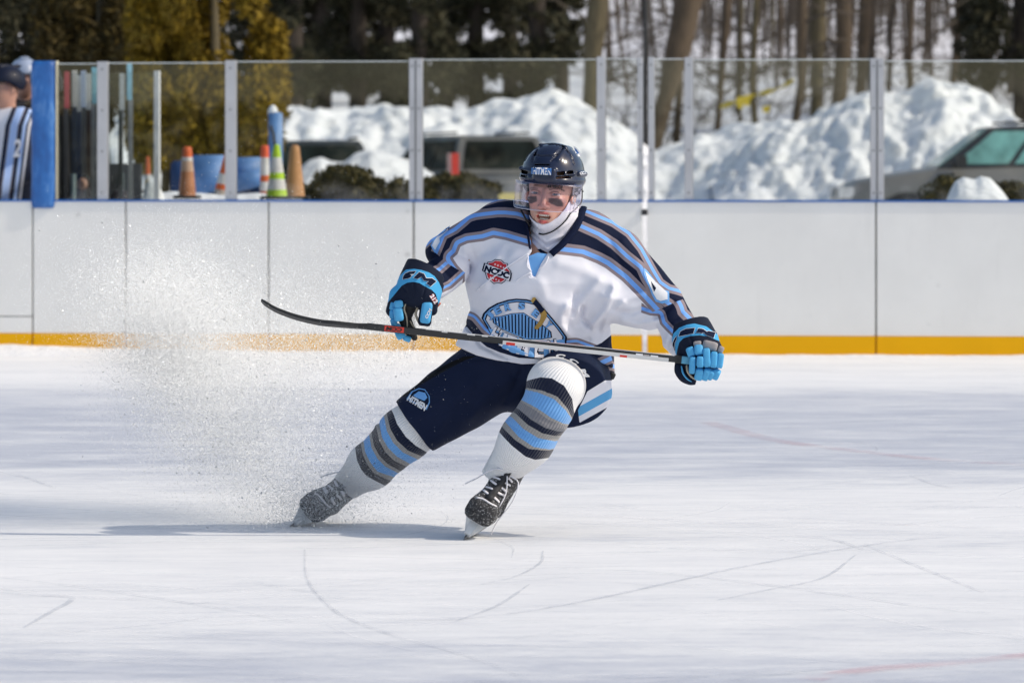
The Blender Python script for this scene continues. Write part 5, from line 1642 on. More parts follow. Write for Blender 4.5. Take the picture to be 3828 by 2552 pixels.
def rboxes(name, boxes, mat, parent, r=.35, n=4):
    """soft padded blocks: (centre, half sizes, rotation about the view axis in degrees, lean)"""
    b = MB()
    for bx in boxes:
        c, h = np.array(bx[0], float), np.array(bx[1], float)
        ro = math.radians(bx[2] if len(bx) > 2 else 0); le = math.radians(bx[3] if len(bx) > 3 else 0); ya = math.radians(bx[4] if len(bx) > 4 else 0)
        Rz = np.array([[math.cos(ro), -math.sin(ro), 0], [math.sin(ro), math.cos(ro), 0], [0, 0, 1]])
        Rx = np.array([[1, 0, 0], [0, math.cos(le), -math.sin(le)], [0, math.sin(le), math.cos(le)]])
        Ry = np.array([[math.cos(ya), 0, math.sin(ya)], [0, 1, 0], [-math.sin(ya), 0, math.cos(ya)]])
        R = Rz @ Ry @ Rx
        rad = r * h.min() * 1.6
        bm = bmesh.new(); bmesh.ops.create_cube(bm, size=2.0); bmesh.ops.subdivide_edges(bm, edges=bm.edges[:], cuts=n, use_grid_fill=True)
        bm.verts.index_update(); vs = []
        for v in bm.verts:
            q = np.array(v.co) * h; inn = np.clip(q, -(h - rad), h - rad); e = q - inn; L = np.linalg.norm(e)
            if L > 1e-6: q = inn + e / L * rad
            q = q * (1 + .05 * (1 - (np.array(v.co)[[1, 0, 0]] ** 2)) * 0)
            vs.append(c + R @ q)
        b.add([tuple(q) for q in W(np.array(vs))], [tuple(v.index for v in f.verts) for f in bm.faces]); bm.free()
    return b.build(name, mat, parent, True)
def teeth(y, z, n, w, h):
    for k in range(n):
        x = (k - (n - 1) / 2) * w
        c = head_pt(x + 2, y + abs(x) * .06, z - x * x * .018)
        rboxes('tooth', [(c, (w * .47, h, 2.5), math.degrees(roll))], M_TEETH, person, .3, 1)
teeth(-80, 91, 6, 6.6, 4.6); teeth(-95, 86, 6, 5.4, 3.4)
def strands():
    b = MB(); r = random.Random(2)
    for k in range(46):
        x = r.uniform(10, 62); y0 = 42; L = r.uniform(14, 26)
        z = 90 - (x / 70) ** 2 * 26
        pts = [head_pt(x, y0, z - 4), head_pt(x + r.uniform(-2, 2), y0 - L * .6, z + 5), head_pt(x + r.uniform(-4, 2), y0 - L, z + 4)]
        b.tube([tuple(q) for q in W(np.array(pts))], [1.5 * K, 1.1 * K, .4 * K], 4)
    o = b.build('hair', M_HAIR, person, True); o['kind'] = 'stuff'
strands()

# ---------------------------------------------------------------- balaclava and neck cloth
M_HOOD = simple('hood_white', (0.74, 0.73, 0.80), 0.8, var=.04, scale=30, bmp=.3, bdist=.001)
OPEN = [(1930, 620), (1962, 700), (1970, 780), (1984, 814), (2005, 831), (2027, 838), (2052, 833), (2085, 811), (2110, 783), (2125, 758), (2138, 735), (2152, 620)]
NECKF = [([(1980, 850), (2040, 905), (2110, 880), (2160, 810)], 7, 6), ([(1985, 880), (2050, 935), (2120, 905)], 7, 5), ([(1990, 905), (2040, 960), (2090, 945)], 7, 5), ([(1982, 866), (2045, 920), (2112, 893)], 4, -4), ([(2090, 860), (2130, 830), (2165, 780)], 5, 3)]
def hood_f(P):
    p = face_loc(P)
    d = skull(p) - 7
    d = smin(d, sd_cap(p, (0, -92, 20), (0, -104, 52), 40, 34), 16)
    d = smin(d, sd_cap(P, (2078, 800, 5), (2052, 960, 45), 84, 92), 26)
    for path, wd, amp in NECKF: d = d - ridge(path, wd, amp, P) * (P[2] < 20)
    d = d - .8 * vnoise(P, 16, 8)
    cut = np.minimum(prism(OPEN, P), 5 - P[2])
    d = smax(d, cut, 3)
    return np.maximum(d, P[1] - 985)
hood, hoodS = shape('balaclava', hood_f, (1940, 560, -150), (2190, 1000, 150), 2.8, M_HOOD, person, keep=True)

# ---------------------------------------------------------------- helmet
M_HELM = simple('helmet_navy', (0.010, 0.017, 0.044), 0.2, var=.1, scale=6, coat=.3, spec=.35)
M_HBLK = simple('helmet_black', (0.008, 0.008, 0.009), 0.5)
r6 = lambda x, y: (1850 + .3061 * x, 480 + .3061 * y)
GROOVES = [[r6(*q) for q in g] for g in ([(490, 320), (540, 235), (600, 200), (700, 195), (800, 212)], [(490, 325), (560, 338), (690, 342), (730, 330), (800, 255), (845, 225)], [(370, 400), (430, 300), (540, 215), (630, 180)],
           [(820, 215), (900, 300), (940, 370), (960, 440)], [(690, 400), (750, 340), (830, 250)], [(460, 400), (480, 330), (500, 300)])]
VENTS = [[r6(*q) for q in g] for g in ([(755, 540), (770, 532), (856, 526), (846, 572), (760, 578)], [(880, 530), (900, 520), (958, 518), (948, 556), (870, 562)], [(740, 598), (760, 590), (940, 578), (930, 606), (742, 618)],
          [(322, 500), (345, 508), (408, 528), (402, 560), (325, 545)], [(316, 566), (400, 582), (404, 605), (318, 590)], [(486, 438), (668, 440), (670, 456), (486, 454)])]
def helm_f(P):
    p = head_loc(P)
    x, y, z = p
    d = sd_ell(p, (0, 66, -16), (116, 122, 142))
    d = smin(d, sd_box(p, (0, 62, -20), (96, 100, 118), 88), 30)
    belt = sd_ell(p, (0, 54, -12), (124, 44, 150))
    d = smin(d, belt, 7)
    for s in (-1, 1):
        d = smin(d, sd_cap(p, (s * 40, 128, 90), (s * 45, 170, 20), 9, 12), 8); d = smin(d, sd_cap(p, (s * 45, 170, 20), (s * 44, 165, -70), 12, 12), 8)
        d = smin(d, sd_cap(p, (s * 112, 84, 40), (s * 118, 80, -40), 8, 9), 6)
        d = smin(d, sd_cap(p, (s * 30, 78, 126), (s * 100, 82, 68), 6, 7), 6)
    d = smin(d, sd_box(p, (0, 76, 118), (44, 24, 20), 12), 8)
    rim = 36 - 6 * np.clip((60 - z) / 60, 0, 1) - 46 * np.clip((28 - z) / 60, 0, 1)
    d = smax(d, rim - y, 4)
    d = smax(d, -sd_ell(p, (0, 40, -16), (100, 122, 122)), 4)
    for g in GROOVES:
        u, v, bc = two_d(P); q = bc(np.abs(poly_sd(g, np.asarray(u, float), np.asarray(v, float), ext=False)).astype(np.float32))
        d = np.maximum(d, np.minimum(3.0 - q, d + 3.5) * (P[2] < -20) + d * (P[2] >= -20))
    for g in VENTS:
        q = prism(g, P)
        d = np.maximum(d, np.where(P[2] < 0, np.minimum(q, d + 13), d))
    return d
helmet, helmS = shape('helmet', helm_f, (1925, 515, -200), (2205, 780, 160), 2.4, M_HELM, person, keep=True)
for g in VENTS: lay_poly('vent_liner', [(c[0], c[1]) for c in g], helmS, -1.5, M_HBLK, helmet)
M_WHITE = simple('print_white', (0.76, 0.77, 0.80), 0.5, var=.03); M_PBLUE = simple('print_blue', (0.04, 0.16, 0.42), 0.5, var=.05); M_PNAVY = simple('print_navy', NAVY, 0.75, var=.05, spec=.1)
M_PRED = simple('print_red', (0.56, 0.012, 0.022), 0.5, var=.05); M_PLB = simple('print_light_blue', (0.13, 0.37, 0.74), 0.55, var=.05)
c_ = r6(567, 524); lay_poly('sticker_backing', [r6(443, 482), (c_[0], r6(0, 478)[1]), r6(692, 490), r6(690, 570), r6(442, 556)], helmS, 1.0, M_PBLUE, helmet, 8)
lay_text('sticker_lettering', 'HiTMEN', (c_[0] + 2, c_[1]), 68, 27, helmS, 2.2, M_WHITE, helmet, rot=2.5, bold=.03)
lay_text('helmet_lettering', 'CCM', r6(1078, 546), 24, 11, helmS, 1.5, M_WHITE, helmet, rot=-4, bold=.04)
lay_poly('side_emblem', [r6(*q) for q in ((958, 225), (975, 218), (1010, 250), (1045, 300), (1062, 340), (1010, 345), (985, 300))], helmS, 1.2, M_WHITE, helmet, 6)
lay_poly('side_emblem_print', [r6(*q) for q in ((972, 238), (1000, 262), (1030, 305), (1005, 312), (985, 280))], helmS, 2.0, M_PBLUE, helmet, 6)
def visor():
    m = clear_sheet('visor_clear', (0.93, 0.91, 0.965), 0.45, 0.03)
    b = MB(); n = 40; rows = 8; V = []
    for lay_ in (0, 1):
        for i in range(n + 1):
            ph = math.radians(-79 + 160 * i / n)
            k = 1 - lay_ * .016
            x, z = 131 * math.sin(ph) * k, 22 + 120 * math.cos(ph) * k
            e = abs(ph) / math.radians(80)
            y1 = 38 + 6 * e; y0 = -62 + 4 * e ** 2 + 24 * max(0, e - .82) / .18
            for j in range(rows + 1): V.append(head_pt(x, y0 + (y1 - y0) * j / rows, z - (1 - j / rows) * 4))
    S_ = (n + 1) * (rows + 1); fs = []
    ix = lambda l, i, j: l * S_ + i * (rows + 1) + j
    for i in range(n):
        for j in range(rows):
            fs.append((ix(0, i, j), ix(0, i + 1, j), ix(0, i + 1, j + 1), ix(0, i, j + 1))); fs.append((ix(1, i, j + 1), ix(1, i + 1, j + 1), ix(1, i + 1, j), ix(1, i, j)))
        for j in (0, rows): fs.append((ix(0, i, j), ix(1, i, j), ix(1, i + 1, j), ix(0, i + 1, j)))
    for i in (0, n):
        for j in range(rows): fs.append((ix(0, i, j), ix(1, i, j), ix(1, i, j + 1), ix(0, i, j + 1)))
    b.add([tuple(q) for q in W(np.array(V))], fs); b.build('visor', m, helmet, True)
    # polished lower and upper edge
    e = []
    for i in range(n + 1):
        ph = math.radians(-79 + 160 * i / n); ee = abs(ph) / math.radians(80)
        e.append(head_pt(131 * math.sin(ph), -62 + 4 * ee ** 2 + 24 * max(0, ee - .82) / .18, 18 + 120 * math.cos(ph)))
    tubes('visor_edge', [e], 1.1, simple('visor_edge', (.62, .60, .70), .2, var=.02), helmet, 5)
visor()
M_CLIP = simple('clip_clear', (0.55, 0.55, 0.60), 0.15, var=.05)
rboxes('visor_clip', [((2156, 707, -60), (11, 5, 6), 10)], M_CLIP, helmet); rboxes('visor_clip', [((2158, 724, -60), (10, 5, 6), 5)], M_CLIP, helmet)
rboxes('visor_clip', [((1948, 705, -20), (6, 12, 6), 0)], M_CLIP, helmet)
for q in ((2164, 702), (2166, 722), (2178, 716)): rboxes('screw', [((q[0], q[1], -68), (3.4, 3.4, 3), 0)], M_HBLK, helmet)
def on(S_, pts, off): return [(u, v, S_.w(u, v) - off) for u, v in pts]
tubes('chin_strap', [on(hoodS, catmull([(2176, 700), (2175, 749), (2160, 774), (2133, 798), (2116, 823), (2092, 847), (2064, 866), (2034, 876), (2014, 873)], 4), 4)], 4.0, M_HBLK, helmet, flat=.6)
tubes('chin_strap', [[(1945, 770, -20), (1950, 790, -40), (1960, 808, -50), (1970, 828, -48), (1984, 850, -46)]], 4.0, M_HBLK, helmet, flat=.6)
tubes('ear_loop', [[(2150, 735, -66), (2142, 750, -70), (2150, 765, -70), (2143, 780, -72), (2152, 792, -68)]], 2.0, M_CLIP, helmet)

# ---------------------------------------------------------------- jersey mesh, collar, laces, print
jersey, jS = shape('jersey', jersey_f, (1545, 715, -185), (2660, 1420, 345), 4.6, M_JERSEY, person, 2, jersey_attrs, keep=True)
M_COLLAR = simple('collar_navy', NAVY, .85, scale=60, bmp=.2, spec=.1)
def collar(path, r0, name='collar'):
    pts = catmull(path, 5); P3 = [(u, v, jS.w(u, v, 60) - 2) for u, v in pts]
    w = np.array([q[2] for q in P3]); w = np.convolve(np.pad(w, 3, 'edge'), np.ones(7) / 7, 'valid')
    tubes(name, [[(a[0], a[1], b_) for a, b_ in zip(P3, w)]], r0, M_COLLAR, jersey, 9, flat=.55)
collar([(2180, 776), (2170, 812), (2147, 858), (2106, 908), (2060, 950)], 15)
collar([(1968, 838), (1974, 880), (1981, 925), (1986, 950)], 8)
lay_poly('collar_placket', [(1974, 958), (1983, 1000), (1993, 1036), (2001, 1036), (2024, 985), (2050, 950), (2010, 944)], Surf(*surface_net(lambda P: jersey_f(P, False), (1955, 900, -150), (2080, 1060, 40), 5.0)), -9, M_PLB, jersey, 8)
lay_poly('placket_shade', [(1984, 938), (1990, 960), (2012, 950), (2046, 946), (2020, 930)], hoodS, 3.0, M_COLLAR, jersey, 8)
M_LACE = simple('lace_white', (0.76, 0.77, 0.84), .7, var=.03)
r7 = lambda x, y: (1400 + .5527 * x, 650 + .5527 * y)
def lace(pts, r_=2.6, off=3.5, name='neck_lace'):
    c = catmull([r7(*q) for q in pts], 4); tubes(name, [[(u, v, jS.w(u, v, -60) - off) for u, v in c]], r_, M_LACE, jersey, 6)
lace([(1042, 540), (1010, 555), (930, 605), (850, 665), (760, 730), (712, 768)], 2.8, 5)
lace([(712, 768), (694, 788)], 3.4, 5); lace([(1080, 660), (1030, 680), (990, 700), (958, 725)], 2.2, 5)
lace([(1042, 540), (1075, 565), (1110, 580), (1150, 560), (1160, 540)], 3, -4); lace([(1040, 560), (1032, 620), (1060, 655), (1095, 650)], 2.4, 3); lace([(1178, 560), (1150, 610), (1090, 655), (1050, 680)], 2.8, 3)
lace([(1036, 690), (1060, 708), (1090, 708)], 1.8, 3); lace([(1046, 545), (1090, 536), (1150, 545)], 2.4, 0)

grow = lambda poly, k, c: [tuple(np.array(c) + (np.array(q) - c) * k) for q in poly]
# sleeve numbers
r2 = lambda x, y: (2360 + .319 * x, 960 + .319 * y)
r3 = lambda x, y: (1540 + .2679 * x, 720 + .2679 * y)
r4 = lambda x, y: (1660 + .2806 * x, 1060 + .2806 * y)
r1 = lambda x, y: (1430 + .2297 * x, 940 + .2297 * y)
r8 = lambda x, y: (1000 + .5952 * x, 1200 + .5952 * y)
lay_poly('sleeve_number_outline', grow([r2(*q) for q in ((176, 168), (215, 205), (310, 330), (352, 372), (415, 392), (418, 492), (350, 462), (352, 512), (285, 492), (250, 430), (196, 290), (168, 215))], 1.22, r2(285, 345)), jS, 2.0, M_PLB, jersey, 9)
lay_poly('sleeve_number', grow([r2(*q) for q in ((185, 200), (208, 225), (300, 345), (345, 388), (398, 404), (400, 470), (342, 436), (334, 486), (296, 470), (266, 420), (210, 285))], 1.22, r2(285, 345)), jS, 3.2, M_WHITE, jersey, 9)
lay_poly('sleeve_number_gap', grow([r2(*q) for q in ((238, 292), (290, 362), (272, 396), (262, 372))], 1.22, r2(285, 345)), jS, 4.2, M_PNAVY, jersey, 9)
lay_poly('sleeve_number_outline', [r3(*q) for q in ((530, 462), (515, 530), (395, 640), (405, 690), (325, 842), (300, 812), (258, 735), (300, 660), (340, 610), (470, 500))], jS, 2.0, M_PLB, jersey, 9)
lay_poly('sleeve_number', [r3(*q) for q in ((512, 492), (500, 528), (382, 632), (388, 685), (322, 800), (275, 738), (312, 668), (350, 618), (480, 512))], jS, 3.2, M_WHITE, jersey, 9)

# league shield on the chest
sh = [r3(*q) for q in ((1055, 965), (1110, 960), (1160, 928), (1205, 965), (1250, 940), (1290, 980), (1335, 985), (1345, 1050), (1390, 1100), (1330, 1160), (1300, 1240), (1250, 1272), (1190, 1262), (1140, 1275), (1095, 1235), (1040, 1200), (1022, 1130), (1000, 1080), (1055, 1020))]
cs = np.mean(sh, 0)
M_PCREST = simple('crest_white', (0.74, 0.74, 0.80), .6, var=.03)
lay_poly('patch_border', sh, jS, 1.6, M_PNAVY, jersey, 10); lay_poly('patch_rim', grow(sh, .93, cs), jS, 2.4, M_PCREST, jersey, 10); lay_poly('patch_field', grow(sh, .87, cs), jS, 3.2, M_PRED, jersey, 10)
band = [r3(*q) for q in ((1005, 978), (1055, 995), (1395, 1120), (1388, 1190), (1370, 1240), (1300, 1212), (1000, 1105), (975, 1085))]
lay_poly('patch_band', band, jS, 4.0, M_PNAVY, jersey, 10); lay_poly('patch_band_fill', grow(band, .9, np.mean(band, 0)), jS, 4.8, M_PCREST, jersey, 10)
lay_text('patch_lettering', 'NCDC', r3(1186, 1108), 96, 25, jS, 5.8, M_PNAVY, jersey, rot=17.5, bold=.065)
def star(c, r_): return [(c[0] + (r_ if k % 2 == 0 else r_ * .42) * math.sin(math.pi * k / 5), c[1] - (r_ if k % 2 == 0 else r_ * .42) * math.cos(math.pi * k / 5)) for k in range(10)]
for q in ((1160, 1000), (1200, 1016), (1240, 1030), (1278, 1046), (1098, 1184), (1136, 1200), (1174, 1212), (1212, 1226)): lay_poly('patch_star', star(r3(*q), 4.3), jS, 6.0, M_PCREST, jersey, 20)

# big crest: striped dome with two lines of lettering and a stick
cr = [r4(*q) for q in ((497, 460), (520, 395), (590, 325), (700, 262), (850, 215), (960, 200), (1100, 210), (1210, 238), (1330, 325), (1450, 465), (1560, 600), (1640, 712), (1628, 800), (1590, 870), (1500, 905), (1440, 980), (1300, 1002), (1150, 992),
                       (1060, 968), (900, 932), (780, 875), (690, 790), (630, 690), (560, 565))]
cc = np.array(r4(1060, 640))
lay_poly('crest_border', cr, jS, 1.4, M_PNAVY, jersey, 10); lay_poly('crest_rim', grow(cr, .955, cc), jS, 2.2, M_PLB, jersey, 10); lay_poly('crest_line', grow(cr, .92, cc), jS, 3.0, M_PNAVY, jersey, 10)
lay_poly('crest_field', grow(cr, .89, cc), jS, 3.8, M_PCREST, jersey, 10)
mid = [r4(*q) for q in ((640, 445), (760, 430), (900, 395), (1060, 385), (1190, 470), (1310, 545), (1430, 640), (1440, 720), (1300, 745), (1090, 745), (960, 690), (860, 650), (740, 590), (650, 520))]
lay_poly('crest_panel', mid, jS, 4.6, M_PNAVY, jersey, 9); lay_poly('crest_panel_fill', grow(mid, .955, np.mean(mid, 0)), jS, 5.4, M_PLB, jersey, 9)
for k in range(17):      # pinstripes
    t = k / 16; x = 690 + 700 * t
    y0 = np.interp(x, [640, 760, 900, 1060, 1190, 1310, 1430], [462, 448, 412, 404, 488, 562, 655]); y1 = np.interp(x, [650, 740, 860, 960, 1090, 1300, 1430], [510, 575, 632, 672, 725, 730, 705])
    if y1 - y0 < 14: continue
    lean = (t - .5) * 60
    lay_poly('crest_pinstripe', [r4(x - 9 + lean * .3, y0), r4(x + 9 + lean * .3, y0), r4(x + 9 - lean * .2, y1), r4(x - 9 - lean * .2, y1)], jS, 6.2, M_PNAVY, jersey, 12)
arc = [('J', 610, 430, -50), ('E', 712, 352, -30), ('R', 838, 312, -12), ('S', 1085, 300, 10), ('E', 1235, 392, 40), ('Y', 1500, 668, 48)]
for ch, x, y, ro in [('J', 612, 432, -48), ('E', 712, 358, -28), ('R', 848, 312, -10), ('S', 1030, 300, 6), ('S', 1215, 400, 38), ('E', 1385, 520, 44), ('Y', 1505, 655, 48)][:3] + [('S', 1035, 300, 5), ('E', 1222, 398, 36), ('Y', 1392, 552, 46)]:
    lay_text('crest_lettering', ch, r4(x, y), 25, 27, jS, 6.2, M_PLB, jersey, rot=ro, bold=.05, outline=M_PNAVY, ow=.05)
lay_poly('crest_base', [r4(*q) for q in ((585, 590), (700, 625), (860, 680), (1000, 720), (1180, 760), (1400, 765), (1600, 740), (1612, 800), (1560, 860), (1440, 940), (1300, 985), (1150, 972), (960, 932), (780, 860), (700, 780), (640, 690))], jS, 5.6, M_PLB, jersey, 10)
for ch, x, y, ro, hh in [('H', 690, 680, 28, 52), ('I', 790, 745, 24, 52), ('T', 880, 790, 20, 56), ('M', 1060, 845, 12, 60), ('E', 1270, 880, 2, 60), ('N', 1450, 850, -10, 58)]:
    lay_text('crest_lettering', ch, r4(x, y), {'I': 13, 'M': 46}.get(ch, 34), hh, jS, 7.4, M_PCREST, jersey, rot=ro, bold=.035, outline=M_PNAVY, ow=.05)
# crossed-out stick emblem lying over the dome
M_GOLD2 = simple('print_gold', (0.36, 0.22, 0.045), .6, var=.1)
lay_poly('crest_stick', [r4(*q) for q in ((1158, 235), (1180, 185), (1212, 182), (1300, 290), (1372, 400), (1365, 450), (1300, 560), (1240, 615), (1195, 590), (1275, 490), (1290, 420), (1230, 320))], jS, 8.0, M_GOLD2, jersey, 9)
lay_poly('crest_stick_tape', [r4(*q) for q in ((1182, 262), (1225, 205), (1300, 290), (1338, 350), (1288, 400), (1232, 320))], jS, 8.8, M_PNAVY, jersey, 9)
# ---------------------------------------------------------------- padded pants
PSTR = [r8(*q) for q in ((2010, 440), (2120, 372), (2160, 372), (2200, 470), (2140, 540), (1960, 640), (1950, 560))]
LHEM_D = np.array([-0.80, 0.60, 0.06])
def pants_f(P):
    U, V, W_ = P
    d = sd_cap(P, (1995, 1300, 150), (2000, 1385, 195), 175, 178, .95)
    l = sd_cap(P, (1868, 1378, 190), (1520, 1612, 245), 150, 114, 1.0)
    l = np.maximum(l, (U - 1549) * LHEM_D[0] + (V - 1594) * LHEM_D[1] + (W_ - 235) * LHEM_D[2])
    r = sd_cap(P, (2118, 1368, 230), (2118, 1462, -40), 150, 150, 1.0)
    r = smin(r, sd_cap(P, (2190, 1400, 200), (2195, 1468, 20), 96, 92), 30)
    r = smin(r, sd_cap(P, (2150, 1520, 210), (2150, 1500, 30), 70, 66), 40)
    r = np.maximum(r, -(W_ + 62 - (V - 1450) * .55 + (U - 2110) * -.10) * .86)
    d = smin(smin(d, l, 36), r, 30)
    d = d - 1.4 * ridge([(1760, 1440), (1700, 1500), (1640, 1600)], 14, 5, P) - ridge([(1900, 1420), (1820, 1480), (1760, 1560)], 18, 6, P) + ridge([(1640, 1390), (1720, 1348), (1830, 1335)], 6, 6, P)
    d = d + 1.2 * ridge([(1950, 1380), (1930, 1430), (1890, 1500)], 10, 6, P) + ridge([(1990, 1390), (1975, 1440), (1955, 1490)], 9, 8, P)
    Pd = ((P[0] * .8 - P[1] * .6), (P[0] * .6 + P[1] * .8) * .3, P[2] * .6)
    return d - 2.6 * vnoise(P, 34, 12) - 1.6 * vnoise(Pd, 14, 13)
def pants_attrs(V):
    U, Vv = V[:, 0].astype(float), V[:, 1].astype(float)
    ln = poly_sd([r8(1945, 590), r8(2160, 470)], U, Vv)
    return {'st': band_attr(ln), 'stm': inside(PSTR, U, Vv), 'bk': inside([r8(*q) for q in ((845, 460), (1080, 290), (1230, 222), (1330, 215), (1240, 245), (1100, 320), (960, 400), (855, 478))], U, Vv)}
M_PANTS = print_mat('pants_navy', (0.007, 0.0135, 0.040), [('st', 'stm', [(0, (0.007, 0.0135, 0.040)), (S0(-30), WHITEJ), (S0(-8), (.10, .36, .66)), (S0(24), WHITEJ)]), ('bk', 'bk', [(0, (.004, .004, .005))])], .7, weave=300, wb=.3, sheen=0.0, spec=.12)
pants, pS = shape('pants', pants_f, (1440, 1190, -140), (2320, 1700, 420), 5.2, M_PANTS, person, 2, pants_attrs, keep=True)
# loose jersey tail and dark pad corner at the hip
def tail_f(P):
    d = sd_cap(P, (2262, 1320, 130), (2285, 1400, 150), 34, 14, 1.3)
    d = smin(d, sd_cap(P, (2215, 1330, 60), (2268, 1395, 110), 26, 12), 14)
    return d
def tail_attrs(V):
    return {'t': band_attr(poly_sd([(2190, 1345), (2240, 1372), (2300, 1392)], V[:, 0].astype(float), V[:, 1].astype(float)))}
shape('jersey_tail', tail_f, (2170, 1270, 0), (2330, 1430, 230), 4.5, print_mat('tail_cloth', NAVY, [('t', None, [(0, WHITEJ), (S0(-14), NAVY), (S0(2), TAUPE), (S0(13), LBLUE), (S0(26), TAUPE), (S0(36), NAVY)])]), jersey, 1, tail_attrs)
rboxes('hip_pad', [((2288, 1404, 140), (12, 13, 30), 25)], M_HBLK, pants)
for ch, x, y, ro in (('C', 2096, 1331, 10), ('C', 2146, 1351, 34), ('M', 2187, 1394, 58)):
    lay_text('pants_lettering', ch, (x, y), 36 if ch == 'C' else 44, 16, pS, 4, M_WHITE, pants, rot=ro, bold=.06, shear=.25)
tp = [r8(*q) for q in ((872, 488), (905, 440), (950, 420), (990, 428), (1018, 470), (1020, 510), (1000, 556))]
tc = np.mean(tp, 0)
lay_poly('thigh_crest', tp, pS, 2.0, M_PLB, pants, 10); lay_poly('thigh_crest_field', grow(tp, .88, tc), pS, 3.0, M_PNAVY, pants, 10)
lay_poly('thigh_crest_panel', [r8(*q) for q in ((915, 465), (950, 440), (990, 450), (1004, 480), (985, 500), (930, 478))], pS, 4.0, M_PLB, pants, 10)
lay_text('thigh_lettering', 'HITMEN', r8(940, 512), 78, 25, pS, 4.6, M_WHITE, pants, rot=31, bold=.05)

# ---------------------------------------------------------------- socks over shin pads
GREY = (0.31, 0.30, 0.29); SBLUE = (0.14, 0.37, 0.74); SWHITE = (0.80, 0.80, 0.81)
def rock_f(P):       # leg on the right of the picture
    d = sd_ell(P, (2077, 1440, -118), (105, 98, 106))
    d = smin(d, sd_cap(P, (2090, 1430, 60), (2080, 1440, -70), 112, 108), 30)
    d = smin(d, sd_cap(P, (2050, 1520, -110), (1966, 1648, -66), 100, 97), 24)
    d = smin(d, sd_cap(P, (1966, 1648, -66), (1853, 1790, -8), 96, 60), 40)
    d = np.maximum(d, (P[0] - 1853) * -.56 + (P[1] - 1797) * .80 + (P[2] + 8) * .2)
    d = d - 1.5 * ridge([(1990, 1560), (2050, 1600), (2110, 1600)], 10, 4, P) + 2 * ridge([(1905, 1585), (1990, 1640), (2080, 1640)], 7, 2, P)
    return d - 1.0 * vnoise(P, 30, 15)
RB = [[(1960, 1428), (1976, 1420), (2020, 1408), (2064, 1412), (2110, 1440), (2140, 1490), (2148, 1550)], [(1955, 1450), (1974, 1446), (2030, 1456), (2085, 1478), (2125, 1525), (2142, 1562)], [(1945, 1466), (1966, 1460), (2010, 1470), (2070, 1494), (2115, 1538), (2140, 1574)],
      [(1935, 1486), (1958, 1494), (2010, 1522), (2060, 1556), (2105, 1578), (2140, 1584)], [(1930, 1498), (1950, 1506), (2000, 1536), (2050, 1572), (2100, 1590), (2140, 1596)],
      [(1920, 1520), (1940, 1530), (1985, 1568), (2040, 1600), (2085, 1612), (2120, 1612)], [(1915, 1530), (1932, 1542), (1975, 1582), (2030, 1614), (2080, 1624), (2115, 1622)], [(1900, 1556), (1916, 1566), (1955, 1606), (2010, 1640), (2070, 1652), (2105, 1648)],
      [(1892, 1574), (1903, 1586), (1940, 1628), (1995, 1666), (2055, 1676), (2095, 1670)], [(1876, 1598), (1888, 1612), (1925, 1648), (1975, 1680), (2040, 1686), (2090, 1680)], [(1872, 1618), (1882, 1630), (1915, 1664), (1965, 1704), (2000, 1716), (2030, 1712)]]
for L_, gb in ((RB, (1, 3, 6, 8)),):
    for k in gb:
        L_[k] = [(x - 1.5, y + 4.5) for x, y in L_[k]]; L_[k + 1] = [(x + 1.5, y - 4.5) for x, y in L_[k + 1]]
def rev(L): return [p[::-1] for p in L]
def sock_attrs(lines, axis_c, axis_d):
    L = rev(lines)
    n = len(lines)
    a = np.array(axis_d, float); a /= np.linalg.norm(a)
    e1 = np.cross(a, (0, 0, 1.0)); e1 /= np.linalg.norm(e1); e2 = np.cross(a, e1)
    def f(V):
        b = bands(L, V[:, 0].astype(float), V[:, 1].astype(float))
        q = V - np.array(axis_c)
        ang = np.arctan2(q @ e2, q @ e1)
        return {'bd': np.clip((b + 1) / (n + 1), 0, 1), 'rib': (ang * 62).astype(np.float32)}
    return f
def sock_mat(name, cols):
    n = len(cols) - 1
    return print_mat(name, SWHITE, [('bd', None, [(0, cols[0])] + [((k + 1) / (n + 1), c) for k, c in enumerate(cols[1:])])], .85, sheen=.3, spec=.15, rib='rib')
M_SOCKR = sock_mat('sock_knit', [SWHITE, NAVY, GREY, SBLUE, GREY, (0.20, 0.20, 0.22), NAVY, GREY, SBLUE, GREY, NAVY, SWHITE])
sockR, _ = shape('sock', rock_f, (1770, 1320, -240), (2220, 1850, 190), 4.2, M_SOCKR, person, 1, sock_attrs(RB, (1968, 1645, -66), (-.5, .83, .12)), keep=True)
def lock_f(P):
    d = sd_cap(P, (1610, 1545, 225), (1510, 1625, 262), 98, 98)
    d = smin(d, sd_cap(P, (1515, 1622, 262), (1385, 1742, 395), 100, 84), 24)
    d = smin(d, sd_cap(P, (1385, 1742, 395), (1288, 1822, 505), 82, 54), 34)
    d = np.maximum(d, (P[0] - 1290) * -.72 + (P[1] - 1822) * .62 + (P[2] - 500) * .2)
    d = d - 1.4 * ridge([(1405, 1590), (1430, 1690), (1500, 1740)], 8, 3, P) + 1.6 * ridge([(1418, 1580), (1444, 1680), (1512, 1730)], 5, 3, P)
    return d - 1.2 * vnoise(P, 30, 16)
r6b = lambda x, y: (1000 + .37 * x, 1480 + .37 * y)
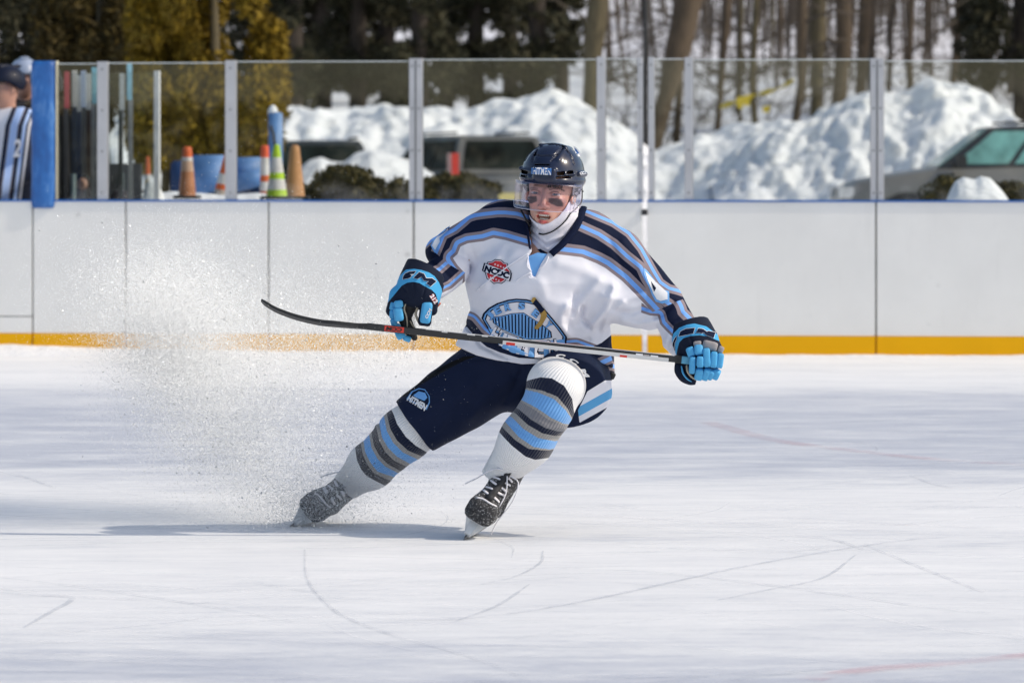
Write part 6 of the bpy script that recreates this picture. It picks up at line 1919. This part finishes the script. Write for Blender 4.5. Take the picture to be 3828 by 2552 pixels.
LB = [[r6b(*q) for q in g] for g in ([(1240, 120), (1275, 180), (1310, 280), (1400, 410), (1500, 500), (1600, 560)], [(1200, 150), (1210, 200), (1240, 330), (1310, 450), (1420, 550), (1540, 600)], [(1170, 170), (1185, 240), (1205, 350), (1270, 470), (1370, 570), (1480, 620)],
      [(1120, 210), (1135, 300), (1160, 420), (1220, 520), (1310, 610), (1400, 660)], [(1090, 230), (1105, 330), (1130, 450), (1190, 560), (1280, 650), (1370, 690)], [(1040, 270), (1050, 370), (1075, 500), (1130, 600), (1220, 690), (1310, 740)],
      [(1010, 300), (1030, 400), (1050, 520), (1110, 630), (1190, 710), (1290, 760)], [(950, 340), (970, 440), (985, 560), (1040, 670), (1110, 760), (1230, 800)], [(925, 380), (945, 480), (965, 590), (1010, 690), (1080, 780), (1190, 830)], [(870, 440), (892, 540), (905, 640), (950, 740), (1010, 810), (1130, 870)])]
M_SOCKL = sock_mat('sock_knit_far', [SWHITE, NAVY, GREY, SBLUE, GREY, (.05, .05, .06), GREY, SBLUE, GREY, (0.07, 0.07, 0.08), SWHITE])
sockL, _ = shape('sock', lock_f, (1205, 1420, 120), (1720, 1900, 600), 4.4, M_SOCKL, person, 1, sock_attrs(LB, (1440, 1690, 330), (-.66, .58, .48)), keep=True)

# ---------------------------------------------------------------- skates
M_BOOT = simple('boot_black', (0.045, 0.045, 0.048), .8, var=.45, scale=55, bmp=.5, spec=.2)
M_HOLD = simple('holder_white', (0.62, 0.64, 0.66), .35, var=.15, scale=25); M_STEEL = simple('runner_steel', (0.45, 0.46, 0.48), .2, metal=.9)
M_SLACE = simple('lace_grey', (0.74, 0.73, 0.77), .75, var=.08); M_SNOWSPECK = simple('snow_stuck', (.84, .85, .87), .9)
def skate(O, fwd, up, lab, loose, nspeck=6000):
    """local axes in photograph pixels: x across, y up, z to the toe; O is the middle of the runner's edge"""
    f = Vector(fwd).normalized(); u = Vector(up); u = (u - f * u.dot(f)).normalized(); r = f.cross(u) * 1.0
    if r.x < 0: r = -r
    root = empty('skate', O, parent=None)
    root.parent = person; root.matrix_parent_inverse = world_matrix(person).inverted(); tag(root, lab)
    def T(V):
        V = np.asarray(V, float)
        M = np.array([r, u, f]) * K
        return np.array(O) + V @ M
    def boot(P):
        d = sd_box(P, (0, 128, 86), (57, 47, 66), 34)                      # toe cap
        d = smin(d, sd_cap(P, (0, 118, 90), (0, 128, -70), 46, 44, 1.0), 20)
        d = smin(d, sd_cap(P, (0, 160, 60), (0, 250, -20), 44, 46, 1.0), 30)   # instep
        d = smin(d, sd_cap(P, (0, 140, -70), (0, 310, -40), 50, 54, 1.1), 30)  # ankle
        d = smax(d, 84 - P[1], 6); d = np.maximum(d, P[1] - 335)
        d = smax(d, -sd_cap(P, (0, 345, -25), (0, 300, -30), 40, 36), 4)
        q = np.abs(sd_box(P, (0, 128, 110), (70, 60, 44), 8)); d = np.maximum(d, 2.2 - q + np.maximum(d + 4, 0) * 0 - 1e3 * (d < -4)) if False else d
        return d - .7 * vnoise(P, 10, 3)
    V, Q = surface_net(boot, (-85, 75, -150), (85, 345, 175), 4.2); V = relax(V, Q, 1)
    M_ = np.array([r, u, f]); flip = np.linalg.det(M_) < 0
    if not flip: pass
    Qo = Q if np.linalg.det(M_) > 0 else Q[:, ::-1]
    b = np_mesh('boot', T(V), Qo, M_BOOT, root)
    # holder: two towers and a bridge, then the steel runner
    mb = MB()
    prof = [(-118, 84), (-118, 50), (-128, 26), (-120, 22), (120, 22), (130, 34), (112, 84), (44, 84), (30, 56), (-30, 56), (-44, 84)]
    for sx in (1,):
        vs = [(-18 if y > 60 else -11, y, z) for z, y in prof] + [(18 if y > 60 else 11, y, z) for z, y in prof]
        n = len(prof)
        mb.add([tuple(q) for q in T(vs)], [tuple(range(n)), tuple(range(2 * n - 1, n - 1, -1))] + [(k, n + k, n + (k + 1) % n, (k + 1) % n) for k in range(n)])
    bx = [(sx * wd, y, z) for z in (-100, 100) for (sx, wd, y) in ((-1, 30, 86), (1, 30, 86))]
    mb.build('blade_holder', M_HOLD, root)
    tw = MB()
    for z0, z1 in ((-118, -46), (44, 114)):
        p = [(-12, 24, z0 + 4), (12, 24, z0 + 4), (12, 24, z1 - 4), (-12, 24, z1 - 4), (-42, 90, z0), (42, 90, z0), (42, 90, z1), (-42, 90, z1)]
        tw2 = MB(); tw2.hexa([tuple(q) for q in T(p)]); tw2.build('holder_tower', M_HOLD, root)
    prof = [(-132, 24), (-142, 14), (-128, 3), (-60, .6), (60, .6), (128, 4), (146, 18), (134, 26)]
    vs = [(-2.2, y, z) for z, y in prof] + [(2.2, y, z) for z, y in prof]; n = len(prof)
    mb = MB(); mb.add([tuple(q) for q in T(vs)], [tuple(range(n)), tuple(range(2 * n - 1, n - 1, -1))] + [(k, n + k, n + (k + 1) % n, (k + 1) % n) for k in range(n)])
    mb.build('runner', M_STEEL, root)
    S_ = BVHTree.FromPolygons([tuple(map(float, p)) for p in V], [tuple(map(int, q)) for q in Q])
    def onb(x, y, off=5):      # front of the boot at (x, y)
        h = S_.ray_cast(Vector((x, y, 400)), Vector((0, 0, -1)))
        return (x, y, (h[0].z if h[0] is not None else 60) + off)
    def lt(name, pts, rad, mat=M_SLACE):
        q = MB(); q.tube([tuple(x) for x in T(catmull(pts, 3))], rad * K, 5, flat=.6); return q.build(name, mat, root, True)
    for k in range(7):
        y = 170 + k * 20; w = 38 - k * .8
        s = 1 if k % 2 else -1
        lt('lace', [onb(-w, y + s * 3), onb(-w * .4, y + 4), onb(w * .4, y + 4), onb(w, y - s * 3)], 6.2)
    for pts in loose: lt('lace_end', pts, 4.4)
    # tongue between the laces
    lt('tongue', [onb(0, 176, -2), onb(0, 220, -1), onb(0, 270, -1), onb(0, 318, 2)], 20, M_BOOT)
    # ice crystals stuck to the leather
    tri = []
    rr = np.random.default_rng(4)
    idx = rr.integers(0, len(V), nspeck); C = T(V[idx] + rr.normal(size=(nspeck, 3)) * .8)
    Vl, Ql = leaves(C, .0018, stretch=.8)
    sp = np_mesh('snow_specks', Vl, Ql, M_SNOWSPECK, root, smooth=False); sp['kind'] = 'stuff'
    return root
def contact(px, py, fwd, back):
    Y = F * CZ / (py - HY); p = Vector(((px - CX) * Y / F, Y, 0.0))
    return p - Vector(fwd).normalized() * back * K
fR = (-.17, -.985, 0); fL = (-.22, -.975, 0)
skate(contact(1735, 2020, fR, 108), fR, (.50, -.10, .86), 'clear frosted skate planted flat below the bent knee', [[(20, 285, 40), (58, 280, 40), (75, 210, 45), (66, 120, 60), (70, 66, 66)], [(-18, 292, 40), (-52, 270, 44), (-84, 215, 40), (-112, 172, 46)], [(10, 280, 46), (40, 225, 62), (46, 170, 80)]])
skate(contact(1085, 1970, fL, 108), fL, (.775, -.05, .63), 'snow covered skate digging into the ice inside the spray', [[(-18, 292, 40), (-50, 270, 46), (-70, 230, 60), (-78, 205, 66)]], 3800)
# ---------------------------------------------------------------- gloves
def cuff_letter(P, surf, parent):
    m = np.array(P, float)
    area = np.sum(m[:, 0] * np.roll(m[:, 1], -1) - np.roll(m[:, 0], -1) * m[:, 1])
    q = []
    for i in range(len(m)):
        e1 = m[i] - m[i - 1]; e2 = m[(i + 1) % len(m)] - m[i]
        n1 = np.array([e1[1], -e1[0]]) / np.linalg.norm(e1); n2 = np.array([e2[1], -e2[0]]) / np.linalg.norm(e2)
        n = n1 + n2; n /= max(np.linalg.norm(n), .6); q.append(tuple(m[i] + n * 1.7 * np.sign(area)))
    lay_poly('cuff_lettering_outline', q, surf, 4.0, M_WHITE, parent, 5)
    lay_poly('cuff_lettering', [tuple(p) for p in m], surf, 6.0, M_PNAVY, parent, 5)
M_GB = simple('glove_blue', (0.055, 0.36, 0.66), .6, var=.08, scale=40, bmp=.25); M_GN = simple('glove_navy', (0.008, 0.013, 0.030), .75, spec=.15, var=.15, scale=40, bmp=.3)
M_GG = simple('glove_grey', (0.30, 0.28, 0.285), .7, var=.1, scale=40, bmp=.3); M_PALM = simple('palm_black', (0.012, 0.012, 0.013), .7); M_TAN = simple('palm_tan', (0.42, 0.36, 0.27), .8, var=.1, scale=30)
GBc, GNc = (0.055, 0.36, 0.66), (0.008, 0.013, 0.030)
# the glove gripping the end of the stick
def gR_f(P):
    d = sd_cap(P, (2566, 1216, -46), (2604, 1286, -86), 84, 86)
    d = np.maximum(d, -((P[0] - 2560) * .30 + (P[1] - 1222) * .90 + (P[2] + 46) * -.3))
    d = smin(d, sd_ell(P, (2622, 1308, -112), (80, 52, 56)), 14)
    d = smin(d, sd_ell(P, (2578, 1330, -112), (46, 66, 46)), 14)
    d = smin(d, sd_ell(P, (2622, 1362, -112), (66, 56, 34)), 14)
    d = d + 2.0 * ridge([r2(690, 945), r2(720, 1000), r2(735, 1060)], 5, 2.5, P)
    return d - .8 * vnoise(P, 14, 21)
CUFB = [[r2(*q) for q in ((455, 1160), (462, 1010), (490, 900), (560, 828), (650, 792), (740, 778), (880, 812), (1000, 900))], [r2(*q) for q in ((520, 1190), (538, 1080), (560, 1000), (610, 950), (690, 925), (800, 915), (900, 930), (1010, 975))]]
def gR_attrs(V): return {'g0': band_attr(-poly_sd(CUFB[0], V[:, 0].astype(float), V[:, 1].astype(float))), 'g1': band_attr(-poly_sd(CUFB[1], V[:, 0].astype(float), V[:, 1].astype(float)))}
M_GLOVE = print_mat('glove_shell', GNc, [('g0', None, [(0, None), (S0(0), GBc)]), ('g1', None, [(0, None), (S0(0), GNc)])], .75, spec=.12, weave=260, wb=.35, sheen=.05)
gR, gRS = shape('glove', gR_f, (2470, 1110, -230), (2730, 1460, 50), 2.8, M_GLOVE, person, 1, gR_attrs, keep=True)
gR['label'] = 'blue and navy glove closed round the taped end of the stick'
def blk(x0, y0, x1, y1, w, dep=17, rot=0, lean=0, conv=r2):
    a, b = conv(x0, y0), conv(x1, y1)
    return (((a[0] + b[0]) / 2, (a[1] + b[1]) / 2, w), ((b[0] - a[0]) / 2, (b[1] - a[1]) / 2, dep), rot, lean)
rboxes('knuckle_pad', [blk(728, 985, 822, 1050, -165, 16, -8)], M_GG, gR); rboxes('knuckle_pad', [blk(832, 985, 1012, 1098, -168, 17, 14)], M_GG, gR); rboxes('knuckle_pad', [blk(1012, 1045, 1082, 1130, -160, 17, 24)], M_GG, gR)
FR_ = [[(648, 1058, 746, 1172, -180, -20, -10), (678, 1166, 752, 1368, -186, 3, 6)], [(738, 1032, 842, 1152, -188, -4, -14), (764, 1162, 850, 1294, -196, 0, 4), (746, 1298, 842, 1444, -180, 10, 26)],
       [(842, 1068, 928, 1292, -194, -3, 0), (838, 1300, 914, 1446, -178, 16, 26)], [(926, 1108, 1008, 1300, -190, 4, 0), (870, 1312, 970, 1436, -174, 24, 26)], [(1000, 1128, 1080, 1306, -182, 8, 0), (938, 1312, 1038, 1434, -168, 24, 26)]]
for seg in FR_:
    fb = None
    for (x0, y0, x1, y1, w, ro, le) in seg:
        o = rboxes('finger', [blk(x0, y0, x1, y1, w, 17, ro, le)], M_GB, gR)
def capsule(name, pts, rr, mat, parent, flat=1.0):
    c = catmull(pts, 5); b = MB(); R_ = np.interp(np.linspace(0, 1, len(c)), np.linspace(0, 1, len(rr)), rr) * K
    b.tube([tuple(q) for q in W(c)], list(R_), 10, flat=flat); return b.build(name, mat, parent, True)
def q2(x, y, w): return r2(x, y) + (w,)
capsule('thumb', [q2(560, 1230, -120), q2(565, 1330, -128), q2(620, 1410, -132), q2(700, 1455, -134), q2(755, 1475, -134)], [16, 20, 20, 16, 8], M_GN, gR)
capsule('thumb_stripe', [q2(588, 1280, -142), q2(605, 1360, -150), q2(650, 1425, -150), q2(705, 1462, -146)], [6, 7, 6, 4], M_GB, gR, .5)
capsule('palm_edge', [q2(650, 1270, -145), q2(660, 1340, -150), q2(700, 1400, -152), q2(758, 1440, -150)], [9, 10, 8, 5], M_TAN, gR, .5)
for P in ([(480, 1090), (484, 1010), (505, 960), (532, 925), (527, 965), (507, 1010), (503, 1060), (512, 1098)], [(553, 930), (576, 872), (640, 842), (746, 830), (736, 864), (650, 874), (616, 900), (728, 876), (732, 894), (588, 924)],
          [(758, 888), (788, 836), (842, 843), (886, 876), (906, 866), (988, 884), (966, 948), (918, 932), (926, 906), (880, 914), (850, 884), (826, 894), (800, 887)]):
    cuff_letter([r2(*q) for q in P], gRS, gR)
# the open glove
def gL_f(P):
    d = sd_cap(P, (1580, 1010, -84), (1562, 1072, -112), 70, 80)
    d = smin(d, sd_cap(P, (1606, 1058, -100), (1588, 1100, -120), 58, 60), 10)
    d = np.maximum(d, -((P[0] - 1590) * -.42 + (P[1] - 1000) * .86 + (P[2] + 84) * -.28))
    d = smin(d, sd_ell(P, (1545, 1104, -122), (84, 44, 50)), 16)
    d = smin(d, sd_cap(P, (1492, 1105, -120), (1468, 1160, -110), 36, 26), 16)
    d = smin(d, sd_cap(P, (1608, 1110, -120), (1614, 1158, -118), 32, 22), 14)
    for g in ([(420, 760), (400, 660), (330, 580)], [(495, 750), (510, 600), (508, 500)], [(640, 770), (680, 640), (700, 580)]):
        d = d + ridge([r1(*q) for q in g], 3.5, 3.5, P)
    return d - .7 * vnoise(P, 14, 23)
CULB = [[r1(*q) for q in ((250, 420), (380, 292), (520, 280), (640, 300), (760, 340), (850, 400), (920, 500), (965, 600), (985, 720))], [r1(*q) for q in ((240, 640), (310, 555), (400, 505), (500, 492), (600, 510), (700, 570), (800, 620), (870, 690), (900, 800))]]
def gL_attrs(V): return {'g0': band_attr(-poly_sd(CULB[0], V[:, 0].astype(float), V[:, 1].astype(float))), 'g1': band_attr(-poly_sd(CULB[1], V[:, 0].astype(float), V[:, 1].astype(float)))}
gL, gLS = shape('glove', gL_f, (1430, 920, -240), (1680, 1230, 20), 2.8, M_GLOVE, person, 1, gL_attrs, keep=True)
gL['label'] = 'open blue and navy glove with the palm showing behind the stick'
b1 = lambda *a, **k: blk(*a, conv=r1, **k)
for bx in (b1(118, 825, 205, 955, -132, 18, 14), b1(112, 950, 200, 1095, -128, 18, 2), b1(130, 1085, 240, 1215, -126, 18, -14), b1(165, 1180, 315, 1330, -124, 17, -28), b1(215, 1290, 368, 1425, -122, 17, -30), b1(335, 1368, 465, 1466, -120, 16, 20),
           b1(188, 795, 335, 918, -156, 18, -8), b1(182, 905, 338, 1135, -156, 19, -8)):
    rboxes('finger', [(bx[0], bx[1], bx[2], 0)], M_GB, gL)
def palm_f(P):
    d = sd_cap(P, r1(430, 830) + (-108,), r1(400, 1000) + (-104,), 40, 24)
    d = smin(d, sd_cap(P, r1(360, 1100) + (-112,), r1(440, 1290) + (-112,), 24, 20), 10)
    d = smin(d, sd_cap(P, r1(420, 1150) + (-112,), r1(520, 1400) + (-110,), 14, 12), 8)
    return d
shape('palm', palm_f, (1470, 1080, -170), (1590, 1300, -50), 3.2, M_PALM, gL, 1)
q1 = lambda x, y, w: r1(x, y) + (w,)
capsule('palm_edge', [q1(375, 850, -150), q1(350, 940, -150), q1(385, 1040, -146), q1(400, 1140, -142), q1(402, 1240, -140)], [5, 7, 5, 4, 3], M_TAN, gL, .6)
capsule('palm_seam', [q1(450, 1130, -140), q1(490, 1200, -136), q1(540, 1260, -134)], [2.5, 3, 2.5], M_TAN, gL)
rboxes('thumb', [b1(595, 790, 815, 1215, -150, 20, 8)], M_GN, gL, .42, 6); rboxes('thumb_pad', [b1(620, 815, 800, 1175, -158, 18, 8)], M_GB, gL, .42, 6)
capsule('thumb_lining', [q1(560, 800, -140), q1(572, 900, -140), q1(540, 1010, -138), q1(570, 1110, -138), q1(615, 1200, -140)], [6, 8, 8, 8, 5], M_TAN, gL, .6)
for P in ([(350, 482), (362, 418), (400, 368), (480, 330), (614, 318), (576, 374), (490, 374), (432, 394), (404, 436), (450, 426), (528, 414), (500, 448), (430, 466)],
          [(568, 452), (680, 338), (778, 374), (818, 458), (937, 460), (1022, 522), (905, 622), (826, 560), (873, 514), (775, 508), (725, 428), (650, 474)]):
    cuff_letter([(1439 + .1886 * x, 953 + .1886 * y) for x, y in P], gLS, gL)
lay_text('glove_number', '212', r1(838, 770), 36, 17, gLS, 2.2, M_WHITE, gL, rot=58, bold=.05, outline=M_PRED, ow=.05)
V_, F_ = glyphs('CCM', r1(748, 1008), 40, 12, -62, .05, .2)
me = bpy.data.meshes.new('thumb_lettering'); me.from_pydata([tuple(q) for q in W(np.array([(u, v, -177.5) for u, v in V_]))], [], F_); me.update(); link('thumb_lettering', me, M_WHITE, gL)
rboxes('cuff_tag', [((r1(908, 855)) + (-100,), (7, 9, 2), 40)], simple('tag_orange', (.62, .12, .03), .6), gL)

# ================================================================== THE STICK
def stick():
    root = empty('hockey_stick', W((1914, 1276, -160))); tag(root, 'black and silver hockey stick held level across the skater\'s waist', 'hockey stick')
    A, E = np.array([1372., 1219.5, -160.]), np.array([2650., 1355., -152.])
    dr = (E - A) / np.linalg.norm(E - A); nv = np.array([-dr[1], dr[0], 0.]); nv /= np.linalg.norm(nv); dw = np.cross(dr, nv)
    def bar(name, t0, t1, lo, hi, d0, d1, mat, parent=root, taper=1.0):
        """piece of shaft between two u positions; lo..hi across in the picture, d0..d1 in depth"""
        b = MB(); n = 10; vs = []
        c = min(3.0, (hi - lo) * .12)
        for i in range(n + 1):
            p = A + dr * ((t0 + (t1 - t0) * i / n) - A[0]) / dr[0]
            for x, y in ((lo + c, d0), (hi - c, d0), (hi, d0 + c), (hi, d1 - c), (hi - c, d1), (lo + c, d1), (lo, d1 - c), (lo, d0 + c)):
                vs.append(p + nv * x + dw * y)
        m = 8
        fs = [(i * m + k, i * m + (k + 1) % m, (i + 1) * m + (k + 1) % m, (i + 1) * m + k) for i in range(n) for k in range(m)] + [tuple(range(m - 1, -1, -1)), tuple(n * m + k for k in range(m))]
        b.add([tuple(q) for q in W(np.array(vs))], fs)
        return b.build(name, mat, parent)
    M_SH = simple('shaft_black', (0.012, 0.012, 0.013), .28, var=.2, scale=30, coat=.4); M_SI = simple('shaft_silver', (0.62, 0.62, 0.62), .3, metal=.15, var=.06, scale=10)
    M_SR = simple('shaft_red', (0.60, 0.035, 0.02), .4); M_TB = simple('grip_black', (0.02, 0.02, 0.02), .7); M_TL = simple('grip_blue', (0.14, 0.44, 0.60), .8, bmp=.4, scale=60)
    bar('shaft', 1372, 2530, -13, 13, -10, 10, M_SH)
    s = bar('shaft_stripe_highlight', 1880, 2500, -1.0, 13.8, -11.6, 6, M_SI); bar('shaft_stripe_highlight', 1590, 2520, -13.6, -9.5, -9, 8, M_SI)  # silver lower half, then a painted highlight line along the top edge
    bar('shaft_mark', 1893, 1926, 3, 14.2, -12.4, 0, M_SR); bar('shaft_mark', 2000, 2180, -14.2, -11.5, -8, 6, M_SR); bar('shaft_mark', 2318, 2345, 6, 14.2, -12.4, 0, M_SR); bar('shaft_mark', 2290, 2330, -14.2, -9, -8, 4, M_SR)
    bar('shaft_label', 1437, 1510, -12, 12, -10.8, 0, M_SR)
    for a_, b_ in ((1745, 1775), (1650, 1672), (1800, 1822)): bar('shaft_mark', a_, b_, -14.0, -7, -10.5, 6, M_SI)
    bar('shaft_sticker', 2377, 2403, -6, 5, -11.2, 0, M_WHITE); bar('shaft_sticker', 2405, 2427, -6, 5, -11.0, 0, M_GG); bar('shaft_sticker', 2432, 2460, -5, 5, -11.2, 0, M_WHITE)
    bar('grip_wrap', 2524, 2548, -15, 15, -12, 12, M_TB); bar('grip_tape', 2548, 2652, -14, 14, -11, 11, M_TL); bar('butt_knob', 2652, 2668, -17, 17, -14, 14, M_TL)
    def txt(s_, uc, off, wd, ht, mat, flip=180):
        p = A + dr * (uc - A[0]) / dr[0] + nv * off
        V_, F_ = glyphs(s_, (p[0], p[1]), wd, ht, flip + math.degrees(math.atan2(dr[1], dr[0])), .05, .1)
        me = bpy.data.meshes.new('shaft_lettering'); me.from_pydata([tuple(q) for q in W(np.array([(u, v, p[2] - 12.4) for u, v in V_]))], [], F_); me.update(); link('shaft_lettering', me, mat, root)
    txt('CCM', 1473, 0, 60, 15, M_TB)
    txt('JETSPEED FT4 PRO', 2020, 8, 60, 5, M_TB) if False else None
    # blade: a curved, tapering plate seen along its edge
    c = catmull([(1385, 1221, -160), (1330, 1217, -160), (1256, 1209, -160), (1190, 1201, -158), (1110, 1183, -154), (1040, 1158, -150), (1000, 1136, -146), (977, 1119, -142)], 6)
    n = len(c); vs = []
    for i, p in enumerate(c):
        t = i / (n - 1); d = c[min(i + 1, n - 1)] - c[max(i - 1, 0)]; d /= np.linalg.norm(d)
        nn = np.array([-d[1], d[0], 0]); nn /= np.linalg.norm(nn)
        th = np.interp(t, [0, .12, .3, .9, 1], [11, 8.5, 6.5, 4.5, 3]); hw = np.interp(t, [0, .12, .3, .92, 1], [9, 14, 36, 34, 20]); off = np.interp(t, [0, .15, .4, 1], [0, 6, 20, 22])
        for sx, sy in ((-1, -1), (1, -1), (1, 1), (-1, 1)): vs.append(p + nn * th * sx + np.array([0, .16, 1.0]) * (hw * sy + off))
    b = MB(); b.add([tuple(q) for q in W(np.array(vs))], [(i * 4 + k, i * 4 + (k + 1) % 4, (i + 1) * 4 + (k + 1) % 4, (i + 1) * 4 + k) for i in range(n - 1) for k in range(4)] + [(3, 2, 1, 0), tuple(n * 4 - 4 + k for k in range(4))])
    b.build('blade', simple('blade_tape', (0.016, 0.016, 0.017), .6, var=.4, scale=60, bmp=.4), root)
stick()
# ================================================================== SNOW THROWN UP BY THE SKATE
def spray():
    r = np.random.default_rng(77)
    def along(pts, n, s0, s1, pw=1.0, w0=400, ws=(70, 430)):
        t = r.random(n) ** pw
        p = [np.array(q, float) for q in pts]
        c = ((1 - t) ** 3)[:, None] * p[0] + (3 * t * (1 - t) ** 2)[:, None] * p[1] + (3 * t * t * (1 - t))[:, None] * p[2] + (t ** 3)[:, None] * p[3]
        s = (s0 + (s1 - s0) * t)[:, None]
        uv = c + r.normal(size=(n, 2)) * s
        w = w0 + 520 * np.minimum(t * 1.6, 1) + r.normal(size=n) * (ws[0] + (ws[1] - ws[0]) * t)
        return np.column_stack([uv, w])
    def blob(c, s, n, w0, ws): return np.column_stack([c[0] + r.normal(size=n) * s[0], c[1] + r.normal(size=n) * s[1], w0 + r.normal(size=n) * ws])
    Pt = np.concatenate([along([(1090, 1950), (830, 1760), (690, 1480), (600, 1150)], 135000, 75, 165, .66),
                         along([(1120, 1940), (1000, 1720), (900, 1450), (900, 1200)], 150000, 75, 230, .72),
                         along([(1100, 1900), (800, 1500), (660, 1250), (480, 1080)], 83600, 80, 150, .6),
                         blob((1215, 1860), (120, 75), 30000, 330, 70), blob((1370, 1700), (170, 130), 24000, 300, 60),
                         blob((655, 1220), (130, 120), 330000, 900, 380), blob((1010, 1380), (270, 190), 228000, 860, 380), blob((790, 1560), (170, 150), 50000, 800, 330), blob((1190, 1880), (95, 70), 14000, 300, 60),
                         blob((1130, 1985), (200, 22), 30400, 330, 120), blob((500, 1070), (200, 110), 30400, 880, 350), blob((1400, 1250), (190, 70), 64600, 850, 330), blob((1500, 1850), (420, 130), 1500, 150, 200)])
    # clumps: gather some of the cloud towards random cores so that it is not an even fog
    k = 260; cores = Pt[r.integers(0, len(Pt), k)]
    pull = r.random(len(Pt)) < .22
    idx = r.integers(0, k, pull.sum())
    d = np.linalg.norm(Pt[pull] - cores[idx], axis=1)
    tgt = cores[idx] + r.normal(size=(pull.sum(), 3)) * 38
    near = d < 260
    q = Pt[pull]; q[near] = tgt[near]; Pt[pull] = q
    n = len(Pt)
    rad = np.exp(r.normal(math.log(.70), .40, n))
    big = r.random(n) < .0012
    rad[big] = r.uniform(2.6, 5.0, big.sum())
    C = W(Pt)
    ok = C[:, 2] > 0.006
    C, rad = C[ok], rad[ok] * K
    n = len(C)
    # each grain is one flat flake; shading normals are turned sunward to brighten the cloud, whatever the flake's tilt
    a = r.normal(size=(n, 3)); a[:, 1] = -np.abs(a[:, 1]); a /= np.linalg.norm(a, axis=1)[:, None]
    t1 = r.normal(size=(n, 3)); t1 -= (t1 * a).sum(1)[:, None] * a; t1 /= np.linalg.norm(t1, axis=1)[:, None]
    t2 = np.cross(a, t1)
    V = np.stack([C + (t1 * math.cos(q) + t2 * math.sin(q)) * rad[:, None] * 1.35 for q in (0, 2.09, 4.19)], 1).reshape(-1, 3)
    Q = np.arange(3 * n).reshape(-1, 3)
    nrm = np.array([0, 0, .4]) + 1.6 * np.array(SUN_DIR) + r.normal(size=(n, 3)) * .2
    nrm /= np.linalg.norm(nrm, axis=1)[:, None]
    m, nt, p, out = new_mat('snow_grain')
    g = N(nt, 'ShaderNodeNewGeometry'); rr = ramp(nt, g.outputs['Random Per Island'], [(0, (.90, .95, .99)), (1, (.93, .965, .995))])
    nt.links.new(rr.outputs[0], p.inputs['Base Color']); p.inputs['Roughness'].default_value = .7; p.inputs['Specular IOR Level'].default_value = .2
    tl = N(nt, 'ShaderNodeBsdfTranslucent'); tl.inputs[0].default_value = (.98, .98, .985, 1)
    mx = N(nt, 'ShaderNodeMixShader'); mx.inputs[0].default_value = .04
    nt.links.new(p.outputs[0], mx.inputs[1]); nt.links.new(tl.outputs[0], mx.inputs[2]); nt.links.new(mx.outputs[0], out.inputs[0])
    o = np_mesh('snow_spray', V, Q, m, None, smooth=True)
    ca = o.data.attributes.new('custom_normal', 'FLOAT_VECTOR', 'POINT'); ca.data.foreach_set('vector', np.repeat(nrm, 3, 0).astype(np.float32).ravel()); o.data.update()
    tag(o, kind='stuff')
spray()
